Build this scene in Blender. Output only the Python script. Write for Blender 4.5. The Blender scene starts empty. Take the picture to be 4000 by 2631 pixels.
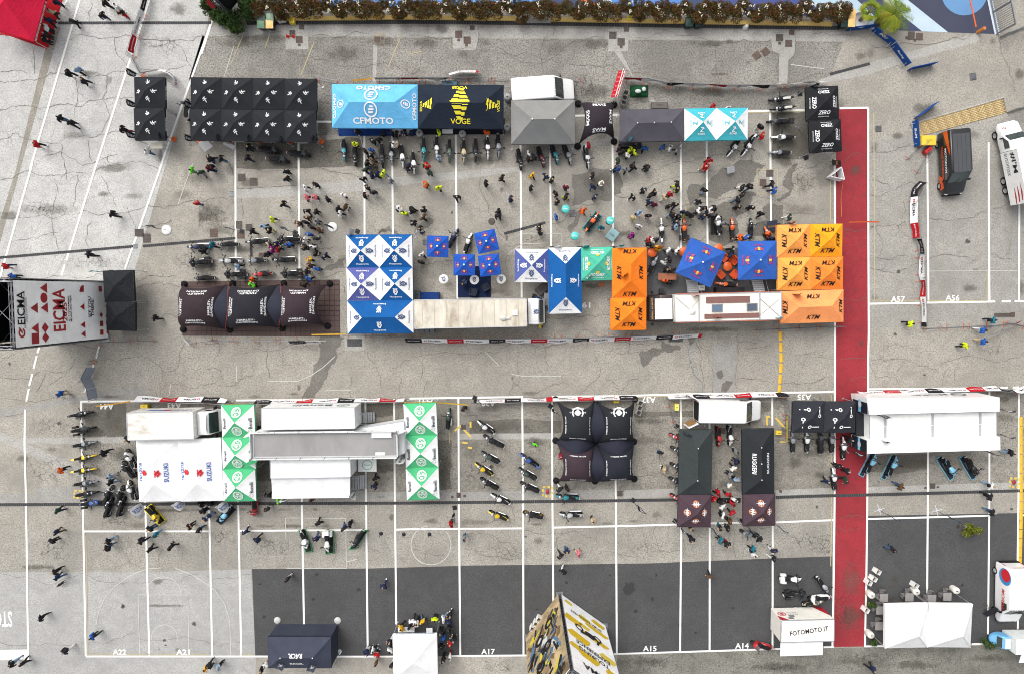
import bpy, bmesh, math, random
from mathutils import Vector, Matrix, noise
# ------------------------------------------------------------------ camera, sky, sun, exposure
random.seed(7)
SC = bpy.context.scene
COL = SC.collection
F, H, NADIR = 2667.0, 65.0, 1150.0          # focal length in photo pixels, flying height, photo row straight below
TILT = math.atan((1315.5 - NADIR) / F)
cam = bpy.data.cameras.new('camera'); cam.sensor_width = 36; cam.lens = 36 * F / 4000
cam.clip_start = 1; cam.clip_end = 2000
camo = bpy.data.objects.new('camera', cam); COL.objects.link(camo)
camo.location = (0, 0, H); camo.rotation_euler = (-TILT, 0, 0)
SC.camera = camo
SUN_EL, SUN_AZ = math.radians(52), math.radians(-35)     # high soft sun behind cloud, to the upper left
world = bpy.data.worlds.new('World'); SC.world = world; world.use_nodes = True
wn, wl = world.node_tree.nodes, world.node_tree.links
sky = wn.new('ShaderNodeTexSky'); sky.sky_type = 'NISHITA'; sky.sun_disc = False
sky.sun_elevation = SUN_EL; sky.sun_rotation = SUN_AZ; sky.dust_density = 6; sky.air_density = 1.0; sky.ozone_density = 0.6
hs = wn.new('ShaderNodeHueSaturation'); hs.inputs['Saturation'].default_value = 0.22
wl.new(sky.outputs[0], hs.inputs['Color']); wl.new(hs.outputs[0], wn['Background'].inputs[0])
wn['Background'].inputs[1].default_value = 0.15
sun = bpy.data.lights.new('sun', 'SUN'); sun.energy = 0.6; sun.angle = math.radians(60); sun.color = (1, 0.97, 0.93)
suno = bpy.data.objects.new('sun', sun); COL.objects.link(suno)
sd = Vector((math.sin(SUN_AZ) * math.cos(SUN_EL), math.cos(SUN_AZ) * math.cos(SUN_EL), math.sin(SUN_EL)))
suno.rotation_euler = sd.to_track_quat('Z', 'Y').to_euler()
vs = SC.view_settings; vs.view_transform = 'Standard'; vs.look = 'None'; vs.gamma = 1; vs.exposure = 0.74
vs.use_curve_mapping = False
SC.cycles.filter_width = 1.0
# ------------------------------------------------------------------ survey: reading of the photo -> metres on the ground
TS = {0: (1.6807, 1.6811, 0), 1: (.42181, .42173, 0), 2: (.42181, .42173, 640), 3: (.4282, .4281, 1300), 4: (.42865, .42875, 1960)}
CX = [0, 0, 800, 1600, 2400, 3180]
_c, _s = math.cos(-TILT), math.sin(-TILT)
def ray(px, py, z=0.0):
 dx, dy = (px - 2000) / F, -(py - 1315.5) / F
 y, zz = dy * _c + _s, dy * _s - _c
 k = (z - H) / zz
 return Vector((dx * k, y * k, z))
def W(t, x, y, z=0.0):
 r, c = divmod(t, 10)
 return ray(CX[c] + x * TS[r][0], TS[r][2] + y * TS[r][1], z)
# ------------------------------------------------------------------ materials
def lin(c):
 return tuple(((v / 255) / 12.92 if v <= 10 else (((v / 255) + .055) / 1.055) ** 2.4) for v in c)
ALB = 0.80
MATS = {}
def nt(name):
 m = bpy.data.materials.new(name); m.use_nodes = True
 t = m.node_tree; b = t.nodes['Principled BSDF']
 return m, t.nodes, t.links, b
def mixc(n, l, fac, a, b, mode='MIX'):
 x = n.new('ShaderNodeMix'); x.data_type = 'RGBA'; x.blend_type = mode
 for sock, v in ((x.inputs[0], fac), (x.inputs[6], a), (x.inputs[7], b)):
  if isinstance(v, (int, float)): sock.default_value = v
  elif isinstance(v, tuple): sock.default_value = v + (1,) if len(v) == 3 else v
  else: l.new(v, sock)
 return x.outputs[2]
def noi(n, l, vec, scale, detail=4, rough=.6, dist=0):
 x = n.new('ShaderNodeTexNoise'); x.inputs['Scale'].default_value = scale; x.inputs['Detail'].default_value = detail
 x.inputs['Roughness'].default_value = rough; x.inputs['Distortion'].default_value = dist
 if vec: l.new(vec, x.inputs['Vector'])
 return x.outputs[0]
def ramp(n, l, v, a, b, c0=0.0, c1=1.0):
 x = n.new('ShaderNodeMapRange'); x.inputs[1].default_value = a; x.inputs[2].default_value = b
 x.inputs[3].default_value = c0; x.inputs[4].default_value = c1; l.new(v, x.inputs[0]); return x.outputs[0]
def posn(n):
 return n.new('ShaderNodeNewGeometry').outputs['Position']
def objc(n):
 return n.new('ShaderNodeTexCoord').outputs['Object']
def mth(n, l, op, a, b):
 x = n.new('ShaderNodeMath'); x.operation = op
 for i, v in enumerate((a, b)):
  if isinstance(v, (int, float)): x.inputs[i].default_value = v
  else: l.new(v, x.inputs[i])
 return x.outputs[0]
def bump(n, l, b, h, strength, dist=.02):
 x = n.new('ShaderNodeBump'); x.inputs['Strength'].default_value = strength; x.inputs['Distance'].default_value = dist
 l.new(h, x.inputs['Height']); l.new(x.outputs[0], b.inputs['Normal'])
def sc(c, k):
 return tuple(v * k for v in c)
def plain(col, rough=.5, metal=0.0, name='paint', var=.12, coat=0.0):
 key = ('p', col, rough, metal, var, coat)
 if key in MATS: return MATS[key]
 m, n, l, b = nt(name); c = sc(lin(col), ALB)
 f = noi(n, l, objc(n), 2.3, 5, .65)
 l.new(mixc(n, l, ramp(n, l, f, .3, .7), sc(c, 1 - var), sc(c, 1 + var * .5)), b.inputs['Base Color'])
 b.inputs['Specular IOR Level'].default_value = .2 if max(col) < 70 else .5
 b.inputs['Roughness'].default_value = rough; b.inputs['Metallic'].default_value = metal; b.inputs['Coat Weight'].default_value = coat
 MATS[key] = m; return m
def fabric(col, name='fabric', wr=1.0, dirt=0.0):
 key = ('f', col, wr, dirt)
 if key in MATS: return MATS[key]
 m, n, l, b = nt(name); c = sc(lin(col), ALB); v = objc(n)
 big = noi(n, l, v, .9, 4, .6); fine = noi(n, l, v, 45, 2, .6)
 a = mixc(n, l, ramp(n, l, big, .3, .72), sc(c, .86), sc(c, 1.08))
 a = mixc(n, l, ramp(n, l, fine, .3, .7, 0, .22), a, sc(c, .7))
 if dirt:
  d = noi(n, l, v, 1.7, 7, .72, .6)
  a = mixc(n, l, ramp(n, l, d, .52, .74, 0, dirt), a, (.19, .17, .13))
 l.new(a, b.inputs['Base Color']); b.inputs['Roughness'].default_value = .85
 b.inputs['Specular IOR Level'].default_value = .1
 w = noi(n, l, v, 3.2, 3, .55, 1.6); bump(n, l, b, w, .75 * wr, .07)
 MATS[key] = m; return m
GALB = 0.65
def ground_mat(name, col, contrast=.16, grain=.25, rough=.9, stain=.35, tint=(.11, .10, .08), crack=0.0, weeds=0.0):
 key = ('g', name)
 if key in MATS: return MATS[key]
 m, n, l, b = nt(name); c = sc(lin(col), GALB); g_ = sum(c) / 3; c = tuple(v * .9 + g_ * .1 for v in c) if max(col) - min(col) < 60 else c; contrast *= 1.7; grain *= 1.15; p = posn(n)
 a = mixc(n, l, ramp(n, l, noi(n, l, p, .16, 5, .62, .4), .38, .62), sc(c, 1 - contrast), sc(c, 1 + contrast * .7))
 a = mixc(n, l, ramp(n, l, noi(n, l, p, 1.1, 8, .78), .47, .64, 0, .6), a, sc(c, .58))
 a = mixc(n, l, ramp(n, l, noi(n, l, p, .33, 8, .78, .3), .5, .64, 0, .5), a, sc(c, 1.28))
 a = mixc(n, l, ramp(n, l, noi(n, l, p, .45, 9, .78, .5), .53, .66, 0, stain), a, tint)
 sp = noi(n, l, p, 7, 4, .8)
 a = mixc(n, l, ramp(n, l, sp, .4, .54), sc(c, max(.3, 1 - grain * 1.5)), a)
 fine = noi(n, l, p, 26, 2, .8)
 a = mixc(n, l, ramp(n, l, fine, .52, .64, 0, grain * 1.1), a, sc(c, 1.5))
 if crack:
  vo = n.new('ShaderNodeTexVoronoi'); vo.feature = 'DISTANCE_TO_EDGE'; vo.inputs['Scale'].default_value = .42
  mp = n.new('ShaderNodeVectorMath'); mp.operation = 'ADD'; l.new(p, mp.inputs[0])
  nz = n.new('ShaderNodeTexNoise'); nz.inputs['Scale'].default_value = .9; nz.inputs['Detail'].default_value = 5; l.new(p, nz.inputs['Vector'])
  l.new(nz.outputs[1], mp.inputs[1]); l.new(mp.outputs[0], vo.inputs['Vector'])
  msk = ramp(n, l, noi(n, l, p, .11, 3, .5), .46, .6)
  cr = mth(n, l, 'MULTIPLY', ramp(n, l, vo.outputs[0], .003, .018, 1, 0), msk)
  a = mixc(n, l, mth(n, l, 'MULTIPLY', cr, crack * .35), a, (.06, .056, .05))
 if weeds:
  a = mixc(n, l, ramp(n, l, noi(n, l, p, 1.6, 9, .82, .3), .53, .62, 0, weeds), a, (.035, .036, .026))
 l.new(a, b.inputs['Base Color']); b.inputs['Roughness'].default_value = rough
 bump(n, l, b, sp, .35, .02)
 MATS[key] = m; return m
def smudge_mat(name, col, alpha, sc1=1.2, edge=1.0):
 key = ('s', name)
 if key in MATS: return MATS[key]
 m, n, l, b = nt(name); t = n.new('ShaderNodeTexCoord')
 g = n.new('ShaderNodeVectorMath'); g.operation = 'LENGTH'; l.new(t.outputs['UV'], g.inputs[0])
 f = noi(n, l, posn(n), sc1, 6, .72, .4)
 d = mth(n, l, 'ADD', g.outputs['Value'], mth(n, l, 'MULTIPLY', mth(n, l, 'SUBTRACT', f, .5), 2.2))
 a = ramp(n, l, d, .9 - .55 * edge, .95, alpha, 0)
 b.inputs['Base Color'].default_value = lin(col) + (1,); b.inputs['Roughness'].default_value = .8
 l.new(a, b.inputs['Alpha']); MATS[key] = m; return m
def allig_mat():
 key = 'allig'
 if key in MATS: return MATS[key]
 m, n, l, b = nt('crazed_surface'); t = n.new('ShaderNodeTexCoord')
 g = n.new('ShaderNodeVectorMath'); g.operation = 'LENGTH'; l.new(t.outputs['UV'], g.inputs[0])
 p = posn(n); vo = n.new('ShaderNodeTexVoronoi'); vo.feature = 'DISTANCE_TO_EDGE'; vo.inputs['Scale'].default_value = 2.1
 nz = n.new('ShaderNodeTexNoise'); nz.inputs['Scale'].default_value = 2.5; nz.inputs['Detail'].default_value = 4; l.new(p, nz.inputs['Vector'])
 mp = n.new('ShaderNodeVectorMath'); mp.operation = 'MULTIPLY_ADD'; l.new(nz.outputs[1], mp.inputs[0]); mp.inputs[1].default_value = (.45,) * 3; l.new(p, mp.inputs[2])
 l.new(mp.outputs[0], vo.inputs['Vector'])
 cr = ramp(n, l, vo.outputs[0], .005, .06, 1, 0)
 f = noi(n, l, p, .9, 5, .7)
 d = mth(n, l, 'ADD', g.outputs['Value'], mth(n, l, 'MULTIPLY', mth(n, l, 'SUBTRACT', f, .5), 2.0))
 l.new(mth(n, l, 'MULTIPLY', ramp(n, l, d, .25, .95, .55, 0), cr), b.inputs['Alpha'])
 b.inputs['Base Color'].default_value = (.035, .032, .026, 1); b.inputs['Roughness'].default_value = .95
 MATS[key] = m; return m
def worn_paint(name, col, base, wear=.5):
 key = ('w', name)
 if key in MATS: return MATS[key]
 m, n, l, b = nt(name); p = posn(n); c = sc(lin(col), ALB)
 f = noi(n, l, p, 3.5, 8, .8)
 a = mixc(n, l, ramp(n, l, f, .72 - wear * .3, .78 - wear * .12, 0, .85), c, sc(lin(base), ALB))
 a = mixc(n, l, ramp(n, l, noi(n, l, p, .6, 4), .35, .7, 0, .25), a, sc(c, .6))
 l.new(a, b.inputs['Base Color']); b.inputs['Roughness'].default_value = .8; MATS[key] = m; return m
def glass_dark(name='tinted_glass'):
 if name in MATS: return MATS[name]
 m, n, l, b = nt(name); b.inputs['Base Color'].default_value = (.03, .042, .042, 1); b.inputs['Roughness'].default_value = .06
 b.inputs['Specular IOR Level'].default_value = .7; MATS[name] = m; return m
BLACK = plain((28, 28, 30), .55, name='black_plastic'); RUBBER = plain((24, 24, 25), .85, name='rubber')
STEEL = plain((150, 152, 155), .4, .7, name='galvanised_steel'); ALU = plain((190, 192, 195), .35, .6, name='aluminium')
WHITE = plain((238, 238, 236), .45, name='white_paint'); DARKM = plain((50, 52, 56), .5, .3, name='dark_metal')
ORANGEP = plain((214, 92, 28), .5, name='orange_plastic'); CHROME = plain((200, 202, 205), .18, .95, name='chrome')
# ------------------------------------------------------------------ mesh builder
class MB:
 def __init__(s): s.v = []; s.f = []; s.m = []; s.sm = []
 def add(s, vs, fs, mi=0, smooth=False):
  o = len(s.v); s.v += [tuple(p) for p in vs]
  for f in fs: s.f.append([i + o for i in f]); s.m.append(mi); s.sm.append(smooth)
 def box(s, c, d, rz=0, mi=0, taper=1.0):
  x, y, z = d[0] / 2, d[1] / 2, d[2] / 2; co, si = math.cos(rz), math.sin(rz); vs = []
  for k, t in ((-1, 1), (1, taper)):
   for a, b in ((-1, -1), (1, -1), (1, 1), (-1, 1)):
    px, py = a * x * t, b * y * t
    vs.append((c[0] + px * co - py * si, c[1] + px * si + py * co, c[2] + k * z))
  s.add(vs, [(3, 2, 1, 0), (4, 5, 6, 7), (0, 1, 5, 4), (1, 2, 6, 5), (2, 3, 7, 6), (3, 0, 4, 7)], mi); return s
 def tube(s, a, b, r, n=6, r2=None, mi=0, smooth=True, cap=True):
  a, b = Vector(a), Vector(b); d = b - a
  if d.length < 1e-6: return s
  q = d.to_track_quat('Z', 'Y'); r2 = r if r2 is None else r2; vs = []
  for p, rr in ((a, r), (b, r2)):
   for i in range(n):
    t = 2 * math.pi * i / n; vs.append(p + q @ Vector((math.cos(t) * rr, math.sin(t) * rr, 0)))
  s.add(vs, [(i, (i + 1) % n, n + (i + 1) % n, n + i) for i in range(n)], mi, smooth)
  if cap: s.add(vs, [tuple(range(n - 1, -1, -1)), tuple(range(n, 2 * n))], mi)
  return s
 def path(s, pts, r, n=6, mi=0):
  for i in range(len(pts) - 1):
   s.tube(pts[i], pts[i + 1], r if not isinstance(r, (list, tuple)) else r[i], n, None if not isinstance(r, (list, tuple)) else r[i + 1], mi)
  return s
 def lathe(s, prof, c=(0, 0, 0), n=16, mi=0, axis='Z', smooth=True):
  vs = []
  for r, z in prof:
   for i in range(n):
    t = 2 * math.pi * i / n; x, y = r * math.cos(t), r * math.sin(t)
    p = (x, y, z) if axis == 'Z' else ((x, z, y) if axis == 'Y' else (z, x, y))
    vs.append((p[0] + c[0], p[1] + c[1], p[2] + c[2]))
  fs = []
  for k in range(len(prof) - 1):
   for i in range(n):
    q = (k * n + i, k * n + (i + 1) % n, (k + 1) * n + (i + 1) % n, (k + 1) * n + i)
    fs.append(q if axis != 'Y' else q[::-1])
  s.add(vs, fs, mi, smooth); return s
 def prism(s, poly, z0, z1, mi=0):
  n = len(poly); vs = [(p[0], p[1], z0) for p in poly] + [(p[0], p[1], z1) for p in poly]
  ar = sum(poly[i][0] * poly[(i + 1) % n][1] - poly[(i + 1) % n][0] * poly[i][1] for i in range(n))
  fs = [tuple(range(n - 1, -1, -1)), tuple(range(n, 2 * n))] + [(i, (i + 1) % n, n + (i + 1) % n, n + i) for i in range(n)]
  if ar < 0: fs = [f[::-1] for f in fs]
  s.add(vs, fs, mi); return s
 def grid(s, fn, nu, nv, mi=0, smooth=True, closed=False):
  vs = [fn(i / nu, j / nv) for j in range(nv + 1) for i in range(nu + 1)]
  s.add(vs, [(j * (nu + 1) + i, j * (nu + 1) + i + 1, (j + 1) * (nu + 1) + i + 1, (j + 1) * (nu + 1) + i) for j in range(nv) for i in range(nu)], mi, smooth)
  return s
 def loft(s, rings, mi=0, smooth=True, cap=True):
  n = len(rings[0]); vs = [p for r in rings for p in r]
  s.add(vs, [(k * n + i, k * n + (i + 1) % n, (k + 1) * n + (i + 1) % n, (k + 1) * n + i) for k in range(len(rings) - 1) for i in range(n)], mi, smooth)
  if cap: s.add(vs, [tuple(range(n - 1, -1, -1)), tuple(range((len(rings) - 1) * n, len(rings) * n))], mi)
  return s
 def ell(s, c, r, nu=10, nv=6, mi=0):
  vs = []; c = Vector(c)
  for j in range(nv + 1):
   ph = -math.pi / 2 + math.pi * j / nv
   for i in range(nu):
    t = 2 * math.pi * i / nu
    vs.append((c.x + r[0] * math.cos(ph) * math.cos(t), c.y + r[1] * math.cos(ph) * math.sin(t), c.z + r[2] * math.sin(ph)))
  s.add(vs, [(j * nu + i, j * nu + (i + 1) % nu, (j + 1) * nu + (i + 1) % nu, (j + 1) * nu + i) for j in range(nv) for i in range(nu)], mi, True); return s
 def mesh(s, name, mats):
  me = bpy.data.meshes.new(name); me.from_pydata(s.v, [], s.f)
  for m in (mats if isinstance(mats, (list, tuple)) else [mats]): me.materials.append(m)
  me.polygons.foreach_set('material_index', s.m); me.polygons.foreach_set('use_smooth', s.sm); me.update(); return me
 def build(s, name, mats, parent=None):
  return link(name, s.mesh(name, mats), parent)
def link(name, data, parent=None, loc=None, rz=0):
 o = bpy.data.objects.new(name, data); COL.objects.link(o)
 if parent is not None: o.parent = parent
 if loc is not None: o.location = loc
 if rz: o.rotation_euler = (0, 0, rz)
 return o
def tag(o, label=None, cat=None, group=None, kind=None):
 if label: o['label'] = label
 if cat: o['category'] = cat
 if group: o['group'] = group
 if kind: o['kind'] = kind
 return o
def thing(name, label, cat, loc=(0, 0, 0), rz=0, group=None):
 return tag(link(name, None, None, loc, rz), label, cat, group)
LANDMARKS = []
def landmark(p, phrase): LANDMARKS.append((Vector((p[0], p[1], 0)), phrase))
# ------------------------------------------------------------------ lettering
_TX = {}
def text2d(s, bold=0.0, shear=0.0, space=1.0):
 key = (s, bold, shear, space)
 if key not in _TX:
  cu = bpy.data.curves.new('t', 'FONT'); cu.body = s; cu.size = 1; cu.resolution_u = 2; cu.align_x = 'CENTER'
  cu.offset = bold * .4; cu.shear = shear; cu.space_character = space; cu.fill_mode = 'FRONT'
  o = bpy.data.objects.new('t', cu); me = bpy.data.meshes.new_from_object(o)
  vs = [(v.co.x, v.co.y) for v in me.vertices]; fs = [tuple(p.vertices) for p in me.polygons]
  bpy.data.objects.remove(o); bpy.data.curves.remove(cu); bpy.data.meshes.remove(me)
  x0, x1 = min(v[0] for v in vs), max(v[0] for v in vs); y0, y1 = min(v[1] for v in vs), max(v[1] for v in vs)
  vs = [(v[0] - (x0 + x1) / 2, v[1] - (y0 + y1) / 2) for v in vs]
  _TX[key] = (vs, fs, x1 - x0, y1 - y0)
 return _TX[key]
def text_into(mb, s, fn, w=None, h=None, bold=.02, shear=0.0, space=1.0, mi=0):
 """Lay the words on a surface: fn(x, y) -> point, x along the line in metres, y up."""
 vs, fs, tw, th = text2d(s, bold, shear, space)
 kx = w / tw if w else h / th; ky = h / th if h else kx
 mb.add([fn(v[0] * kx, v[1] * ky) for v in vs], fs, mi)
def shape_into(mb, polys, fn, k=1.0, mi=0):
 for p in polys: mb.add([fn(x * k, y * k) for x, y in p], [tuple(range(len(p)))], mi)
def ring2d(r0, r1, n=24, a0=0, a1=2 * math.pi):
 out = []
 for i in range(n):
  t, u = a0 + (a1 - a0) * i / n, a0 + (a1 - a0) * (i + 1) / n
  out.append([(r0 * math.cos(t), r0 * math.sin(t)), (r1 * math.cos(t), r1 * math.sin(t)), (r1 * math.cos(u), r1 * math.sin(u)), (r0 * math.cos(u), r0 * math.sin(u))])
 return out
def flat(o, ang, z=None):
 """A frame on a level surface at point o, the line running at ang degrees."""
 a = math.radians(ang); c, s = math.cos(a), math.sin(a)
 return lambda x, y: (o[0] + x * c - y * s, o[1] + x * s + y * c, o[2] if z is None else z)
def frame3(o, ux, uy):
 o, ux, uy = Vector(o), Vector(ux).normalized(), Vector(uy).normalized()
 return lambda x, y: o + ux * x + uy * y

# ------------------------------------------------------------------ the ground and its markings
CONC = (170, 168, 161)
M_BASE = ground_mat('pavement', (180, 174, 162), crack=.75)
M_LIGHT = ground_mat('pale_concrete', (206, 205, 201), .08, .22, stain=.25, crack=.8)
M_ROAD = ground_mat('road_concrete', (178, 172, 160), .08, .28, stain=.2, crack=.5)
M_ROUGH = ground_mat('rough_asphalt', (160, 156, 147), .2, .42, stain=.6, crack=.6)
M_WORN = ground_mat('worn_pavement', (168, 162, 150), .2, .36, stain=.75, tint=(.085, .08, .062), crack=.9, weeds=.5)
M_PALE2 = ground_mat('smooth_slab', (188, 187, 183), .08, .2, stain=.12)
M_DARK = ground_mat('new_asphalt', (83, 83, 84), .1, .25, stain=.2, tint=(.035, .035, .036))
M_STRIP = ground_mat('repair_strip', (188, 185, 178), .08, .2, stain=.15)
M_TAN = ground_mat('tan_joint', (168, 161, 148), .12, .25, stain=.3)
M_RED = ground_mat('red_paint', (164, 42, 53), .14, .14, stain=.5, tint=(.10, .018, .02), crack=.9, weeds=.12)
M_PATCH = ground_mat('grey_repair', (172, 169, 163), .08, .22, stain=.1)
M_WET = ground_mat('wet_pavement', (124, 119, 109), .12, .3, rough=.55, stain=.3)
M_DRAIN = ground_mat('drain_dark', (88, 88, 90), .15, .3)
gb = MB(); gb.add([(-400, -400, 0), (400, -400, 0), (400, 400, 0), (-400, 400, 0)], [(0, 1, 2, 3)])
ground = tag(gb.build('ground', M_BASE), kind='structure')
def PL(t, *xy): return [W(t, xy[i], xy[i + 1]) for i in range(0, len(xy), 2)]
def sheet(name, pts, z, m, parent=None):
 mb = MB(); n = len(pts); ar = sum(pts[i][0] * pts[(i + 1) % n][1] - pts[(i + 1) % n][0] * pts[i][1] for i in range(n))
 if ar < 0: pts = pts[::-1]
 mb.add([(p[0], p[1], z) for p in pts], [tuple(range(n))])
 o = mb.build(name, m, parent)
 if parent is None: o['kind'] = 'structure'
 return o
def rough_edge(pts, amp=.12, lev=3):
 rnd = random.Random(len(pts) * 31 + int(abs(pts[0][0]) * 10))
 for k in range(lev):
  out = []
  for i in range(len(pts)):
   a, b = Vector(pts[i]), Vector(pts[(i + 1) % len(pts)]); d = (b - a).length
   nrm = Vector((-(b - a).y, (b - a).x, 0)).normalized() if d > 0 else Vector()
   out += [a, (a + b) / 2 + nrm * rnd.gauss(0, amp * d)]
  pts = out
 return pts
# slabs and repairs, each a few millimetres above the one below
sheet('pale_pavement', PL(0, -200, -60, 505, -60, 470, 110, 445, 180, 410, 300, 345, 520, 303, 660, -200, 660), .004, M_LIGHT)
sheet('rough_pavement', PL(0, 470, 84, 1960, 98, 1930, 180, 1870, 200, 1795, 255, 1580, 250, 440, 340, 440, 182), .004, M_ROUGH)
sheet('kerbside_slab', PL(0, 500, 58, 1965, 74, 1965, 97, 475, 81), .008, M_STRIP)
sheet('entrance_road', PL(0, 1870, 200, 2180, 110, 2400, 80, 2400, 230, 2100, 290, 2010, 330, 1950, 330, 1795, 255), .004, M_ROAD)
sheet('side_lane', PL(0, 2018, 330, 2420, 260, 2420, 755, 2018, 764), .004, ground_mat('lane_concrete', (174, 170, 161), .1, .25, stain=.3, crack=.6))
sheet('main_road', PL(0, -100, 780, 2420, 757, 2420, 905, 1300, 920, 190, 930, -100, 960), .0045, M_ROAD)
sheet('worn_pavement', PL(0, 193, 934, 2380, 908, 2380, 1130, 193, 1157), .004, M_WORN)
sheet('band_pavement', PL(0, -100, 1176, 2420, 1148, 2420, 1196, 2016, 1199, 1940, 1216, 500, 1232, -100, 1236), .004, M_ROAD)
sheet('crossing_pavement', PL(0, -100, 1236, 500, 1232, 1940, 1216, 1938, 1290, 585, 1318, -100, 1330), .004, ground_mat('lower_concrete', (176, 171, 160), .12, .3, stain=.35, crack=.9))
sheet('smooth_slab', PL(0, -100, 1328, 335, 1328, 583, 1321, 595, 1524, 590, 1700, -100, 1700), .006, M_PALE2)
sheet('dark_asphalt', PL(42, 430, 606, 1485, 602) + PL(43, 560, 575, 1310, 566) + PL(44, 300, 556, 1300, 515) + PL(45, 165, 490, 160, 1318) + PL(44, 1510, 1334, 0, 1380) + PL(43, 1085, 1392, 0, 1402) + PL(42, 460, 1396), .008, M_DARK)
sheet('dark_asphalt', PL(45, 490, 122, 1960, 95, 1960, 1290, 1540, 1283, 470, 1305), .008, M_DARK)
sheet('worn_verge', PL(44, 30, 1384, 1510, 1338) + PL(45, 180, 1325, 1960, 1300, 1960, 1750) + PL(44, 0, 1750), .006, ground_mat('mossy_pavement', (146, 143, 132), .2, .35, stain=.8, tint=(.055, .06, .042), crack=.9, weeds=.55))
sheet('repair_strip', PL(22, 295, 240, 860, 205, 1480, 145, 1944, 110) + PL(23, 440, 70, 1000, 30, 1040, 70, 420, 150) + PL(22, 1944, 185, 1480, 250, 870, 300, 300, 325), .010, M_STRIP)
sheet('repair_strip', PL(13, 1000, 1515, 1600, 1395, 1944, 1290, 1944, 1250, 1600, 1330, 1010, 1440), .010, M_STRIP)
sheet('repair_strip', PL(11, 470, 250, 560, 250, 190, 1565) + PL(21, 0, 740, -40, 860, -40, 660) + PL(11, 150, 1565), .010, M_TAN)
sheet('repair_strip', PL(31, -40, 880, 70, 930, 620, 1170, 960, 1330, 1120, 1430, 1010, 1440, 560, 1240, -40, 960), .012, M_STRIP)
sheet('repair_strip', PL(31, -40, 958, 1130, 948, 1130, 1003, -40, 1006), .010, M_STRIP)
sheet('repair_strip', PL(31, -40, 1470, 330, 1465, 330, 1400, 1250, 1395, 1250, 1548, -40, 1560), .010, M_PATCH)
sheet('repair_strip', PL(31, -40, 700, 240, 665, 740, 565, 1330, 475, 1335, 590, 740, 625, 240, 710, -40, 790), .010, M_PATCH)
sheet('repair_strip', PL(33, 440, 915, 1300, 910, 1300, 965, 440, 968), .010, M_STRIP)
sheet('repair_strip', PL(34, 90, 1430, 585, 1415, 585, 1490, 90, 1505), .010, M_STRIP)
sheet('repair_strip', PL(35, 490, 1400, 1915, 1355, 1915, 1425, 490, 1450), .010, M_STRIP)
sheet('repair_strip', PL(34, 1470, 1430, 2010, 1405, 2010, 1475, 1470, 1490), .010, M_STRIP)
sheet('repair_strip', PL(32, 460, 1455, 1930, 1445, 1930, 1515, 460, 1530), .010, M_PATCH)
sheet('repair_strip', PL(33, 270, 1450, 1880, 1420, 1880, 1500, 270, 1520), .010, M_PATCH)
sheet('repair_strip', PL(34, 890, 95, 1118, 95, 1118, 565, 890, 565), .008, M_PATCH)
sheet('repair_strip', PL(34, 655, 120, 730, 60, 720, 220, 820, 545, 770, 550), .010, M_PATCH)
sheet('repair_strip', PL(25, 1850, 230, 1885, 230, 1860, 1380, 1815, 1380), .010, M_PATCH)
sheet('repair_strip', PL(15, -60, 780, 520, 580, 1530, 300, 1530, 385, 900, 560, 480, 700, -60, 800), .010, M_STRIP)
sheet('repair_strip', PL(14, 0, 480, 60, 480, 200, 760, 400, 960, 340, 960), .010, M_STRIP)
sheet('repair_strip', PL(12, 1560, 420, 1600, 420, 1585, 760, 1553, 760), .010, M_STRIP)
sheet('manhole_apron', PL(12, 748, 320, 955, 320, 960, 455, 748, 462), .012, M_STRIP)
sheet('manhole_apron', PL(13, 400, 310, 640, 310, 615, 465, 405, 468), .012, M_STRIP)
sheet('manhole_apron', PL(14, 1450, 250, 1670, 260, 1670, 500, 1610, 560, 1600, 785, 1520, 785, 1525, 500, 1455, 470), .012, M_STRIP)
sheet('manhole_apron', PL(14, -60, 300, 130, 345, 125, 475, -60, 480), .012, M_STRIP)
sheet('manhole_apron', PL(12, 1563, 305, 1672, 305, 1668, 405, 1563, 405), .012, ground_mat('beige_patch', (190, 180, 160), .06, .2))
sheet('manhole_apron', PL(32, 1270, 30, 1465, 30, 1465, 155, 1280, 158), .012, M_STRIP)
sheet('red_lane', PL(15, 200, 1005, 495, 1003) + PL(25, 498, 800, 500, 1565) + PL(35, 488, 780, 482, 1565) + PL(45, 470, 650, 456, 1312, 182, 1316) + PL(35, 194, 1565, 196, 0) + PL(25, 203, 1200, 204, 0), .014, M_RED)
M_BAND = ground_mat('stained_band', (128, 123, 112), .2, .36, stain=.7, tint=(.07, .066, .052), weeds=.45)
for q in (PL(33, 548, 800, 1385, 796, 1385, 905, 548, 915), PL(33, 265, 975, 385, 975, 385, 1420, 270, 1430), PL(34, 185, 712, 720, 705, 720, 765, 185, 768), PL(32, 470, 1150, 600, 1150, 610, 1350, 470, 1350), PL(32, 1480, 640, 1720, 635, 1722, 745, 1485, 750), PL(31, 760, 640, 1150, 640, 1150, 945, 760, 945), PL(35, 490, 1110, 1030, 1100, 1030, 1240, 490, 1260), PL(14, 1460, 1050, 1770, 1040, 1800, 1470, 1460, 1480), PL(12, 290, 1320, 860, 1320, 860, 1560, 290, 1560), PL(12, 880, 1340, 1470, 1300, 1470, 1560, 880, 1560)):
 sheet('stained_band', rough_edge(q, .03), .0085, M_BAND, ground)
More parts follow.
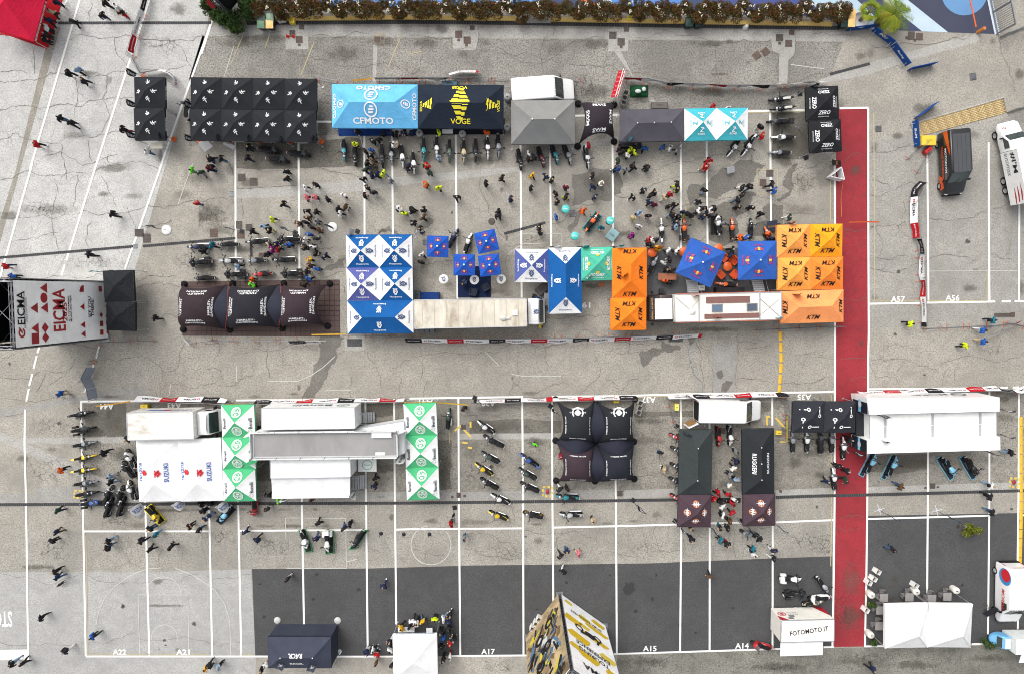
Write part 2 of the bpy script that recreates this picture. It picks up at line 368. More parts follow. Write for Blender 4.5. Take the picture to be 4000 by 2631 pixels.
# wet patches with ragged outlines
for t, xy in [(23, (1500, 100, 1900, 20, 1960, 20, 1960, 270, 1750, 330, 1510, 395, 1520, 250)),
              (24, (690, 200, 900, 130, 1020, 40, 1400, 20, 1300, 120, 1260, 200, 1050, 260, 950, 330, 700, 390, 680, 300)),
              (24, (850, 400, 1100, 330, 1200, 250, 1320, 280, 1250, 420, 1130, 500, 1150, 640, 1000, 760, 870, 700)),
              (24, (1500, 330, 1620, 250, 1570, 120, 1660, 0, 1700, 0, 1640, 150, 1620, 300, 1530, 350)),
              (24, (1250, 640, 1420, 520, 1380, 400, 1560, 380, 1560, 560, 1400, 700)),
              (32, (1050, 20, 1280, 40, 1200, 150, 1210, 220, 1130, 330, 1070, 480, 1000, 590, 880, 590, 960, 480, 990, 340, 1050, 180)),
              (34, (430, 70, 520, 110, 610, 130, 590, 160, 460, 160, 390, 210, 310, 280, 260, 330, 240, 260, 220, 190, 300, 165, 430, 140)),
              (34, (670, 60, 720, 20, 760, 10, 740, 60, 690, 120)), (23, (1460, 600, 1530, 470, 1590, 400, 1560, 560, 1500, 640)),
              (34, (940, 400, 930, 350, 980, 330, 1000, 390, 960, 420)), (34, (970, 530, 1000, 450, 1080, 440, 1060, 490, 1010, 540)),
              (22, (1600, 650, 1640, 600, 1700, 575, 1760, 610, 1800, 650)), (23, (90, 560, 150, 500, 220, 520, 180, 580, 110, 620)),
              (22, (1080, 980, 1200, 930, 1300, 870, 1300, 960, 1180, 990)), (44, (75, 790, 100, 730, 180, 740, 190, 800, 140, 850, 100, 840))]:
 sheet('wet_patch', rough_edge(PL(t, *xy)), .016 if t != 44 else .0165, M_WET if t != 44 else ground_mat('oil_patch', (58, 58, 59), .05, .2), ground)
# soft stains and crazed areas
def blot(t, x, y, rx, ry, m, z=.018, rz=0):
 c, k = W(t, x, y), TS[t // 10][0] / 41.0; mb = MB(); n = 12; a = math.radians(rz)
 vs = [(c.x, c.y, z)]; uv = [(0, 0)]
 for i in range(n):
  q = 2 * math.pi * i / n; u, v = 1.6 * rx * k * math.cos(q), 1.6 * ry * k * math.sin(q)
  vs.append((c.x + u * math.cos(a) - v * math.sin(a), c.y + u * math.sin(a) + v * math.cos(a), z)); uv.append((1.6 * math.cos(q), 1.6 * math.sin(q)))
 mb.add(vs, [(0, i + 1, (i + 1) % n + 1) for i in range(n)])
 o = mb.build('stain', m, ground); ul = o.data.uv_layers.new(name='UVMap')
 for lp in o.data.loops: ul.data[lp.index].uv = uv[lp.vertex_index]
SM = smudge_mat('dark_stain', (80, 76, 66), .42); SM2 = smudge_mat('soft_stain', (92, 88, 78), .3, .7); SM3 = smudge_mat('oil_stain', (56, 53, 48), .6, 2.0, .5)
zz = .018
for t, L in {11: [(1660, 90, 90, 70), (700, 1250, 170, 45), (820, 680, 90, 30), (1010, 740, 40, 50), (1490, 1440, 30, 90)],
             21: [(1050, 40, 190, 60), (1700, 280, 130, 55), (1860, 480, 40, 90), (1360, 690, 50, 60), (960, 280, 60, 30), (1230, 300, 130, 40), (90, 480, 120, 50), (450, 420, 260, 60), (1900, 950, 150, 120), (1830, 130, 160, 80)],
             12: [(190, 265, 40, 20), (550, 360, 260, 50), (1650, 390, 160, 60), (300, 400, 220, 50), (1300, 500, 200, 90), (1660, 1050, 60, 120), (1100, 1250, 60, 200)],
             13: [(300, 270, 90, 50), (500, 510, 60, 40), (150, 400, 130, 60), (700, 400, 60, 30), (1700, 410, 160, 60), (1350, 450, 120, 90), (1700, 850, 160, 90), (200, 1440, 200, 60), (700, 1480, 200, 50)],
             14: [(900, 410, 140, 40), (730, 400, 40, 25), (1060, 390, 40, 35), (1240, 580, 40, 40), (980, 690, 90, 15), (750, 860, 60, 80), (900, 850, 160, 60), (540, 830, 160, 70), (240, 910, 120, 60), (1270, 1480, 20, 50), (1560, 1060, 60, 90), (1700, 1350, 160, 120), (1580, 1500, 120, 60)],
             15: [(560, 1370, 35, 60), (520, 500, 60, 60), (430, 520, 70, 50), (1650, 380, 30, 40), (1900, 690, 60, 60), (1470, 1250, 70, 60), (770, 1260, 60, 40), (240, 970, 60, 60), (1000, 1010, 120, 60)],
             22: [(60, 470, 160, 130), (150, 610, 200, 60), (400, 180, 120, 60), (250, 60, 60, 60), (330, 800, 200, 40), (600, 820, 60, 30), (1650, 620, 60, 20), (1280, 900, 60, 60)],
             23: [(850, 240, 20, 30), (395, 455, 14, 18), (900, 690, 20, 40), (850, 1180, 120, 40), (1700, 1130, 120, 30), (900, 1215, 60, 20), (1730, 160, 180, 90)],
             24: [(900, 600, 60, 120), (450, 540, 160, 60), (100, 650, 120, 40), (1700, 420, 160, 60), (720, 440, 70, 70), (1750, 170, 120, 120), (900, 1530, 300, 30)],
             25: [(380, 60, 60, 60), (560, 1240, 40, 30), (1420, 720, 25, 25), (1490, 980, 40, 20), (1440, 1150, 80, 40), (780, 1000, 20, 20), (1910, 1150, 40, 80), (100, 120, 120, 120)],
             31: [(990, 750, 35, 45), (1050, 850, 160, 90), (210, 1140, 80, 40), (480, 1060, 60, 30), (1000, 580, 120, 20), (850, 910, 160, 40), (1150, 1100, 120, 80), (540, 820, 20, 20), (90, 280, 14, 20)],
             32: [(860, 495, 22, 32), (450, 580, 70, 20), (820, 555, 60, 14), (540, 1270, 80, 110), (560, 1180, 60, 60), (1620, 720, 120, 60), (1660, 1230, 120, 60), (1600, 1490, 70, 20), (400, 1490, 60, 30)],
             33: [(940, 410, 18, 28), (980, 470, 30, 14), (1100, 545, 80, 20), (800, 850, 360, 60), (330, 1250, 70, 200), (560, 1060, 90, 120), (750, 1215, 22, 18), (1110, 720, 10, 10), (1150, 990, 120, 60), (720, 690, 120, 40)],
             34: [(470, 1230, 40, 40), (560, 1220, 40, 30), (330, 800, 160, 40), (980, 1380, 40, 40), (1640, 1180, 90, 60), (1800, 1090, 120, 40), (1560, 880, 90, 60), (300, 980, 160, 50), (1380, 670, 60, 60)],
             35: [(1730, 600, 60, 40), (1750, 770, 90, 40), (880, 1190, 220, 60), (1600, 1150, 60, 60), (60, 1060, 90, 40), (1820, 1400, 60, 30), (430, 90, 20, 40), (740, 10, 20, 20), (60, 1290, 80, 40), (1010, 380, 20, 10)],
             41: [(1500, 940, 240, 16), (1120, 940, 16, 16), (1500, 1255, 18, 14), (1510, 1300, 16, 8), (1440, 720, 60, 30), (1450, 1335, 12, 8), (1620, 1340, 30, 30), (1770, 1105, 20, 24), (1600, 70, 300, 22), (1250, 210, 120, 30), (350, 590, 200, 30), (1120, 950, 20, 20)],
             42: [(1700, 135, 22, 40), (560, 215, 130, 20), (800, 215, 130, 20), (1040, 215, 130, 14), (500, 745, 18, 10), (510, 990, 30, 12), (540, 1040, 20, 20), (1020, 655, 24, 18), (1400, 795, 24, 20), (990, 880, 18, 22), (1010, 65, 30, 18), (720, 65, 80, 16), (350, 60, 50, 20)],
             43: [(200, 170, 80, 35), (620, 180, 150, 30), (1180, 350, 50, 40), (990, 960, 28, 28), (1160, 975, 20, 10), (1430, 730, 18, 18), (1825, 665, 12, 12), (1060, 310, 14, 10), (1160, 200, 60, 18), (1800, 190, 60, 18)],
             44: [(345, 880, 12, 24), (195, 990, 24, 18), (600, 1120, 24, 20), (1080, 960, 18, 14), (170, 170, 60, 20), (380, 110, 60, 40), (380, 660, 14, 24), (740, 1185, 14, 14), (1670, 1000, 140, 50), (300, 1450, 260, 50), (1480, 1500, 300, 50), (1810, 690, 16, 18)],
             45: [(735, 700, 30, 40), (640, 640, 40, 14), (700, 770, 50, 14), (1350, 750, 14, 24), (330, 1050, 130, 140), (330, 720, 120, 160), (600, 880, 160, 40), (1560, 930, 40, 40), (25, 40, 14, 20), (1310, 220, 20, 24), (900, 1480, 300, 50), (420, 1450, 300, 60), (1600, 1420, 240, 40), (1800, 60, 16, 16)]}.items():
 for i, (x, y, rx, ry) in enumerate(L):
  zz += .00003
  m = SM3 if max(rx, ry) < 26 else (SM if i % 2 == 0 else SM2)
  blot(t, x, y, rx, ry, m, zz)
for t, x, y, rx, ry in [(21, 450, 420, 280, 90), (21, 850, 920, 380, 90), (31, 470, 850, 260, 110), (31, 430, 1250, 230, 190), (31, 560, 580, 180, 50), (41, 500, 430, 260, 170), (41, 1050, 180, 240, 70), (31, 850, 1290, 120, 60),
      (42, 600, 400, 260, 120), (44, 1750, 350, 240, 110), (45, 90, 380, 90, 120), (35, 1630, 160, 110, 60), (43, 900, 460, 260, 90), (33, 560, 1330, 160, 120), (44, 300, 1470, 330, 90), (44, 1500, 1500, 320, 80),
      (45, 500, 1420, 360, 80), (45, 250, 980, 130, 280), (43, 820, 1480, 240, 80), (42, 1150, 1450, 260, 70), (22, 80, 480, 170, 130), (13, 1600, 800, 200, 160), (33, 1100, 1180, 160, 120), (21, 1750, 900, 200, 90), (11, 1500, 420, 220, 110), (34, 700, 330, 60, 120), (42, 150, 330, 160, 120), (44, 300, 420, 220, 90), (24, 1750, 180, 160, 120), (23, 1120, 700, 160, 50)]:
 zz += .00003; blot(t, x, y, rx, ry, allig_mat(), zz)
# long cracks, jagged ribbons
crk = MB(); rndc = random.Random(3)
def crack(pts, w=.035, depth=0):
 for k in range(4):
  out = [pts[0]]
  for a, b in zip(pts, pts[1:]):
   d = b - a; nrm = Vector((-d.y, d.x, 0)); out += [(a + b) / 2 + nrm * rndc.gauss(0, .09), b]
  pts = out
 n = len(pts); vs = []
 for i, p in enumerate(pts):
  d = (pts[min(i + 1, n - 1)] - pts[max(i - 1, 0)]); d = Vector((-d.y, d.x, 0)).normalized()
  ww = w * rndc.uniform(.35, 1.25) * (1 if 0 < i < n - 1 else .1); vs += [(p + d * ww)[:2] + (.0235,), (p - d * ww)[:2] + (.0235,)]
 crk.add(vs, [(2 * i, 2 * i + 1, 2 * i + 3, 2 * i + 2) for i in range(n - 1)])
 if depth < 1:
  for i in range(3, n - 3, 14):
   if rndc.random() < .5:
    a = rndc.uniform(0, 6.28); L = rndc.uniform(.8, 2.6)
    crack([pts[i], pts[i] + Vector((math.cos(a), math.sin(a), 0)) * L * .5, pts[i] + Vector((math.cos(a + .4), math.sin(a + .4), 0)) * L], w * .5, depth + 1)
CR = {11: ['-40,765 400,725 700,690 1000,690 1170,665', '1290,650 1720,605', '-40,1012 300,980 600,970 860,930 1245,910', '-40,1338 300,1300 620,1275 960,1250 1240,1235', '1060,340 1120,540 1190,660', '1000,700 990,850 950,920 930,1240', '580,375 1250,345 1900,325', '700,700 720,920 690,1100', '850,70 830,200', '1000,1400 1050,1565', '560,1320 600,1565', '0,660 260,680', '1560,380 1700,470 1780,640', '820,1300 850,1500', '1100,1430 420,1440', '300,430 320,700'],
      12: ['100,400 270,420 600,460 1000,540 1480,630 1944,700', '905,460 960,610 990,710', '1040,940 1170,965', '100,330 750,320', '960,320 1560,322'],
      13: ['640,430 1220,545 1500,600 1960,660', '1245,340 1210,540 1230,660', '120,520 90,640 10,710', '1830,480 1790,640 1780,900', '0,330 390,345 405,465 615,465 640,330 1780,345 1820,480', '1340,240 1335,340', '160,230 165,320', '640,240 645,330'],
      14: ['-10,660 350,720 600,745', '960,360 950,600 910,640 930,760', '130,345 780,350 1450,370 1460,480 1525,500 1525,780', '1670,280 1665,500 1615,560 1610,780', '860,860 880,950 1240,850', '1620,780 1944,690', '300,1560 700,1500 1020,1440'],
      15: ['500,400 1040,420 1530,300', '-60,370 500,390', '1720,350 1790,600 1860,850', '500,1420 900,1330', '250,1500 500,1440'],
      21: ['-40,163 500,110 870,75 1500,30', '-40,508 400,475 760,435 1380,390 1944,350', '500,130 540,260 480,480 550,800', '720,100 700,300 680,400', '930,110 1010,260 1080,400', '1180,400 1250,600', '150,715 400,660 540,640', '600,0 620,150', '1280,600 1600,520', '400,1060 900,1020 1280,1090 1640,1040', '1250,1165 1690,1140', '1500,1405 1690,1410', '850,520 830,780'],
      22: ['230,0 300,230 600,235 860,205', '240,320 240,690', '340,320 345,520', '0,560 220,500', '1000,780 1220,770', '760,850 1090,1060 1300,990', '1260,1110 1300,1200', '0,350 220,345', '440,0 1480,130'],
      23: ['660,130 700,330 750,490', '880,745 1110,740 1250,690', '1260,530 1500,440 1600,380 1960,260', '890,860 1000,850', '120,930 400,905', '200,1170 220,1000', '1240,1400 1600,1420 1860,1400', '890,870 910,1000', '790,560 880,690'],
      24: ['0,285 420,175 620,110 1030,35', '480,480 860,360 1100,320 1500,350', '1620,100 1944,0', '700,690 870,660', '0,900 120,870', '1550,460 1944,420', '1500,340 1620,400'],
      25: ['505,590 860,530', '520,970 900,945 1550,890', '1050,510 1500,470 1730,465', '260,600 560,570', '570,870 700,885 850,850', '1620,820 1720,870 1830,880', '820,340 800,520', '520,160 1000,170', '770,560 760,680', '260,1250 500,1240', '1650,410 1840,370', '520,290 700,260', '1700,490 1640,620'],
      31: ['-40,208 150,190', '-40,378 600,365', '900,240 1350,215 1460,300 1480,345 1600,335 1640,180 1700,80', '420,365 330,540 ', '0,600 500,590', '600,100 900,155', '680,230 600,390 420,490', '1490,350 1470,560', '1480,480 1640,470 1915,460', '1620,215 1830,220', '40,760 230,720'],
      32: ['240,220 300,175 640,155 850,105', '0,335 130,330 190,460', '0,470 280,470 300,420 450,395', '1480,170 1560,300 1615,500', '1215,200 1275,155', '565,70 560,300 600,420', '710,160 720,270', '650,300 800,295', '0,100 130,90 70,270', '880,90 1030,155', '1700,320 1890,250', '1790,400 1770,560', '1340,400 1330,590'],
      33: ['0,220 250,185 700,175 1220,140 1915,95', '1000,170 1005,400 1025,550', '1220,70 1230,230 1260,355', '1690,200 1690,440 1560,560', '100,200 100,420', '170,430 130,590', '1030,550 1260,490 1460,460', '1780,430 1915,490', '900,570 950,440', '60,100 110,210', '500,740 1290,740', '1350,1080 1300,1320'],
      34: ['0,95 430,70', '0,170 550,175', '1120,0 1130,150 1120,560', '885,100 885,560', '760,120 880,160', '0,490 80,520 130,430 350,370', '1120,420 1480,440 1800,460 1915,420', '1130,80 1320,90', '1650,210 1915,215', '1200,150 1440,120', '120,180 160,0', '400,920 430,1200', '180,1310 590,1300', '655,120 800,555', '730,60 820,540'],
      35: ['-10,215 480,235 830,240 1350,215 1930,190', '830,240 770,460', '500,250 560,400 700,400', '320,430 500,400', '1170,430 1230,320', '0,460 110,400', '620,120 870,115', '1290,440 1280,330', '500,1240 1000,1120', '1700,100 1650,200'],
      41: ['-30,637 750,645 1913,655', '-30,1258 1000,1268 1913,1272', '1130,230 1220,270', '1480,400 1500,640', '1850,300 1880,560', '1040,600 1300,610', '1170,300 1190,560', '1600,150 1580,210'],
      42: ['0,655 430,655', '0,1273 460,1275', '600,340 560,560', '760,330 740,480 680,560', '160,220 120,430', '1050,280 1240,420', '1180,300 1160,560', '1500,420 1640,450', '1750,470 1850,560', '420,300 520,480', '460,1400 1440,1440', '1440,1400 1450,1565'],
      43: ['540,280 700,290 780,350 930,370', '1040,250 1130,280 1300,270 1450,270 1680,330', '1480,100 1390,150', '150,440 150,590', '30,430 160,470 380,550', '500,420 900,520 1040,490', '720,290 1000,500', '1330,280 1330,560', '940,60 960,200', '1900,350 1880,560'],
      44: ['380,130 360,300 400,420 460,520', '630,320 640,500', '410,440 700,500', '890,230 890,540', '1115,230 1115,520', '1165,300 1165,510', '1590,80 1650,150', '780,1370 720,1480 700,1565', '1540,280 1700,420', '0,440 200,500'],
      45: ['190,240 300,260 460,200', '190,150 470,140', '0,320 170,300', '60,470 160,330', '190,560 300,530 470,600', '1080,1330 1100,1480', '1130,1330 1400,1500', '190,950 460,900', '200,760 460,720']}
for t, Ls in CR.items():
 for s_ in Ls:
  crack([W(t, *map(float, q.split(','))) for q in s_.split()], .014 if t in (41, 42) else .019)
tag(crk.build('crack_line', plain((98, 93, 84), .95, name='crack_soil'), ground), kind='stuff')
# painted markings
LW = worn_paint('white_road_paint', (236, 236, 232), (165, 162, 154), .35); LF = worn_paint('faded_white_paint', (196, 196, 190), (160, 158, 150), .9)
LY = worn_paint('faded_yellow_paint', (184, 170, 124), (162, 158, 148), 1.0); LYB = worn_paint('yellow_road_paint', (222, 190, 76), (158, 154, 144), .75)
lz = .026
def stripe(pts, w=.13, m=None, name='painted_line'):
 global lz
 lz += .00002
 mb = MB(); n = len(pts); vs = []
 for i, p in enumerate(pts):
  d = (pts[min(i + 1, n - 1)] - pts[max(i - 1, 0)]).normalized(); d = Vector((-d.y, d.x, 0)) * w
  vs += [(p.x + d.x, p.y + d.y, lz), (p.x - d.x, p.y - d.y, lz)]
 mb.add(vs, [(2 * i, 2 * i + 1, 2 * i + 3, 2 * i + 2) for i in range(n - 1)])
 return mb.build(name, m or LW, ground)
def LN(s_, w=.09, m=None):
 pts = []
 for q in s_.split():
  t, x, y = q.split(','); pts.append(W(int(t), float(x), float(y)))
 stripe(pts, w, m)
for s_ in ('12,283,1310 22,288,1075', '12,868,1330 22,872,300 22,878,1075', '12,1478,1260 22,1480,658', '12,1735,1255 22,1742,655', '13,428,1250 23,435,600 23,443,1250', '13,1027,1345 23,1038,1240', '13,1300,1340 23,1310,780', '13,1878,1150 23,1885,770', '14,614,1315 24,618,1190', '14,853,1305 24,862,745', '14,1440,1030 24,1450,540',
           '12,1040,1130 12,1175,1130', '13,1533,1075 13,1944,1065', '14,-10,1068 14,50,1066', '14,1235,1035 14,1760,1022', '15,190,1480 25,193,700 35,190,200 35,186,1565 45,178,700 45,165,1322', '15,500,1000 25,501,600 25,505,1565 35,493,200 35,484,1565 45,475,700 45,462,1312', '15,235,1006 15,500,1000',
           '15,1045,1420 25,1048,0 25,1058,1280', '15,1615,1320 25,1616,300 25,1622,1275', '25,1900,230 25,1895,1275', '25,505,1297 25,1675,1276', '25,1735,1275 25,1820,1273', '25,1855,1272 25,1960,1272',
           '31,735,622 31,1330,618', '32,285,612 32,1470,602', '33,0,595 33,1035,580', '33,1295,578 33,1915,572 34,610,555 34,1915,536 35,190,530', '35,490,510 35,1635,500', '35,1690,497 35,1765,495', '35,1810,495 35,1870,493',
           '31,740,620 31,757,1565 41,783,1400', '31,1310,640 41,1325,0 41,1362,1395', '42,40,0 42,68,1400', '32,300,1530 42,305,0 42,333,1400', '32,885,1505 42,905,1130', '32,1465,620 32,1472,1565 42,1485,1350', '32,1727,600 32,1735,1565 42,1745,1110', '33,445,590 33,450,1565 43,462,1390', '33,1027,580 33,1035,1565 43,1038,1388', '33,1298,580 33,1303,1565 43,1310,940', '33,1878,1335 43,1880,0 43,1888,1385', '34,603,555 34,608,870', '44,608,215 44,598,1355', '34,862,590 34,868,900', '44,868,230 44,867,1345', '34,1438,570 34,1440,840', '44,1442,205 44,1440,1330',
           '41,765,263 41,1913,262 42,55,262', '42,320,258 42,1480,250', '42,1735,247 43,0,243 43,1040,235', '43,1310,228 43,1913,215 44,570,200', '44,875,190 44,1160,183', '44,1470,180 45,185,160', '41,783,1402 41,1913,1402 42,575,1402', '42,1205,1403 42,1715,1403', '43,385,1398 43,1085,1392', '43,1850,1380 44,0,1380 44,1510,1333', '45,85,1318 45,180,1316', '45,460,1310 45,640,1308', '45,1435,1290 45,1535,1287',
           '35,1040,540 35,1036,1565 45,1028,900', '35,1598,510 35,1597,1565 45,1583,1200', '35,1868,495 35,1862,1565 45,1852,570', '45,1855,1070 45,1855,1160', '45,490,150 45,1590,120', '45,1870,118 45,1950,115',
           '31,230,695 31,225,1000 31,240,1565 41,258,1400', '11,740,0 11,280,1565', '21,300,0 21,-20,1130', '11,1385,0 11,880,1565', '21,895,0 21,615,895', '21,600,935 21,570,1035', '11,1955,215 11,1480,1565', '21,1500,0 21,1158,975', '12,70,190 12,-30,500',
           '31,362,125 31,343,180', '31,337,205 31,307,325', '31,297,370 31,268,480', '31,265,505 31,241,620', '31,907,120 31,877,230', '31,857,285 31,840,330', '31,800,440 31,772,540'):
 LN(s_)
stripe(PL(41, -40, 1390, 265, 1385), .52)
for s_ in ('12,270,430 12,180,710', '21,1785,0 21,1650,375', '12,200,325 12,110,335', '23,910,835 23,1040,745 23,1250,735', '23,1040,645 23,1410,645 23,1410,740', '32,290,300 32,292,440', '32,570,440 32,850,437 32,970,385 32,1080,310 32,1190,210', '32,570,70 32,1105,70', '33,930,372 33,1040,393 33,1380,392', '31,1560,460 31,1545,560 31,1520,580', '33,690,170 33,820,300', '32,1105,517 32,1340,517', '41,1260,840 41,1715,842 41,1722,1390', '41,1260,840 41,1275,1390', '42,745,600 42,1295,600', '42,1285,140 42,1290,600', '42,737,140 42,740,330', '42,740,140 42,1285,145', '25,1060,995 25,1880,992', '12,1470,1390 12,1440,1270', '14,1940,640 14,1630,600'):
 LN(s_, .035, LF)
def arc_line(t, cx, cy, r, a0, a1, w=.035, m=None):
 stripe([W(t, cx + r * math.cos(math.radians(a0 + (a1 - a0) * i / 24)), cy - r * math.sin(math.radians(a0 + (a1 - a0) * i / 24))) for i in range(25)], w, m or LF)
arc_line(41, 1490, 835, 158, 0, 180); arc_line(41, 1500, 1230, 117, -15, 195); arc_line(43, 195, 385, 182, 40, -220); arc_line(42, 2060, 390, 180, 100, 250)
stripe([W(41, x, y) for x, y in ((878, 1110), (900, 1000), (950, 880), (1040, 770), (1150, 690), (1230, 645), (1340, 605), (1470, 595))], .04, LF)
stripe([W(41, x, y) for x, y in ((1600, 600), (1760, 660), (1913, 765), (1960, 800), (2050, 930), (2095, 1080), (2105, 1390))], .04, LF)
stripe([W(42, x, y) for x, y in ((1390, 515), (1340, 530), (1290, 540))], .05, LF)
for s_ in ('25,555,20 25,558,1260', '35,160,560 35,155,1560', '25,150,150 25,150,540', '24,1320,50 24,1510,60 24,1510,290 24,1320,275 24,1320,50', '14,1240,1045 14,1770,1035', '41,785,300 41,800,1390', '41,800,1380 41,1910,1382', '12,355,330 12,240,600', '12,600,330 12,560,440', '13,0,500 13,110,480', '33,365,880 33,365,1000', '12,1820,330 12,1700,620', '42,330,1382 42,440,1382', '25,515,1265 25,1600,1268', '12,1010,400 12,890,700', '25,1600,980 25,1600,1260', '15,550,1050 25,555,20', '45,160,30 45,150,580', '34,0,590 34,560,570'):
 LN(s_, .045, LY)
for s_ in ('33,460,840 33,560,945', '33,556,805 33,556,860', '33,410,890 33,470,840', '33,480,995 33,530,1000', '33,530,1040 33,570,1045', '34,1380,760 34,1420,760', '34,1575,760 34,1575,990 34,1510,990', '34,1470,770 34,1570,880', '34,1390,770 34,1390,840'):
 LN(s_, .09, LYB)
for t, xs, ys in ((33, (1215, 1300), (1400, 1485)), (35, (1785, 1865), (1322, 1402)), (31, (680, 760), (1435, 1500))):   # yellow dashed squares round red hydrant lids
 cxm, cym = sum(xs) / 2, sum(ys) / 2; hx, hy = (xs[1] - xs[0]) / 2, (ys[1] - ys[0]) / 2
 for i in range(8):
  a, b = i / 8, (i + .55) / 8
  def pp(u):
   u = (u % 1) * 4; k = int(u); f = u - k
   return [(-1 + 2 * f, -1), (1, -1 + 2 * f), (1 - 2 * f, 1), (-1, 1 - 2 * f)][k]
  stripe([W(t, cxm + pp(a)[0] * hx, cym + pp(a)[1] * hy), W(t, cxm + pp((a + b) / 2)[0] * hx, cym + pp((a + b) / 2)[1] * hy), W(t, cxm + pp(b)[0] * hx, cym + pp(b)[1] * hy)], .1, LYB)
for t, x, y, s_, a, h in ((25, 775, 1255, 'A57', 0, .95), (25, 1280, 1243, 'A56', 0, .95), (23, 1635, 1308, '61', 0, .95), (41, 1090, 1362, 'A22', 0, .95), (41, 1668, 1362, 'A21', 0, .95), (42, 1232, 1362, '9', 0, .95), (43, 715, 1358, 'A17', 0, .95), (44, 322, 1330, 'A15', 0, .95), (44, 1162, 1305, 'A14', 0, .95), (31, 975, 668, 'A44', 180, .95), (31, 1592, 658, 'A43', 180, .95), (33, 150, 630, 'A41', 180, .9), (33, 720, 638, 'A39', 180, .9), (34, 312, 606, 'A37', 180, .95), (34, 1732, 582, 'A35', 180, .95)):
 mb = MB(); text_into(mb, s_, flat(W(t, x, y), a, .029), h=.56, w=1.34 if len(s_) > 2 else (.8 if len(s_) == 2 else .36), bold=.06); mb.build('stall_number', LW, ground)
mb = MB(); text_into(mb, 'STOP', flat(W(41, 6, 1062), 180, .029), h=1.6, w=2.3, bold=.06); mb.build('stop_lettering', LW, ground)
# lids, grates and drains
M_LID = ground_mat('cast_iron_lid', (100, 92, 86), .15, .3); M_LIDB = ground_mat('brown_lid', (112, 92, 82), .15, .3); M_GRATE = plain((60, 60, 62), .8, .0, name='grate_iron')
def quad_at(t, x, y, w, h, rz=0, z=.03, name='manhole_lid', m=None, th=.012):
 k = TS[t // 10][0] / 41.0; c = W(t, x, y); mb = MB(); mb.box((0, 0, 0), (w * k, h * k, th)); o = mb.build(name, m or M_LID, ground); o.location = (c.x, c.y, z); o.rotation_euler = (0, 0, math.radians(rz)); return o
for q in [(12, 875, 370, 60, 60), (12, 812, 315, 52, 60), (12, 898, 252, 44, 44), (12, 1597, 368, 52, 52), (12, 1645, 358, 20, 20), (12, 875, 418, 24, 24), (13, 455, 320, 64, 64), (13, 533, 375, 64, 64), (13, 580, 260, 44, 40), (13, 1882, 330, 66, 64), (13, 455, 372, 24, 24), (13, 527, 420, 24, 24), (14, 112, 272, 48, 46), (14, 62, 390, 66, 66), (14, 62, 437, 26, 26), (14, 1528, 353, 62, 62), (14, 1613, 405, 62, 62), (14, 1641, 302, 46, 44), (14, 1529, 403, 24, 22), (15, 898, 332, 62, 72), (15, 973, 342, 64, 62), (15, 857, 352, 26, 24), (15, 932, 375, 22, 22),
          (22, 342, 128, 68, 68), (22, 452, 168, 70, 70), (22, 318, 566, 56, 70), (22, 410, 590, 60, 60), (22, 335, 660, 66, 64), (22, 85, 642, 70, 78), (22, 1568, 55, 76, 72), (22, 535, 845, 70, 40), (24, 1438, 90, 66, 64), (24, 1375, 175, 60, 62), (24, 1375, 222, 22, 22), (21, 1290, 640, 80, 70), (21, 1360, 690, 70, 80), (25, 1837, 1397, 44, 44), (25, 1742, 1400, 150, 36), (33, 492, 855, 46, 46), (33, 390, 1490, 22, 22), (33, 447, 1475, 40, 50), (33, 502, 1482, 24, 24), (34, 50, 1460, 50, 52), (34, 1515, 1440, 26, 26), (35, 1080, 1392, 50, 50), (35, 1015, 1408, 22, 20), (35, 1128, 1402, 24, 18), (34, 985, 890, 52, 54)]:
 quad_at(*q, m=M_LIDB if q[1] % 2 else M_LID)
quad_at(14, 1318, 518, 66, 66, 38, m=M_LIDB); quad_at(14, 1397, 482, 66, 66, 38, m=M_LIDB)
quad_at(32, 1367, 88, 134, 70, m=M_DRAIN); quad_at(34, 558, 62, 130, 40, m=M_DRAIN)
for t, x, y in ((33, 1258, 1444), (35, 1824, 1358)):
 mb = MB(); mb.lathe([(0, .05), (.16, .05), (.19, .0)], (0, 0, 0), 14); o = mb.build('hydrant_lid', plain((150, 38, 36), .6), ground); o.location = W(t, x, y, .026); o.scale = (1, 1.4, 1)
mb = MB(); mb.lathe([(0, .012), (.3, .012), (.33, 0)], (0, 0, 0), 20); mb.build('manhole_lid', M_LID, ground).location = W(23, 760, 535, .027)
def grate(t, x, y, w, h, rz=0, n=6):
 k = TS[t // 10][0] / 41.0; c = W(t, x, y, .027); mb = MB(); w *= k; h *= k
 mb.box((0, 0, 0), (w, h, .008), mi=0)
 for i in range(n): mb.box((-w / 2 + (i + .5) * w / n, 0, .008), (w / n * .45, h * .9, .012), mi=1)
 o = mb.build('drain_grate', [M_GRATE, STEEL], ground); o.location = c; o.rotation_euler = (0, 0, math.radians(rz))
for q in [(22, 250, 280, 44, 46), (23, 145, 730, 46, 50), (23, 1508, 463, 58, 60, 5), (15, 597, 1195, 56, 54, 4), (15, 1472, 712, 58, 62, 8), (21, 1255, 763, 42, 40, 4)]: grate(*q)
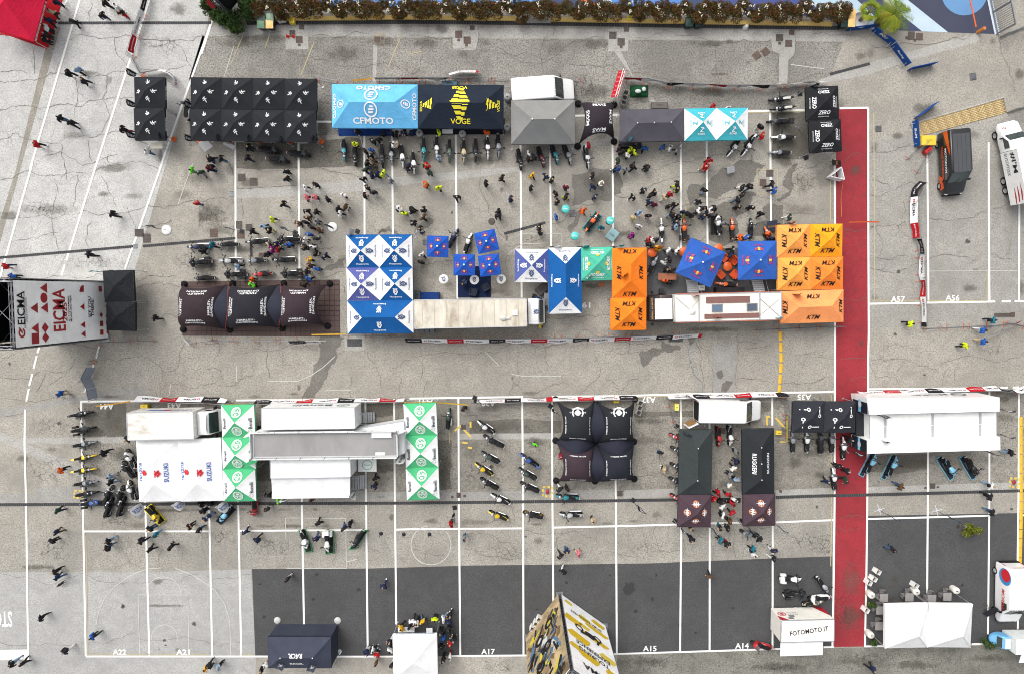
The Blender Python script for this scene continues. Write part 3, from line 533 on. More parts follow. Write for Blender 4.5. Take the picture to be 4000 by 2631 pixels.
def channel(pts, w, seg=1.0, name='drain_channel'):
 """A drain channel of separate iron grate lengths."""
 root = tag(link(name, None), kind='structure'); L = [(b - a).length for a, b in zip(pts, pts[1:])]
 mb = MB(); mb.box((0, 0, 0), (seg - .015, w, .014))
 for i in range(5): mb.box((-seg / 2 + (i + .5) * seg / 5, 0, .01), (seg / 9, w * .8, .008), mi=1)
 me = mb.mesh('grate_length', [M_DRAIN, M_GRATE])
 for (a, b), l_ in zip(zip(pts, pts[1:]), L):
  n = max(1, round(l_ / seg)); ang = math.atan2(b.y - a.y, b.x - a.x)
  for i in range(n):
   o = link('grate_length', me, root, a.lerp(b, (i + .5) / n) + Vector((0, 0, .03)), ang); o.scale = (l_ / n / seg, 1, 1)
channel([W(41, -40, 20), W(42, 0, 12), W(43, 0, 5), W(34, 30, 1525), W(34, 580, 1517)], .30, 1.0)
channel([W(34, 1470, 1495), W(35, 0, 1483), W(35, 700, 1468), W(35, 1960, 1432)], .30, 1.0)
channel([W(11, 540, 215), W(11, 1944, 213), W(12, 60, 213)], .24, 1.0)
channel([W(21, -30, 872), W(21, 1235, 765)], .24, 1.0); channel([W(21, 1325, 763), W(21, 1960, 708), W(22, 285, 688)], .24, 1.0)
channel([W(12, 390, 215), W(12, 1944, 205), W(13, 1000, 217), W(14, 0, 232), W(14, 1944, 262), W(15, 230, 262)], .36, 1.2)
channel([W(23, 875, 648), W(23, 1258, 545)], .24, .8); channel([W(15, 145, 690), W(15, 515, 592)], .26, .8); channel([W(22, 428, 740), W(22, 432, 860)], .22, .6)

# ------------------------------------------------------------------ frame tents
def hip(hx, hy, rx, ry, rise):
 def z(x, y):
  a = (hx - abs(x)) / max(hx - rx, 1e-6); b = (hy - abs(y)) / max(hy - ry, 1e-6)
  return rise * max(0.0, min(1.0, a, b))
 return z
class Tent:
 """A framed canopy: four cloth panels on a hip roof, valance, legs with feet, lettering laid on the cloth."""
 def __init__(s, name, label, cat, t, corners, cols, ze=2.25, rise=1.0, ridge=0.0, val=.28, valc=None, group=None, lm=None, legs=True, apex=None, legcol=None, wr=1.0, walls=(), dirt=0.0):
  P = [W(t, *c, ze) for c in corners]          # TL TR BR BL as seen in the photo
  C = sum(P, Vector()) / 4; s.C = C
  ux = ((P[1] - P[0]) + (P[2] - P[3])); uy = ((P[0] - P[3]) + (P[1] - P[2]))
  s.hx = ux.length / 4; s.hy = uy.length / 4; ang = math.atan2(ux.y, ux.x); s.ang = ang; s.ze = ze
  s.root = thing(name, label, cat, (C.x, C.y, 0), ang, group)
  if lm: landmark(C, lm)
  hx, hy = s.hx, s.hy
  rx, ry = (ridge / 2, 0) if ridge > 0 else ((0, -ridge / 2) if ridge < 0 else (0, 0))
  s.zf = hip(hx, hy, rx, ry, rise)
  if isinstance(cols[0], int): cols = [cols] * 4
  E = [Vector((-hx, hy, ze)), Vector((hx, hy, ze)), Vector((hx, -hy, ze)), Vector((-hx, -hy, ze))]
  R = [Vector((-rx, ry, ze + rise)), Vector((rx, ry, ze + rise)), Vector((rx, -ry, ze + rise)), Vector((-rx, -ry, ze + rise))]
  sd = int(abs(C.x) * 13 + abs(C.y) * 7)
  for k in range(4):                           # north, east, south, west panels
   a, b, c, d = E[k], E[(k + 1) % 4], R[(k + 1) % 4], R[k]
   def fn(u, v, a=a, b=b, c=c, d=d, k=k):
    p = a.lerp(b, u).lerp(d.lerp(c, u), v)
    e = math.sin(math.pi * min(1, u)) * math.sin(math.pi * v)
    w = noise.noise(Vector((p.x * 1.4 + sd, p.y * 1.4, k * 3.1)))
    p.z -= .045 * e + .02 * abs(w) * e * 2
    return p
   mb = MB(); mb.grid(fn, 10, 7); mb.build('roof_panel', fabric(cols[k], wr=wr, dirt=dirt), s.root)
  vm = MB()
  for k in range(4):
   a, b = E[k], E[(k + 1) % 4]; o = Vector((0, 0, 0)); out = [Vector((0, 1, 0)), Vector((1, 0, 0)), Vector((0, -1, 0)), Vector((-1, 0, 0))][k]
   vm.grid(lambda u, v, a=a, b=b, out=out: a.lerp(b, u) + out * .012 + Vector((0, 0, -val * (1 - v) * (1 + .06 * math.sin(u * 25)))), 8, 1, smooth=False)
  if val: vm.build('valance', fabric(valc or cols[2]), s.root)
  if legs:
   lm_ = legcol or ALU
   for sx in (-1, 1):
    for sy in (-1, 1):
     mb = MB(); mb.box((sx * (hx - .06), sy * (hy - .06), ze / 2), (.05, .05, ze)); mb.box((sx * (hx - .06), sy * (hy - .06), .01), (.16, .16, .02)); mb.build('leg', lm_, s.root)
   fr = MB()
   for k in range(4):
    a, b = E[k] * .97, E[(k + 1) % 4] * .97
    a.z = b.z = ze - .12
    fr.tube(a, b, .02, 4); fr.tube(a - Vector((0, 0, .3)), (a + b) / 2, .015, 4); fr.tube(b - Vector((0, 0, .3)), (a + b) / 2, .015, 4)
   fr.tube((0, 0, ze - .4), (0, 0, ze + rise - .06), .025, 5); fr.build('roof_frame', lm_, s.root)
  for k in walls:
   a, b = E[k] * .99, E[(k + 1) % 4] * .99; mb = MB()
   mb.grid(lambda u, v, a=a, b=b: Vector((a.lerp(b, u).x, a.lerp(b, u).y, .05 + (ze - .1) * v)) * 1.0, 8, 2); mb.build('side_wall', fabric(cols[k]), s.root)
 def fn(s, x0, y0, rot, lift=.03):
  a = math.radians(rot); c, si = math.cos(a), math.sin(a)
  return lambda x, y: ((x0 + x * c - y * si), (y0 + x * si + y * c), s.ze + s.zf(x0 + x * c - y * si, y0 + x * si + y * c) + lift)
 def text(s, txt, x, y, rot, h=None, w=None, col=(245, 245, 245), bold=.03, shear=0.0, name='lettering', lift=.03, space=1.0):
  """x, y run from -1 to 1 across the roof."""
  mb = MB(); text_into(mb, txt, s.fn(x * s.hx, y * s.hy, rot, lift), w, h, bold, shear, space); return mb.build(name, plain(col, .6, var=.05), s.root)
 def shape(s, polys, x, y, rot, k, col, name='emblem', lift=.03):
  mb = MB(); shape_into(mb, polys, s.fn(x * s.hx, y * s.hy, rot, lift), k); return mb.build(name, plain(col, .6, var=.05), s.root)
 def valtext(s, side, txt, h=.2, w=None, col=(245, 245, 245), u=0.0, bold=.03):
  """Words on the valance: side 0 north, 1 east, 2 south, 3 west."""
  zc = s.ze - .14
  ax, nv = [((-1, 0, 0), (0, s.hy + .03, zc)), ((0, 1, 0), (s.hx + .03, 0, zc)), ((1, 0, 0), (0, -s.hy - .03, zc)), ((0, -1, 0), (-s.hx - .03, 0, zc))][side]
  L = s.hx if side in (0, 2) else s.hy
  o = Vector(nv) + Vector(ax) * u * L; mb = MB(); text_into(mb, txt, frame3(o, ax, (0, 0, 1)), w, h, bold); mb.build('valance_lettering', plain(col, .6, var=.05), s.root)
SIDES = ((0, .58, 180), (.58, 0, 90), (0, -.58, 0), (-.58, 0, -90))      # north, east, south, west: letters stand towards the peak
def rect(x0, y0, x1, y1): return [(x0, y0), (x1, y0), (x1, y1), (x0, y1)]
BLK = (44, 46, 50); WH = (246, 246, 246); BLU = (28, 92, 158); TEAL = (72, 178, 192); ORA = (243, 134, 44)
# black tents with the white running mark
RUN = [[(-.5, .1), (-.1, .42), (.02, .3), (-.3, .02)], [(-.3, .35), (.35, .5), (.33, .38), (-.2, .2)], [(-.1, .45), (0, .5), (.28, -.6), (.12, -.75)], [(-.45, -.2), (.1, .1), (.05, -.05), (-.3, -.32)], [(.1, .15), (.5, .05), (.45, -.1), (.1, 0)]]
def zt(label, corners, t, east=False, south=False):
 o = Tent('black_canopy', label, 'tent', t, corners, BLK, 2.25, .75, group='black canopies with a white running mark', lm=None)
 for (x, y, r) in ((0, .66, 180), (.42, 0, 90), (0, -.5, 0), (-.66, 0, -90)): o.shape(RUN, x * .95, y * .95, r + 10, .38, WH)
 if east: o.valtext(1, 'ZONTES', .24, 1.2)
 if south: o.valtext(2, 'ZONTES', .2, 1.2)
 return o
zt('upper one of the pair of black canopies with white marks nearest the striped lane', [(1247, 715), (1530, 718), (1527, 1003), (1245, 1000)], 11, True)
a_ = zt('lower one of the pair of black canopies with white marks nearest the striped lane', [(1245, 1003), (1527, 1005), (1525, 1297), (1243, 1302)], 11, True, True); landmark(a_.C, 'pair of black canopies')
for i in range(4):
 xs = [-127, 160, 450, 745, 1038]; n_ = ['leftmost', 'second from the left', 'third from the left', 'rightmost'][i]
 zt(f'{n_} black canopy in the upper row of the block of eight', [(xs[i], 718 + i * 4), (xs[i + 1], 720 + i * 4), (xs[i + 1] - 3, 1010 + i * 4), (xs[i] - 3, 1008 + i * 4)], 12, i == 3)
 a_ = zt(f'{n_} black canopy in the lower row of the block of eight', [(xs[i] - 4, 1011 + i * 4), (xs[i + 1] - 4, 1013 + i * 4), (xs[i + 1] - 9, 1305 + i * 4), (xs[i] - 9, 1303 + i * 4)], 12, i == 3, True)
 landmark(a_.C, 'block of eight black canopies')
# light blue tent
t_ = Tent('blue_canopy', 'large light blue marquee canopy with white ring emblems', 'tent', 12, [(1177, 780), (1973, 785), (1971, 1190), (1177, 1185)], (110, 188, 236), 2.5, 1.3, 4.0, lm='light blue canopy')
for (x, y, r, h) in ((-.02, .8, 180, .42), (-.02, -.72, 0, .5), (.93, -.05, 90, .33), (-.93, -.05, -90, .3)): t_.text('CFMOTO', x, y, r, h, w=h * 7.2, bold=.05)
RINGE = ring2d(.42, .52, 24) + [[(-.2, -.25), (.12, -.25), (.2, -.12), (-.2, -.12)], [(-.2, -.06), (.22, -.06), (.24, .07), (-.16, .07)], [(-.1, .13), (.26, .13), (.16, .26), (-.04, .26)]]
for (x, y, r, k) in ((-.05, .42, 180, 1.15), (-.05, -.28, 0, 1.15), (.74, 0, 90, .75), (-.76, 0, -90, .65)): t_.shape(RINGE, x, y, r, k, WH)
# black and yellow tent
t_ = Tent('black_canopy', 'large black marquee canopy with yellow stepped diamond emblems', 'tent', 13, [(78, 787), (875, 790), (868, 1195), (75, 1190)], (38, 46, 58), 2.5, 1.3, 4.0, lm='black and yellow canopy')
YEL = (238, 222, 50)
for (x, y, r, h) in ((-.02, .84, 180, .33), (0, -.72, 0, .42), (.88, -.02, 90, .24), (-.92, -.02, -90, .22)): t_.text('VOGE', x, y, r, h, w=h * 4.2, col=YEL, bold=.04)
def steps(k): return [[(-.52 * f - .1, .5 - i * .27), (.05 * f, .5 - i * .27), (.12 * f, .32 - i * .27), (-.42 * f - .05, .32 - i * .27)] for i, f in enumerate((1, .75, .5, .28))] + [[(.07 * f, .44 - i * .27), (.55 * f, .44 - i * .27), (.48 * f, .26 - i * .27), (.14 * f, .26 - i * .27)] for i, f in enumerate((1, .75, .5, .28))]
for (x, y, r, k) in ((0, .45, 180, 1.45), (0, -.28, 0, 1.5), (.72, 0, 90, .95), (-.76, 0, -90, .85)): t_.shape(steps(1), x, y, r, k, YEL)
# grey tent
t_ = Tent('grey_canopy', 'plain grey rectangular canopy beside the white van', 'tent', 13, [(943, 933), (1532, 928), (1530, 1335), (938, 1337)], [(138, 138, 135), (128, 128, 126), (118, 119, 119), (130, 130, 128)], 2.4, 1.1, 2.0, wr=.7, lm='grey canopy')  # fall of light put into panel colours: north lighter, south darker
for x in (-1, 1):
 mb = MB(); mb.ell((x, 0, t_.ze + 1.12), (.07, .07, .07)); mb.build('peak_cap', WHITE, t_.root)
# charcoal tent with three caps
t_ = Tent('charcoal_canopy', 'plain charcoal canopy with three white caps on its ridge beside the teal canopies', 'tent', 14, [(48, 1018), (645, 1008), (652, 1305), (58, 1318)], (86, 84, 92), 2.3, .95, 3.0, lm='charcoal canopy')
for x in (-1.5, 0, 1.5):
 mb = MB(); mb.ell((x, 0, t_.ze + .97), (.06, .06, .06)); mb.build('peak_cap', WHITE, t_.root)
ZL = [rect(-.3, .28, .3, .4), rect(-.3, -.4, .3, -.28), [(.1, .28), (.3, .28), (-.1, -.28), (-.3, -.28)], rect(-.02, .08, .42, .18)]
for i, (cs, w_) in enumerate((([(645, 1008), (940, 1003), (947, 1300), (652, 1308)], 'left'), ([(940, 1003), (1233, 1000), (1238, 1297), (947, 1300)], 'right'))):
 t_ = Tent('teal_canopy', f'{w_} one of two teal and white quartered canopies', 'tent', 14, cs, [TEAL, WH, TEAL, WH], 2.3, .95, group='teal and white canopies', lm='teal and white canopies')
 for k, (x, y, r) in enumerate(((0, .42, 180), (.42, 0, 90), (0, -.42, 0), (-.42, 0, -90))):
  t_.shape(ZL, x, y, r, .48, WH if k % 2 == 0 else TEAL); t_.text('KOVE', x * 1.55, y * 1.55, r, .17, .62, col=WH if k % 2 == 0 else (150, 205, 212), bold=.04)
for i, (cs, w_) in enumerate((([(-92, 812), (215, 798), (237, 1103), (-54, 1122)], 'upper'), ([(-54, 1125), (240, 1105), (263, 1398), (-32, 1420)], 'lower'))):
 t_ = Tent('black_canopy', f'{w_} black canopy with white ZERO lettering beside the red lane', 'tent', 15, cs, (40, 41, 44), 2.35, .9, group='black canopies beside the red lane', lm='black canopies by red lane')
 for (x, y, r) in SIDES: t_.text('ZERO', x * 1.05, y * 1.05, r, .3, 1.05, bold=.05, shear=.12); t_.text('MOTORCYCLES', x * 1.42, y * 1.42, r, .07, .95, bold=.02)
 if i: t_.valtext(2, 'ZERO', .26, 1.4)
# white and blue shields block
def shield(k=1): return ring2d(.3, .42, 20) + [rect(-.2, -.26, -.08, .26), rect(.08, -.26, .2, .26), rect(-.1, -.05, .1, .06)] + [rect(x - .09, .36, x + .09, .58) for x in (-.3, 0, .3)] + [rect(-.2, -.56, .2, -.4)]
def husq(label, t, cs, cols, ridge=0, lc=None, ze=2.3, lm='white and blue canopies'):
 o = Tent('blue_white_canopy', label, 'tent', t, cs, cols, ze, .95, ridge, group='blue and white canopies with crown badges', lm=lm, valc=cols[2])
 asp = abs(o.hx / o.hy)
 for k, (x, y, r) in enumerate(SIDES):
  dark = sum(cols[k]) < 560; c = WH if dark else (44, 72, 120)
  far = .74
  if ridge > 0 and k in (1, 3): x = .78 * (1 if x > 0 else -1)
  if ridge < 0 and k in (0, 2): y = .78 * (1 if y > 0 else -1)
  fx, fy = (x * 1.0, y * 1.0)
  d = .26
  sx, sy = (0 if x == 0 else (1 if x > 0 else -1)), (0 if y == 0 else (1 if y > 0 else -1))
  o.text('Husqvarna', fx + sx * .22 / max(1, asp if ridge > 0 else 1), fy + sy * .22 / (1 if ridge >= 0 else 1 / asp), r, .19, 1.12, col=c, bold=.03)
  o.shape(shield(), fx - sx * .1, fy - sy * .1, r, .52, c)
 return o
FAD = (92, 98, 160)
husq('blue and white canopy with crown badges, upper left of the block of five', 22, [(1308, 658), (1612, 656), (1617, 961), (1312, 964)], [BLU, WH, BLU, WH])
husq('blue and white canopy with crown badges, upper right of the block of five', 22, [(1612, 656), (1920, 656), (1924, 959), (1617, 961)], [BLU, WH, BLU, WH])
husq('faded purple and white canopy with crown badges in the block of five', 22, [(1312, 964), (1617, 961), (1621, 1266), (1317, 1269)], [FAD, WH, FAD, WH])
husq('blue and white canopy with crown badges, right of the faded purple one', 22, [(1617, 961), (1924, 959), (1928, 1263), (1621, 1266)], [BLU, WH, BLU, WH])
husq('long blue canopy with white ends, lowest of the block of five', 22, [(1317, 1270), (1928, 1264), (1932, 1565), (1322, 1574)], [BLU, WH, BLU, WH], 3.0)
husq('white and faded blue canopy with crown badges beside the round white tables', 23, [(972, 788), (1277, 792), (1283, 1097), (977, 1097)], [WH, (84, 98, 160), WH, (84, 98, 160)], lm='small white and blue canopy')
husq('tall narrow blue canopy with white ends beside the lorry cab', 23, [(1280, 778), (1583, 775), (1603, 1383), (1290, 1390)], [WH, BLU, WH, BLU], -3.0, lm='tall blue canopy')
t_ = Tent('green_canopy', 'sea green canopy with white and yellow lettering between blue and orange canopies', 'tent', 23, [(1583, 775), (1885, 770), (1890, 1075), (1588, 1085)], (84, 186, 158), 2.3, .95, lm='sea green canopy')
for (x, y, r) in SIDES:
 t_.text('MOTOREX', x * 1.15, y * 1.15, r, .27, 1.25, bold=.04, shear=.1); t_.text('Oil of Switzerland', x * 1.45, y * 1.45, r, .1, 1.1, bold=.01)
 t_.shape([[(.3 * math.cos(a * .524), .16 * math.sin(a * .524)) for a in range(12)]], x * .9, y * .9, r, .6, (236, 190, 50), lift=.025)
# orange tents
def ktm(label, t, cs, col, ridge=0, skip=()):
 cols = [tuple(max(0, min(255, int(v * f))) for v in col) for f in (1.03, 1.0, .985, 1.0)]  # one orange, brightened for the lit north slope and dimmed for the shaded south
 o = Tent('orange_canopy', label, 'tent', t, cs, cols, 2.35, .8, ridge, group='orange canopies', lm='orange canopies' if cs[0][0] > 1000 else 'left orange canopies')
 for k, (x, y, r) in enumerate(SIDES):
  if k in skip: continue
  if ridge > 0 and k in (1, 3): x = .8 * (1 if x > 0 else -1)
  if ridge < 0 and k in (0, 2): y = .78 * (1 if y > 0 else -1)
  o.text('KTM', x * 1.1, y * 1.1, r, .38, 1.25, col=(40, 30, 24), bold=.045, shear=.35)
ktm('upper tall orange canopy with dark lettering beside the sea green one', 24, [(-14, 780), (302, 778), (298, 1235), (-28, 1240)], (240, 126, 40), -1.5)
ktm('lower square orange canopy in front of the lorry cab', 24, [(-38, 1242), (298, 1238), (292, 1537), (-35, 1540)], (240, 130, 40))
ktm('pale orange canopy, upper left of the block by the red lane', 24, [(1500, 568), (1808, 560), (1815, 862), (1508, 868)], (246, 162, 84))
ktm('yellowish orange canopy, upper right of the block by the red lane', 24, [(1808, 560), (2106, 556), (2115, 858), (1815, 862)], (247, 160, 38))
ktm('pale orange canopy, middle left of the block by the red lane', 24, [(1509, 870), (1815, 864), (1819, 1167), (1515, 1172)], (246, 164, 78))
ktm('deep orange canopy, middle right of the block by the red lane', 24, [(1815, 864), (2115, 860), (2119, 1161), (1819, 1167)], (238, 134, 56))
ktm('long pale orange canopy, lowest of the block by the red lane', 24, [(1543, 1180), (2119, 1163), (2123, 1464), (1530, 1480)], (247, 158, 98), 3.0)
# white tents with blue lettering
SMK = [[(-.5, .12), (.02, .5), (.5, .14), (.28, .02), (.02, .2), (-.14, .08), (.5, -.3), (.28, -.3), (-.32, .06)], [(.5, -.12), (-.02, -.5), (-.5, -.14), (-.28, -.02), (-.02, -.2), (.14, -.08), (-.2, .12), (0, .2), (.32, -.06)]]
for i, (cs, w_) in enumerate((([(1250, 978), (1632, 970), (1640, 1530), (1262, 1535)], 'left'), ([(1632, 970), (2020, 952), (2033, 1530), (1640, 1530)], 'right'))):
 t_ = Tent('white_canopy', f'{w_} one of two long white canopies with red emblem and blue lettering', 'tent', 31, cs, WH, 2.4, 1.0, -2.0, group='white canopies with red emblems', wr=.5, lm='white canopies with red emblem')
 t_.shape(SMK, .12, -.02, 90, .72, (205, 30, 44)); t_.text('SUZUKI', .5, -.02, 90, .36, 1.75, col=(44, 92, 170), bold=.05)
 t_.shape(SMK, -.56, -.02, -90, .6, (205, 30, 44)); t_.text('SUZUKI', -.8, 0, -90, .3, 1.7, col=(44, 92, 170), bold=.05)
# green and white rows
GRN = (84, 186, 130)
LION = ring2d(.43, .5, 22) + ring2d(.36, .39, 22) + [rect(-.12, .16, .12, .22), [(-.2, -.22), (-.1, -.1), (-.05, -.24)], [(0, -.3), (.06, -.18), (.12, -.3)], [(.16, -.22), (.22, -.1), (.28, -.2)], [(-.2, .12), (-.05, .3), (.1, .28), (.2, .1)]]
def benelli(n, t, cs, tail):
 o = Tent('green_white_canopy', f'{n} green and white canopy in the row {tail}', 'tent', t, cs, [GRN, WH, GRN, WH], 2.35, .9, group='green and white quartered canopies', lm=('left' if 'left' in tail else 'right') + ' green and white canopies', wr=.6)
 for k, (x, y, r) in enumerate(SIDES):
  if k % 2 == 0:
   o.shape(LION, x, y, r, .92, WH); o.text('Benelli', x, y, r, .22, .7, col=WH, bold=.035)
  else:
   o.text('Benelli', x * 1.35, y - .12, 90, .3, 1.0, col=(38, 48, 60), bold=.035); o.shape(LION, x * 1.3, .62 * (1 if x < 0 else -1), 90, .38, (190, 205, 200))
rows = [(150, 655, 452, 650), (156, 950, 457, 945), (162, 1240, 462, 1238), (170, 1533, 467, 1528)]
rows2 = [(-54, 645, 243, 633), (-45, 938, 253, 928), (-35, 1230, 263, 1222), (-25, 1522, 273, 1512)]
for i, n_ in enumerate(('uppermost', 'middle', 'lowest')):
 for R_, t, tail in ((rows, 32, 'left of the large white trailer'), (rows2, 33, 'right of the large white trailer')):
  a, b = R_[i], R_[i + 1]; benelli(n_, t, [(a[0], a[1]), (a[2], a[3]), (b[2], b[3]), (b[0], b[1])], tail)
# dark dealer tents
t_ = Tent('black_canopy', 'long plain black canopy with sagging middle left of the lettered one', 'tent', 34, [(593, 880), (893, 880), (885, 1470), (585, 1470)], (60, 65, 66), 2.3, .9, -3.0, wr=1.6, lm='long plain black canopy')
for y in (-1.5, 1.5):
 mb = MB(); mb.ell((0, y, t_.ze + .92), (.06, .06, .06)); mb.build('peak_cap', WHITE, t_.root)
t_ = Tent('black_canopy', 'long black canopy with white RUGGERI lettering on both slopes', 'tent', 34, [(1163, 875), (1450, 868), (1463, 1460), (1172, 1470)], (46, 49, 52), 2.3, .9, -3.0, lm='long lettered black canopy')
t_.text('RUGGERI', -.38, -.02, -90, .34, 1.9, bold=.04); t_.text('RUGGERI', .5, -.02, 90, .26, 1.9, bold=.03)
for y in (-1.5, 0, 1.5):
 mb = MB(); mb.ell((0, y, t_.ze + .92), (.06, .06, .06)); mb.build('peak_cap', WHITE, t_.root)
STAR = [[(math.cos(a * .785) * (.8 if a % 4 == 0 else (.5 if a % 2 == 0 else .1)), math.sin(a * .785) * (.5 if a % 2 == 0 else .1)) for a in range(8)]]
for cs, w_ in (([(585, 1472), (885, 1474), (877, 1770), (577, 1764)], 'plain'), ([(1172, 1472), (1463, 1462), (1470, 1755), (1180, 1759)], 'lettered')):
 t_ = Tent('maroon_canopy', f'dark maroon canopy with star emblems below the {w_} long black canopy', 'tent', 34, cs, (78, 62, 70), 2.3, .95, group='maroon canopies with star emblems', lm=('left' if w_ == 'plain' else 'right') + ' maroon canopy')
 for (x, y, r) in SIDES:
  t_.shape(ring2d(.2, .3, 12), x * .9, y * .9, r, 1, (196, 118, 60)); t_.shape(STAR, x * .9, y * .9, r, .6, (200, 220, 240), lift=.036); t_.text('MV', x * .9, y * .9, r, .28, .52, col=WH, bold=.05, lift=.042)
PIN = ring2d(.1, .2, 14) + [rect(.25, -.05, 1.0, .05)]
for cs, w_ in (([(-192, 622), (90, 620), (92, 904), (-199, 905)], 'left'), ([(97, 625), (375, 622), (378, 905), (88, 907)], 'right')):
 t_ = Tent('black_canopy', f'{w_} one of two small black canopies with disc emblems beside the big white trailer', 'tent', 35, cs, (50, 52, 58), 2.3, .8, group='small black canopies with disc emblems', lm='small black canopies')
 for (x, y, r) in ((-.1, .52, 180), (.62, .1, 90), (.1, -.6, 0), (-.45, -.1, -90)): t_.shape(PIN, x - .1 * (r == 0), y, r, .85, WH)
# slate tent at the bottom
t_ = Tent('slate_canopy', 'slate blue rectangular canopy with white RACR lettering at the bottom edge', 'tent', 42, [(575, 1225), (1155, 1228), (1150, 1508), (577, 1508)], (66, 70, 84), 2.6, 1.0, 3.0, walls=(0, 1), valc=(50, 54, 68), lm='slate canopy')
t_.text('RACR.', -.05, .1, 180, .36, 1.3, bold=.05); t_.text('RACR.', -.05, -.55, 0, .24, 1.25, bold=.04)
for x in (-1.5, 0, 1.5):
 mb = MB(); mb.ell((x, 0, t_.ze + 1.02), (.06, .06, .06)); mb.build('peak_cap', WHITE, t_.root)
for x in (-1, 1):
 mb = MB(); mb.lathe([(0, .1), (.3, .1), (.34, .05), (.34, 0)], (x * 2.95, t_.hy + .35, 0), 14); mb.build('ballast_plate', plain((190, 190, 188), .6), t_.root)
t_ = Tent('white_canopy', 'square white canopy with blue valance lettering and a queue around it', 'tent', 43, [(-151, 1207), (248, 1200), (258, 1600), (-150, 1605)], WH, 2.6, 1.2, wr=.5, lm='white canopy with the queue')
t_.valtext(0, 'REGISTRAZIONE MARCHE TRACK EXPERIENCE', .12, 3.6, (40, 110, 180))
for cs, w_ in (([(637, 930), (1035, 920), (1036, 1320), (655, 1327)], 'left'), ([(1035, 920), (1436, 930), (1432, 1318), (1038, 1321)], 'right')):
 t_ = Tent('white_pagoda_canopy', f'{w_} one of two joined white pagoda canopies over grey tables', 'tent', 45, cs, (248, 248, 247), 2.6, 1.9, group='white pagoda canopies', wr=.5, lm='white pagoda canopies')
 rb = MB()
 for sx in (-1, 1):
  for sy in (-1, 1): rb.tube((sx * t_.hx, sy * t_.hy, t_.ze + .02), (0, 0, t_.ze + 1.93), .05, 6)
 rb.build('seam_ridge', fabric((238, 238, 236)), t_.root)
t_ = Tent('red_canopy', 'large bright red canopy with lettered valance on red carpet in the corner', 'tent', 11, [(-14, -250), (452, -95), (305, 383), (-176, 228)], (196, 30, 62), 2.6, 1.4, lm='red canopy', valc=(186, 26, 52))
t_.valtext(1, 'REGISTRAZIONE MARCHE UNDER 18', .2, 3.6, WH, -.2)
for cs, w_ in (([(958, 990), (1233, 985), (1245, 1272), (965, 1282)], 'upper'), ([(965, 1284), (1245, 1274), (1258, 1556), (1008, 1530)], 'lower')):
 t_ = Tent('black_canopy', f'{w_} one of two crumpled black canopies beside the tall white banner tower', 'tent', 21, cs, (44, 46, 50), 2.3, .8, group='crumpled black canopies', wr=2.5, lm='crumpled black canopies', walls=(3,))
# square parasols
def redbull(s, x, y, r, k):
 s.text('RedBull', x * 1.32, y * 1.32, r, .2 * k, .85 * k, col=(150, 50, 128), bold=.04)
 s.shape([[(.17 * math.cos(a * .524), .17 * math.sin(a * .524)) for a in range(12)]], x, y, r, k * .95, (240, 190, 50))
 for m in (-1, 1):
  s.shape([[(m * u, v) for u, v in ((.05, -.1), (.12, .1), (.26, .12), (.38, .24), (.36, .08), (.42, -.06), (.3, -.02), (.26, -.18), (.2, -.04))]], x, y, r, k, (170, 52, 92), lift=.036)
def parasol(label, t, cs, big):
 o = Tent('square_parasol', label, 'parasol', t, cs, (38, 86, 178) if not big else (52, 96, 178), 2.3, .5 if not big else .8, val=.1, legs=False, group='blue square parasols', lm='blue parasols' if not big else 'large blue parasols')
 mb = MB(); mb.tube((0, 0, .05), (0, 0, 2.3 + (.52 if not big else .82)), .03, 8); mb.build('pole', WHITE, o.root)
 mb = MB(); mb.box((0, 0, .04), (.6, .6, .08)); mb.tube((0, 0, .08), (0, 0, .4), .05, 8); mb.build('base_plate', DARKM, o.root)
 mb = MB()
 for sx in (-1, 1):
  for sy in (-1, 1): mb.tube((0, 0, 2.3 + (.4 if not big else .7)), (sx * o.hx * .97, sy * o.hy * .97, 2.24), .013, 5)
 mb.build('rib', ALU, o.root)
 mb = MB(); mb.ell((0, 0, 2.3 + (.52 if not big else .82)), (.09, .09, .06)); mb.build('finial', WHITE, o.root)
 for (x, y, r) in SIDES: redbull(o, x * 1.02, y * 1.02, r, .62 if not big else 1.0)
parasol('small blue square parasol left of the parked black bike, leftmost parasol', 23, [(165, 665), (362, 672), (357, 867), (162, 862)], False)
parasol('small blue square parasol turned askew beside the parked white bike', 23, [(593, 648), (785, 603), (832, 793), (640, 838)], False)
parasol('small blue square parasol over the left edge of the navy carpet', 23, [(407, 838), (605, 840), (607, 1035), (408, 1035)], False)
parasol('small blue square parasol over the right edge of the navy carpet', 23, [(632, 855), (825, 830), (850, 1025), (657, 1048)], False)
parasol('large blue parasol turned askew above the orange seats', 24, [(708, 683), (1030, 820), (893, 1148), (567, 1008)], True)
parasol('large blue parasol square to the orange canopies', 24, [(1145, 718), (1503, 713), (1507, 1070), (1147, 1075)], True)
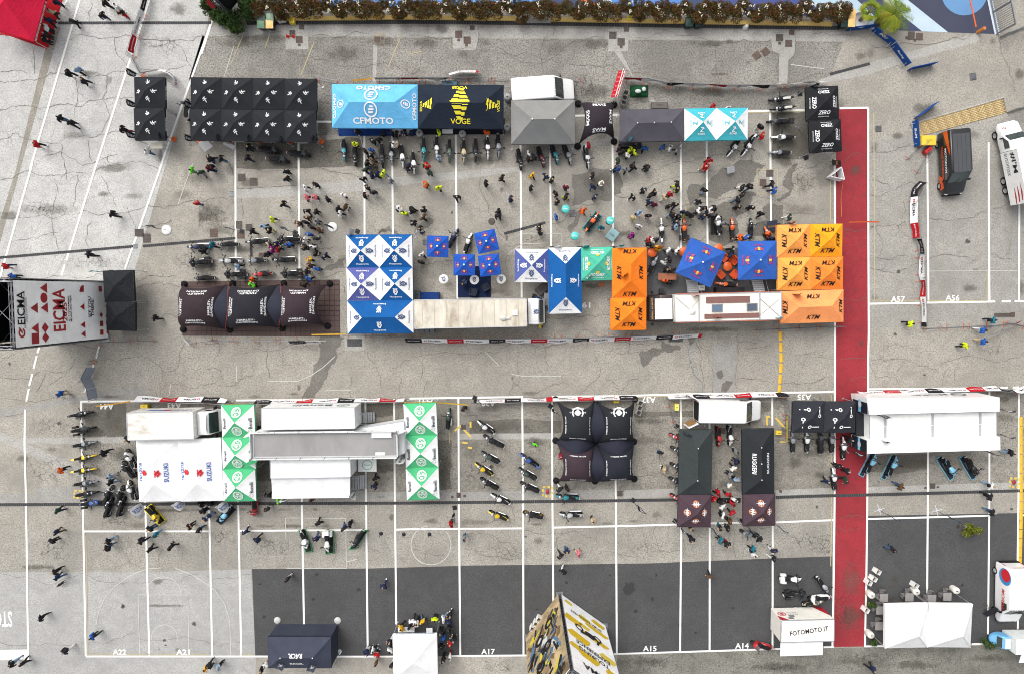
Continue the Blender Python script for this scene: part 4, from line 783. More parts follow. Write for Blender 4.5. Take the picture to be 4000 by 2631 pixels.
# ------------------------------------------------------------------ star tents on inflated legs
def star_panel(P00, P10, P11, P01, zc, zm, pinch):
 """Cloth vault over four ground points; edges arch inwards between the legs."""
 C = (P00 + P10 + P11 + P01) / 4
 def fn(u, v):
  a, b = u * 2 - 1, v * 2 - 1
  fa = a * (1 - pinch * a * a * (1 - b * b)); fb = b * (1 - pinch * b * b * (1 - a * a))
  s, t = (fa + 1) / 2, (fb + 1) / 2
  p = P00.lerp(P10, s).lerp(P01.lerp(P11, s), t)
  m = (abs(a * b)) ** 3.2
  z = zc - (zc - zm) * (a * a + b * b - a * a * b * b) ** .9 - zm * m
  return Vector((p.x, p.y, max(.02, z)))
 return fn
def surf_text(mb, txt, fn, u0, v0, axis, w, h, bold=.04):
 """Words on a vault; axis 0..3 picks the side the letters stand on; size given in the vault's own 0..1 spread."""
 def f(x, y):
  dx, dy = [(-x, -y), (-y, x), (x, y), (y, -x)][axis]
  p = fn(u0 + dx, v0 + dy); p.z += .035; return p
 text_into(mb, txt, f, w, h, bold)
def star_tent(name, label, t, grid, cols, zc, zm, pinch, words, lm, footcol=BLACK, joins=()):
 nx, ny = len(grid[0]) - 1, len(grid) - 1
 P = [[W(t, *q) for q in row] for row in grid]
 C = sum((p for r in P for p in r), Vector()) / ((nx + 1) * (ny + 1))
 root = thing(name, label, 'tent', C); landmark(C, lm)
 P = [[p - C for p in r] for r in P]
 for j in range(ny):
  for i in range(nx):
   fn = star_panel(P[j + 1][i], P[j + 1][i + 1], P[j][i + 1], P[j][i], zc, zm, pinch)
   mb = MB(); mb.grid(fn, 24, 24); mb.build('vault', fabric(cols[(j * nx + i) % len(cols)], wr=.6), root)
   for ax, (u, v) in enumerate(((.5, .84), (.84, .5), (.5, .16), (.16, .5))):
    for k, (txt, w, h, off) in enumerate(words):
     uu, vv = [(u, v - off), (u - off, v), (u, v + off), (u + off, v)][ax]; tm = MB(); surf_text(tm, txt, fn, uu, vv, ax, w, h); tm.build('lettering', plain(WH, .6), root)
 for r in P:
  for p in r:
   mb = MB(); mb.lathe([(0, .35), (.22, .3), (.32, .15), (.3, 0)], p, 14); mb.build('foot', RUBBER, root)
 return root, P, C
star_tent('star_tent', 'small black four-legged star tent with white lettering beside the grey canopy', 13, [[(1560, 965), (1890, 975)], [(1555, 1360), (1890, 1315)]], [(52, 46, 52)], 3.0, 2.2, .26, [('SWM', .36, .1, 0), ('MOTORCYCLES', .34, .03, -.075)], 'black star tent')
hr, HP, HC = star_tent('star_tent', 'three-bay black star tent with white and orange trim on a brown deck', 22, [[(-185, 1115), (262, 1110), (735, 1108), (1160, 1110)], [(-195, 1530), (235, 1535), (722, 1520), (1140, 1500)]], [(58, 48, 52), (44, 44, 50), (60, 49, 54)], 3.1, 2.2, .22, [('HARLEY-', .34, .05, .035), ('DAVIDSON', .4, .05, -.035)], 'three-bay black star tent')
def lens(root, A, B, wdt, z0, z1, col, trim=None):
 d = (B - A); nrm = Vector((-d.y, d.x, 0)).normalized()
 def fn(u, v):
  p = A.lerp(B, u) + nrm * (v - .5) * 2 * wdt * math.sin(math.pi * u); p.z = z0 + (z1 - z0) * math.sin(math.pi * u) ** .7 - .25 * (v - .5) ** 2; return p
 mb = MB(); mb.grid(fn, 16, 8); mb.build('joining_panel', fabric(col), root)
 if trim:
  mb = MB()
  for v in (0, 1): mb.path([fn(i / 16, v) + Vector((0, 0, .02)) for i in range(17)], .022, 4)
  mb.build('piping', plain(trim, .6), root)
for i in (1, 2): lens(hr, HP[0][i] + Vector((-.2, 0, 0)), HP[1][i] + Vector((-.2, 0, 0)), .85, .4, 2.45, (52, 54, 66), (196, 74, 44))
rr, RP, RC = star_tent('star_tent', 'four-bay black star tent with round badges at the barrier', 33, [[(1330, 600), (1690, 600), (2050, 598)], [(1330, 975), (1690, 1000), (2045, 985)], [(1335, 1340), (1690, 1345), (2048, 1325)]], [(44, 46, 50), (40, 42, 46), (62, 50, 56), (40, 42, 50)], 3.1, 2.2, .32, [('ROYAL ENFIELD', .4, .042, 0)], 'four-bay black star tent')
M1 = [p.copy() for p in (RP[0][1], RP[1][1], RP[2][1], RP[1][0], RP[1][2])]
for a, b in ((M1[0], M1[1]), (M1[1], M1[2]), (M1[3], M1[1]), (M1[1], M1[4])): lens(rr, a, b, .7, .4, 2.4, (48, 50, 62))
for i in (0, 1):
 c = (RP[0][i] + RP[0][i + 1]) / 2; mb = MB()
 f = frame3(c + Vector((0, -.85, 2.75)), (-1, 0, 0), (0, -.9, .25)); shape_into(mb, ring2d(.5, .62, 24) + ring2d(.0, .3, 16) + [rect(-.3, -.5, .3, -.42)], f, .85); mb.build('round_badge', plain(WH, .6), rr)
 mb = MB(); text_into(mb, 'MADE LIKE A GUN', frame3(c + Vector((0, -.5, 2.66)), (-1, 0, 0), (0, -.9, .25)), 1.1, .13); mb.build('badge_lettering', plain(WH, .6), rr)
# deck of brown tiles under the three-bay tent
dk = tag(link('tile_deck', None), 'dark brown tiled deck under the three-bay star tent', 'deck')
D0, D1, D2, D3 = W(21, 1680, 1092), W(22, 1248, 1073), W(22, 1252, 1600), W(21, 1690, 1590)
mb = MB(); mb.box((0, 0, 0), (1, 1, .05)); dme = mb.mesh('deck_tile', plain((84, 66, 62), .8, name='deck_brown')); NX, NY = 32, 11
mb = MB(); vs_ = [(p.x, p.y, .03) for p in (D3, D2, D1, D0)]; mb.add(vs_, [(0, 1, 2, 3)]); mb.build('deck_base', plain((66, 52, 48), .9), dk)
for j in range(NY):
 for i in range(NX):
  u, v = (i + .5) / NX, (j + .5) / NY; p = D0.lerp(D1, u).lerp(D3.lerp(D2, u), v)
  o = link('deck_tile', dme, dk, (p.x, p.y, .045 + .003 * ((i * 7 + j * 3) % 3))); o.scale = ((D1 - D0).length / NX * .95, (D0 - D3).length / NY * .95, 1)
  if j * NX + i >= 300: o.name = 'deck_tile'

# ------------------------------------------------------------------ vehicles
def rring(x, w, zb, zt, r):
 pts = []
 for cy, cz, a0 in ((w - r, zb + r, -90), (w - r, zt - r, 0), (-w + r, zt - r, 90), (-w + r, zb + r, 180)):
  for k in range(4):
   a = math.radians(a0 + 30 * k); pts.append((x, cy + r * math.cos(a), cz + r * math.sin(a)))
 return pts
def wheel(parent, x, y, r, w=.22):
 mb = MB(); mb.lathe([(r * .62, -w / 2), (r * .95, -w / 2), (r, -w / 4), (r, w / 4), (r * .95, w / 2), (r * .62, w / 2)], (0, 0, 0), 20, axis='Y'); o = mb.build('wheel', RUBBER, parent); o.location = (x, y, r)
 mb = MB(); s = 1 if y > 0 else -1; mb.lathe([(0, s * w * .3), (r * .2, s * w * .42), (r * .55, s * w * .3), (r * .64, s * w * .45)], (0, 0, 0), 14, axis='Y'); mb.build('hub', ALU, o)
def heading(a, b): return math.atan2(b.y - a.y, b.x - a.x)
def van(name, label, t, rear, nose, width, hgt, col, lm=None, glasscol=None, roofcol=None, ribs=8):
 a, b = W(t, *rear, hgt), W(t, *nose, .8); a.z = b.z = 0
 L = (b - a).length; root = thing(name, label, 'van', (a + b) / 2, heading(a, b)); landmark((a + b) / 2, lm or label)
 h = L / 2; w = width / 2; pm = plain(col, .3, name='van_paint', var=.04, coat=.5)
 secs = [(-h, .93, .4, hgt - .12), (-h + .12, 1, .34, hgt - .02), (h - 2.05, 1, .34, hgt), (h - 1.95, .99, .34, hgt - .03), (h - 1.05, .97, .34, 1.42), (h - .3, .92, .36, 1.1), (h - .03, .84, .4, .85)]
 mb = MB(); mb.loft([rring(x, w * f, zb, zt, .14) for x, f, zb, zt in secs]); mb.build('body', pm, root)
 def sl(u): return secs[3][0] + (secs[4][0] - secs[3][0]) * u, secs[3][3] + (secs[4][3] - secs[3][3]) * u
 mb = MB(); mb.grid(lambda u, v: Vector((sl(.08 + .88 * u)[0] + .03, (v * 2 - 1) * w * (.84 + .06 * u), sl(.08 + .88 * u)[1] + .03 - .05 * (v * 2 - 1) ** 2)), 6, 8); wd = mb.build('windscreen', glass_dark(), root)
 mb = MB()
 for s in (-.3, .35): mb.tube((secs[4][0] + .03, s * w, 1.47), (sl(.65)[0] + .05, s * w + .35, sl(.65)[1] + .05), .012, 4)
 mb.build('wiper', BLACK, wd)
 for s in (-1, 1):
  mb = MB(); x0, x1 = h - 2.3, h - 1.25
  mb.add([(x0, s * (w + .012), 1.35), (x1, s * (w * .98 + .012), 1.35), (x0 + .55, s * (w * .995 + .012), hgt * .82), (x0, s * (w + .012), hgt * .82)], [(0, 1, 2, 3)]); mb.build('side_window', glass_dark(), root)
  mb = MB(); mb.box((h - 1.25, s * (w + .14), 1.35), (.14, .22, .3)); mb.build('mirror', BLACK, root)
  mb = MB(); mb.ell((h - .16, s * w * .68, .82), (.16, .2, .1)); mb.build('headlight', plain((215, 218, 222), .15), root)
  mb = MB(); mb.box((-h + .02, s * w * .86, 1.3), (.06, .12, .5)); mb.build('tail_light', plain((150, 30, 30), .3), root)
  wheel(root, h - .95, s * (w - .1), .34); wheel(root, -h + .95, s * (w - .1), .34)
 mb = MB(); mb.box((h - .02, 0, .48), (.16, width * .84, .26)); mb.build('bumper', BLACK, root)
 rm = plain(roofcol or col, .3, name='van_paint', var=.04, coat=.5)
 for i in range(ribs):
  y = -w * .78 + i * w * 1.56 / (ribs - 1); mb = MB(); mb.box((-.75, y, hgt + .008), (L * .62, .05, .026)); mb.build('roof_rib', rm, root)
 return root, L, h, w
white_body = (242, 242, 241)
van('white_van', 'white panel van parked lengthwise above the grey canopy', 13, (943, 826), (1524, 835), 2.02, 2.5, white_body, 'white van above grey canopy')
r_, L_, h_, w_ = van('white_van', 'white panel van with open rear doors near the lettered black canopy', 34, (775, 722), (1334, 700), 2.05, 2.5, white_body, 'white van with open doors')
for s in (-1, 1):
 mb = MB(); mb.box((-h_ - .45, s * (w_ + .28), 1.4), (1.0, .06, 1.9), rz=s * -.45); mb.build('rear_door', plain(white_body, .3), r_)
mb = MB(); mb.box((-h_ - .5, -w_ - .15, 1.35), (.8, .05, 1.4), rz=.45); mb.build('door_lining', plain((150, 110, 60), .7), r_)
mb = MB(); mb.add([(-h_ - .01, -w_ * .85, .6), (-h_ - .01, w_ * .85, .6), (-h_ - .01, w_ * .85, 2.3), (-h_ - .01, -w_ * .85, 2.3)], [(0, 1, 2, 3)]); mb.build('load_opening_shade', plain((30, 30, 32), .8), r_)  # dark sheet on the closed rear paints the shade of the load space
mb = MB(); text_into(mb, 'Motorcycle Art', frame3((.5, w_ + .03, 1.6), (-1, 0, 0), (0, 0, 1)), 1.6, .2); mb.build('lettering', plain((90, 92, 96), .5), r_)
a_, b_ = W(15, 1358, 1190, 2.3), W(25, 1288, 288, .8); a_.z = b_.z = 0
def van2(name, label, A, B, *k, **kw):
 global W
 W0 = W; pts = [A, B]; W = lambda t, x, y, z=0: pts[int(x)].copy()
 r = van(name, label, 0, (0, 0), (1, 0), *k, **kw); W = W0; return r
r_, L_, h_, w_ = van2('black_van', 'black and orange delivery van with grey roof beside the brick path', a_, b_, 1.95, 2.3, (34, 34, 36), lm='black and orange van', roofcol=(60, 62, 66), ribs=5)
mb = MB(); mb.add([(-h_ + .05, -w_ - .025, 1.95), (-h_ + .05, -w_ - .025, 1.3), (-.6, -w_ - .025, 2.1), (-.9, -w_ - .025, 2.2)], [(0, 1, 2, 3)]); mb.build('orange_flash', plain((216, 84, 30), .35), r_)
mb = MB(); mb.add([(h_ - 1.9, -w_ - .02, .45), (h_ - .5, -w_ - .005, .45), (h_ - .6, -w_ + .005, 1.0), (h_ - 1.6, -w_ - .02, 1.0)], [(0, 1, 2, 3)]); mb.build('orange_flash', plain((216, 84, 30), .35), r_)
mb = MB(); text_into(mb, 'MOTORFAN', frame3((-.2, -w_ - .03, 1.55), (1, 0, 0), (0, 0, 1)), 2.2, .26, .04); mb.build('lettering', plain((240, 240, 240), .5), r_)
mb = MB(); text_into(mb, 'HARLEY-DAVIDSON', frame3((-.1, -w_ - .03, 1.1), (1, 0, 0), (0, 0, 1)), 2.9, .28, .04); mb.build('lettering', plain((226, 92, 30), .5), r_)
mb = MB(); mb.box((-.7, 0, 2.31), (L_ * .6, 1.6, .02)); mb.build('roof_sheet', plain((66, 68, 72), .6), r_)
a_, b_ = W(45, 1900, 612, 2.5), W(45, 1800, 1085, .8); b_.x = a_.x + .1; a_.z = b_.z = 0
r_, L_, h_, w_ = van2('white_van', 'white van with red lettering and red and blue circle at the right edge', a_, b_, 2.1, 2.5, white_body, lm='white van with red lettering')
fs_ = lambda x, z: frame3((x, -w_ - .025, z), (1, 0, 0), (0, 0, 1))
mb = MB(); shape_into(mb, ring2d(0, .8, 20), fs_(-h_ + 1.0, 1.75), 1); mb.build('blue_disc', plain((64, 150, 214), .4), r_)
mb = MB(); shape_into(mb, ring2d(0, .6, 20), fs_(-h_ + .85, 1.82), 1); o_ = mb.build('red_disc', plain((214, 40, 48), .4), r_); o_.location.y -= .006
mb = MB(); text_into(mb, 'MORINI', fs_(.35, 1.55), 2.0, .42, .04, .2); mb.build('lettering', plain((200, 34, 46), .5), r_)
mb = MB(); text_into(mb, 'MORINI', frame3((-h_ - .03, 0, 2.15), (0, -1, 0), (0, 0, 1)), 1.1, .18, .03); mb.build('lettering', plain((200, 34, 46), .5), r_)
mb = MB(); mb.box((-h_ - .02, 0, .7), (.1, 1.9, .4)); mb.build('rear_bumper', BLACK, r_)
def roof_root(name, label, cat, t, cs, z, lm=None):
 P = [W(t, *c, z) for c in cs]; C = sum(P, Vector()) / 4; ang = math.atan2((P[1] - P[0]).y + (P[2] - P[3]).y, (P[1] - P[0]).x + (P[2] - P[3]).x)
 r = thing(name, label, cat, (C.x, C.y, 0), ang); landmark(C, lm or label); return r
def loc(root, p):
 d = Vector(p) - Vector((root.location.x, root.location.y, 0)); return Matrix.Rotation(-root.rotation_euler.z, 3, 'Z') @ d
def block(root, name, t, cs, z0, z1, mats, lip=.05):
 """Box body standing under four roof corners read from the photo, with a raised edge rail."""
 P = [loc(root, W(t, *c, z1)) for c in cs]; mb = MB(); mb.prism([(p.x, p.y) for p in P], z0, z1); o = mb.build(name, mats, root)
 if lip:
  for a, b in zip(P, P[1:] + P[:1]):
   m2 = MB(); d = (b - a).normalized(); m2.box(((a.x + b.x) / 2, (a.y + b.y) / 2, z1 + .012), ((b - a).length - .07, .07, lip), math.atan2(d.y, d.x)); m2.build('edge_rail', ALU, o)
 return P
def panel_on(root, name, t, cs, z, th, m):
 P = [loc(root, W(t, *c, z)) for c in cs]; mb = MB(); mb.prism([(p.x, p.y) for p in P], z - th, z); return mb.build(name, m, root)
def cab(root, x0, x1, w, h, sgn, col, y0=0.0, roof=None):
 """Lorry cab between local x0 (back) and x1 (front); sgn +1 faces +x."""
 L = abs(x1 - x0); X = lambda f: x0 + sgn * L * f
 secs = [(0, .97, .55, h), (.5, 1, .5, h), (.6, .99, .5, h - .05), (.9, .96, .5, h * .58), (1.0, .93, .5, h * .5)]
 mb = MB(); rs = [[(X(f), y + y0, z) for _, y, z in rring(0, w * k, zb, zt, .16)] for f, k, zb, zt in secs]
 if sgn < 0: rs = [r[::-1] for r in rs]
 mb.loft(rs); c = mb.build('cab', plain(col, .3, name='lorry_paint', coat=.4, var=.04), root)
 mb = MB(); mb.grid(lambda u, v: Vector((X(.62 + .27 * u) + sgn * .04, y0 + (v * 2 - 1) * w * .86, (h - .09) + (h * .58 - h + .09) * u + .03)), 4, 6); mb.build('windscreen', glass_dark(), c)
 for s in (-1, 1):
  mb = MB(); mb.box((X(.82), y0 + s * (w + .2), h * .68), (.12, .26, .5)); mb.build('mirror', BLACK, c)
  mb = MB(); mb.add([(X(.25), y0 + s * (w + .012), h * .58), (X(.72), y0 + s * (w + .012), h * .58), (X(.58), y0 + s * (w + .012), h * .86), (X(.25), y0 + s * (w + .012), h * .86)], [(0, 1, 2, 3)]); mb.build('side_window', glass_dark(), c)
  wheel(root, X(.62), y0 + s * (w - .15), .46, .28)
 mb = MB(); mb.box((X(1.0), y0, .6), (.2, w * 1.9, .4)); mb.build('bumper', BLACK, c)
 if roof:
  mb = MB(); mb.grid(lambda u, v: Vector((X(.06 + .5 * u), y0 + (v * 2 - 1) * w * .8, h + .02 + .3 * math.sin(u * 1.4) * (1 - (v * 2 - 1) ** 4))), 6, 6); mb.build('roof_deflector', plain(roof, .35), c)
 return c
def dirty_roof(name, col, dirt, amt, sc1=1.2, streak=8):
 key = ('d', name)
 if key in MATS: return MATS[key]
 m, n, l, b = nt(name); c = sc(lin(col), ALB); v = objc(n)
 mp = n.new('ShaderNodeMapping'); mp.inputs['Scale'].default_value = (1, streak, 1); l.new(v, mp.inputs[0])
 f = noi(n, l, mp.outputs[0], sc1, 7, .7, .5); g = noi(n, l, v, .45, 3, .5)
 a = mixc(n, l, mth(n, l, 'MULTIPLY', ramp(n, l, f, .38, .68), ramp(n, l, g, .3, .62, .25, amt)), c, sc(lin(dirt), ALB))
 l.new(a, b.inputs['Base Color']); b.inputs['Roughness'].default_value = .6; MATS[key] = m; return m
def axle(root, xs, w, r=.48):
 for x in xs:
  for s in (-1, 1): wheel(root, x, s * (w - .15), r, .3)
# articulated lorry with the stained roof
cs = [(38, 1262), (1083, 1247), (1086, 1503), (43, 1525)]
r_ = roof_root('articulated_lorry', 'long white articulated lorry with brown stained trailer roof', 'lorry', 23, cs, 3.9, 'lorry with the stained roof')
P_ = block(r_, 'trailer', 23, cs, 1.0, 3.9, dirty_roof('stained_roof', (214, 208, 194), (120, 100, 66), .85, .9, .35)); hx_ = (P_[1] - P_[0]).length / 2
axle(r_, (-hx_ + 1.2, -hx_ + 2.5, -hx_ + 3.8, hx_ - .6), 1.2)
for i in range(9):
 x = -hx_ + (i + .7) * hx_ * 2 / 9.4; mb = MB(); mb.box((x, 0, 3.905), (.05, 2.3, .012)); mb.build('roof_seam', plain((178, 168, 146), .6), r_)
mb = MB(); p = loc(r_, W(23, 870, 1425, 3.9)); mb.ell((p.x, p.y, 3.95), (.35, .3, .22)); mb.box((p.x + .4, p.y, 4.0), (.35, .2, .16)); mb.build('roof_fan', plain((205, 202, 192), .5), r_)
mb = MB(); p = loc(r_, W(23, 975, 1378, 3.9)); mb.box((p.x, p.y, 3.96), (.48, .5, .14)); mb.build('roof_hatch', plain((226, 222, 212), .5), r_)
x0_ = loc(r_, W(23, 1100, 1370, 3.0)).x; x1_ = loc(r_, W(23, 1252, 1375, 1.6)).x; yc_ = loc(r_, W(23, 1160, 1368, 3)).y
cab(r_, x0_, x1_, 1.2, 3.0, 1, (240, 240, 238), yc_, (243, 243, 241))
mb = MB(); shape_into(mb, shield(), flat((x0_ + .75, yc_, 3.36), 90), .5); mb.build('roof_badge', plain((40, 62, 110), .5), r_)
mb = MB()
for s in (-1, 0, 1): mb.tube((x0_ - .28, yc_ + s * .9, 1.2), (x0_ - .1, yc_ + s * .9, 3.1), .035, 5)
mb.build('headboard_rack', DARKM, r_)
for t, x, y in ((23, 140, 1542),):
 p = loc(r_, W(t, x, y, .4))
 for k in range(3):
  mb = MB(); mb.box((p.x + k * .5 - .3, p.y, .25), (.42, .5, .4)); mb.build('side_locker', plain((120, 122, 126), .6), r_)
# race lorry with the open roof
cs = [(552, 1212), (1545, 1188), (1548, 1438), (562, 1464)]
r_ = roof_root('race_lorry', 'cream race lorry with brown roof strips, black and orange cab facing left', 'lorry', 24, cs, 3.7, 'cream race lorry')
CRM = (232, 228, 216); P_ = block(r_, 'box_body', 24, cs, 1.0, 3.7, plain(CRM, .5, name='cream_roof'), .09); hx_ = (P_[1] - P_[0]).length / 2
for nm, c4, z, m in (('roof_strip', [(850, 1233), (1255, 1224), (1257, 1285), (850, 1293)], 3.78, plain((122, 84, 78), .7)), ('roof_strip', [(835, 1392), (1340, 1378), (1342, 1424), (835, 1436)], 3.78, plain((122, 84, 78), .7)), ('skylight_frame', [(903, 1303), (1003, 1300), (1003, 1371), (903, 1374)], 3.8, plain((120, 122, 126), .5)), ('skylight_frame', [(1227, 1294), (1327, 1290), (1327, 1362), (1227, 1366)], 3.8, plain((120, 122, 126), .5)),
                     ('skylight_pane', [(912, 1310), (993, 1307), (993, 1364), (912, 1367)], 3.83, plain((92, 112, 136), .12)), ('skylight_pane', [(1236, 1301), (1317, 1297), (1317, 1355), (1236, 1359)], 3.83, plain((80, 90, 104), .12))):
 panel_on(r_, nm, 24, c4, z, .06, m)
for s in (-1, 1):
 mb = MB(); mb.box((.1, s * 1.285, 3.6), (hx_ * 1.98, .03, .3)); mb.build('orange_stripe', plain((226, 100, 36), .4), r_)
mb = MB(); mb.box((loc(r_, W(24, 782, 1330, 3.7)).x, 0, 3.74), (.08, 2.45, .09)); mb.build('cross_rail', ALU, r_); mb = MB(); mb.box((loc(r_, W(24, 1345, 1330, 3.7)).x, 0, 3.74), (.08, 2.45, .09)); mb.build('cross_rail', ALU, r_)
mb = MB(); p = loc(r_, W(24, 720, 1370, 3.7)); mb.lathe([(0, 4.0), (.22, 3.9), (.3, 3.72)], (p.x, p.y, 0), 16); mb.build('satellite_dish', WHITE, r_)
mb = MB()
for (x, y), (u, v) in (((570, 1240), (700, 1350)), ((700, 1350), (780, 1260)), ((1350, 1400), (1530, 1250)), ((1350, 1250), (1540, 1420))): mb.tube(loc(r_, W(24, x, y, 3.74)), loc(r_, W(24, u, v, 3.74)), .025, 4)
mb.build('roof_brace', ALU, r_)
axle(r_, (hx_ - 1.5, hx_ - 2.8), 1.2)
x0_ = loc(r_, W(24, 548, 1335, 3.1)).x; x1_ = loc(r_, W(24, 302, 1340, 1.6)).x; yc_ = loc(r_, W(24, 450, 1340, 3.1)).y
c_ = cab(r_, x0_, x1_, 1.25, 3.1, -1, (46, 36, 34), yc_)
mb = MB(); a, b = loc(r_, W(24, 375, 1250, 3.2)), loc(r_, W(24, 540, 1440, 3.2)); mb.box(((a.x + b.x) / 2, (a.y + b.y) / 2, 3.2), (abs(b.x - a.x), abs(b.y - a.y), .12), taper=.95); mb.build('cab_roof', WHITE, r_)
mb = MB(); text_into(mb, 'READY TO RACE', frame3((x1_ + .3, yc_, 2.55), (0, 1, 0), (.75, 0, .65)), 1.9, .14, .03); mb.build('lettering', plain((236, 140, 40), .5), r_)
# box lorry beside the white canopies
cs = [(1155, 725), (1760, 713), (1770, 963), (1165, 975)]
r_ = roof_root('box_lorry', 'white box lorry with scuffed roof beside the white canopies with red emblems', 'lorry', 31, cs, 3.4, 'white box lorry')
P_ = block(r_, 'box_body', 31, cs, 1.0, 3.4, dirty_roof('scuffed_roof', (240, 238, 232), (140, 124, 98), .75, 1.1, 3)); hx_ = (P_[1] - P_[0]).length / 2; hy_ = (P_[0] - P_[3]).length / 2
mb = MB(); text_into(mb, 'SUZUKI', frame3((hx_ - 1.2, hy_ + .02, 2.5), (-1, 0, 0), (0, 0, 1)), 1.9, .5, .04); mb.build('lettering', plain((44, 80, 170), .5), r_)
mb = MB(); shape_into(mb, SMK, frame3((hx_ - 2.7, hy_ + .02, 2.5), (-1, 0, 0), (0, 0, 1)), .8); mb.build('emblem', plain((206, 34, 48), .5), r_)
mb = MB(); shape_into(mb, [[(-1.2, -.2), (1.0, -.2), (1.2, .2), (-1.0, .2)]], frame3((-.5, hy_ + .02, 2.4), (-1, 0, 0), (0, 0, 1)), 1); mb.build('blue_flash', plain((50, 88, 180), .5), r_)
axle(r_, (-hx_ + 1.3,), 1.15); x0_ = loc(r_, W(31, 1800, 815, 2.7)).x; x1_ = loc(r_, W(32, 152, 812, 1.3)).x
cab(r_, x0_, x1_, 1.1, 2.7, 1, (240, 240, 238), 0, (243, 243, 241))
# expandable exhibition trailer
cs = [(432, 912), (1755, 897), (1758, 1122), (437, 1134)]
r_ = roof_root('exhibition_trailer', 'large white trailer with grey roof terrace and slide-out rooms', 'trailer', 32, cs, 3.9, 'large white trailer')
P_ = block(r_, 'trailer_body', 32, cs, .9, 3.9, [plain((232, 233, 232), .5)], .08); hx_ = (P_[1] - P_[0]).length / 2; hy_ = (P_[0] - P_[3]).length / 2
panel_on(r_, 'terrace_floor', 32, [(445, 920), (1745, 905), (1748, 1114), (448, 1126)], 3.93, .04, dirty_roof('terrace_grey', (148, 147, 146), (112, 110, 108), .7, .5, .4))
for s in (-1, 1):
 for i in range(6):
  mb = MB(); mb.box((-hx_ + (i + .5) * hx_ / 3, s * (hy_ + .1), 4.12), (hx_ / 3 - .04, .04, .5)); q = mb.build('parapet_panel', plain((236, 237, 236), .5), r_)
  if s > 0 and i in (0, 2, 4):
   m2 = MB(); text_into(m2, 'Benelli', frame3((-hx_ + (i + .5) * hx_ / 3, s * (hy_ + .125), 4.12), (-1, 0, 0), (0, 0, 1)), 1.1, .24); m2.build('lettering', plain((90, 110, 104), .5), r_)
  mb = MB(); mb.tube((-hx_ + (i + 1) * hx_ / 3, s * (hy_ + .02), 3.9), (-hx_ + (i + 1) * hx_ / 3, s * (hy_ + .14), 4.4), .03, 5); mb.build('parapet_post', DARKM, r_)
for s in (-1, 1): mb = MB(); mb.box((s * (hx_ + .06), 0, 4.1), (.04, hy_ * 1.96, .46)); mb.build('parapet_panel', plain((228, 229, 229), .5), r_)
P2 = block(r_, 'slide_out_room', 32, [(515, 683), (1365, 678), (1372, 868), (520, 880)], 1.0, 3.7, plain((242, 243, 242), .5), .04)
mb = MB(); c = (P2[0] + P2[1]) / 2; text_into(mb, 'Benelli', frame3((c.x, c.y + .02, 2.3), (-1, 0, 0), (0, 0, 1)), 3.6, .9, .04); mb.build('lettering', plain((60, 72, 76), .5), r_)
mb = MB(); shape_into(mb, LION, frame3((c.x + 2.9, c.y + .02, 2.4), (-1, 0, 0), (0, 0, 1)), 1.2); mb.build('emblem', plain((100, 140, 120), .5), r_)
block(r_, 'slide_out_room', 32, [(597, 1152), (1327, 1148), (1330, 1312), (600, 1325)], 1.0, 3.5, plain((244, 245, 244), .5), .04)
A_ = [loc(r_, W(32, *c, z)) for c, z in (((606, 1328), 3.3), ((1326, 1318), 3.3), ((1322, 1500), 2.6), ((612, 1508), 2.6))]
mb = MB(); mb.grid(lambda u, v: A_[0].lerp(A_[1], u).lerp(A_[3].lerp(A_[2], u), v) - Vector((0, 0, .08 * math.sin(v * 3.14))), 10, 5); mb.build('awning', fabric((246, 246, 246), wr=.4), r_)
for q in (A_[2], A_[3]):
 mb = MB(); mb.tube((q.x, q.y + .05, 0), (q.x, q.y + .05, 2.6), .03, 6); mb.build('awning_post', ALU, r_)
block(r_, 'gooseneck', 32, [(1378, 872), (1815, 800), (1822, 895), (1400, 905)], 1.2, 2.6, plain((226, 228, 228), .5), .03)
block(r_, 'nose_box', 32, [(1768, 905), (1822, 900), (1826, 1090), (1770, 1118)], .9, 3.2, plain((236, 237, 236), .5), .03)
panel_on(r_, 'skylight', 32, [(1520, 900), (1700, 898), (1702, 952), (1522, 955)], 4.15, .2, WHITE); panel_on(r_, 'floor_hatch', 32, [(1555, 1085), (1643, 1084), (1643, 1112), (1555, 1114)], 3.97, .03, plain((214, 216, 216), .5))
def stairs(root, t, x0, y0, x1, y1, z, n, wpx, m=None):
 a, b = loc(root, W(t, x0, y0, z)), loc(root, W(t, x1, y1, .15)); d = b - a
 for i in range(n):
  p = a + d * ((i + .5) / n); mb = MB(); mb.box((p.x, p.y, p.z), (abs(d.x) / n * .86 if abs(d.x) > abs(d.y) else wpx, wpx if abs(d.x) > abs(d.y) else abs(d.y) / n * .86, .05)); mb.build('stair_tread', m or ALU, root)
 mb = MB(); off = Vector((0, wpx / 2, 0)) if abs(d.x) > abs(d.y) else Vector((wpx / 2, 0, 0))
 for s in (-1, 1): mb.tube(a + off * s, b + off * s, .035, 5); mb.tube(a + off * s + Vector((0, 0, .9)), b + off * s + Vector((0, 0, .9)), .02, 5)
 mb.build('stair_rail', ALU, root)
stairs(r_, 32, 1415, 770, 1552, 765, 1.2, 6, .95); stairs(r_, 32, 1345, 1365, 1478, 1350, 1.2, 6, 1.3)
axle(r_, (-hx_ + 1.5, -hx_ + 2.8, -hx_ + 4.1), 1.2)
P3 = [W(32, 1398, 1147, 2.3), W(32, 1562, 1143, 2.3), W(32, 1564, 1260, 2.3), W(32, 1402, 1264, 2.3)]
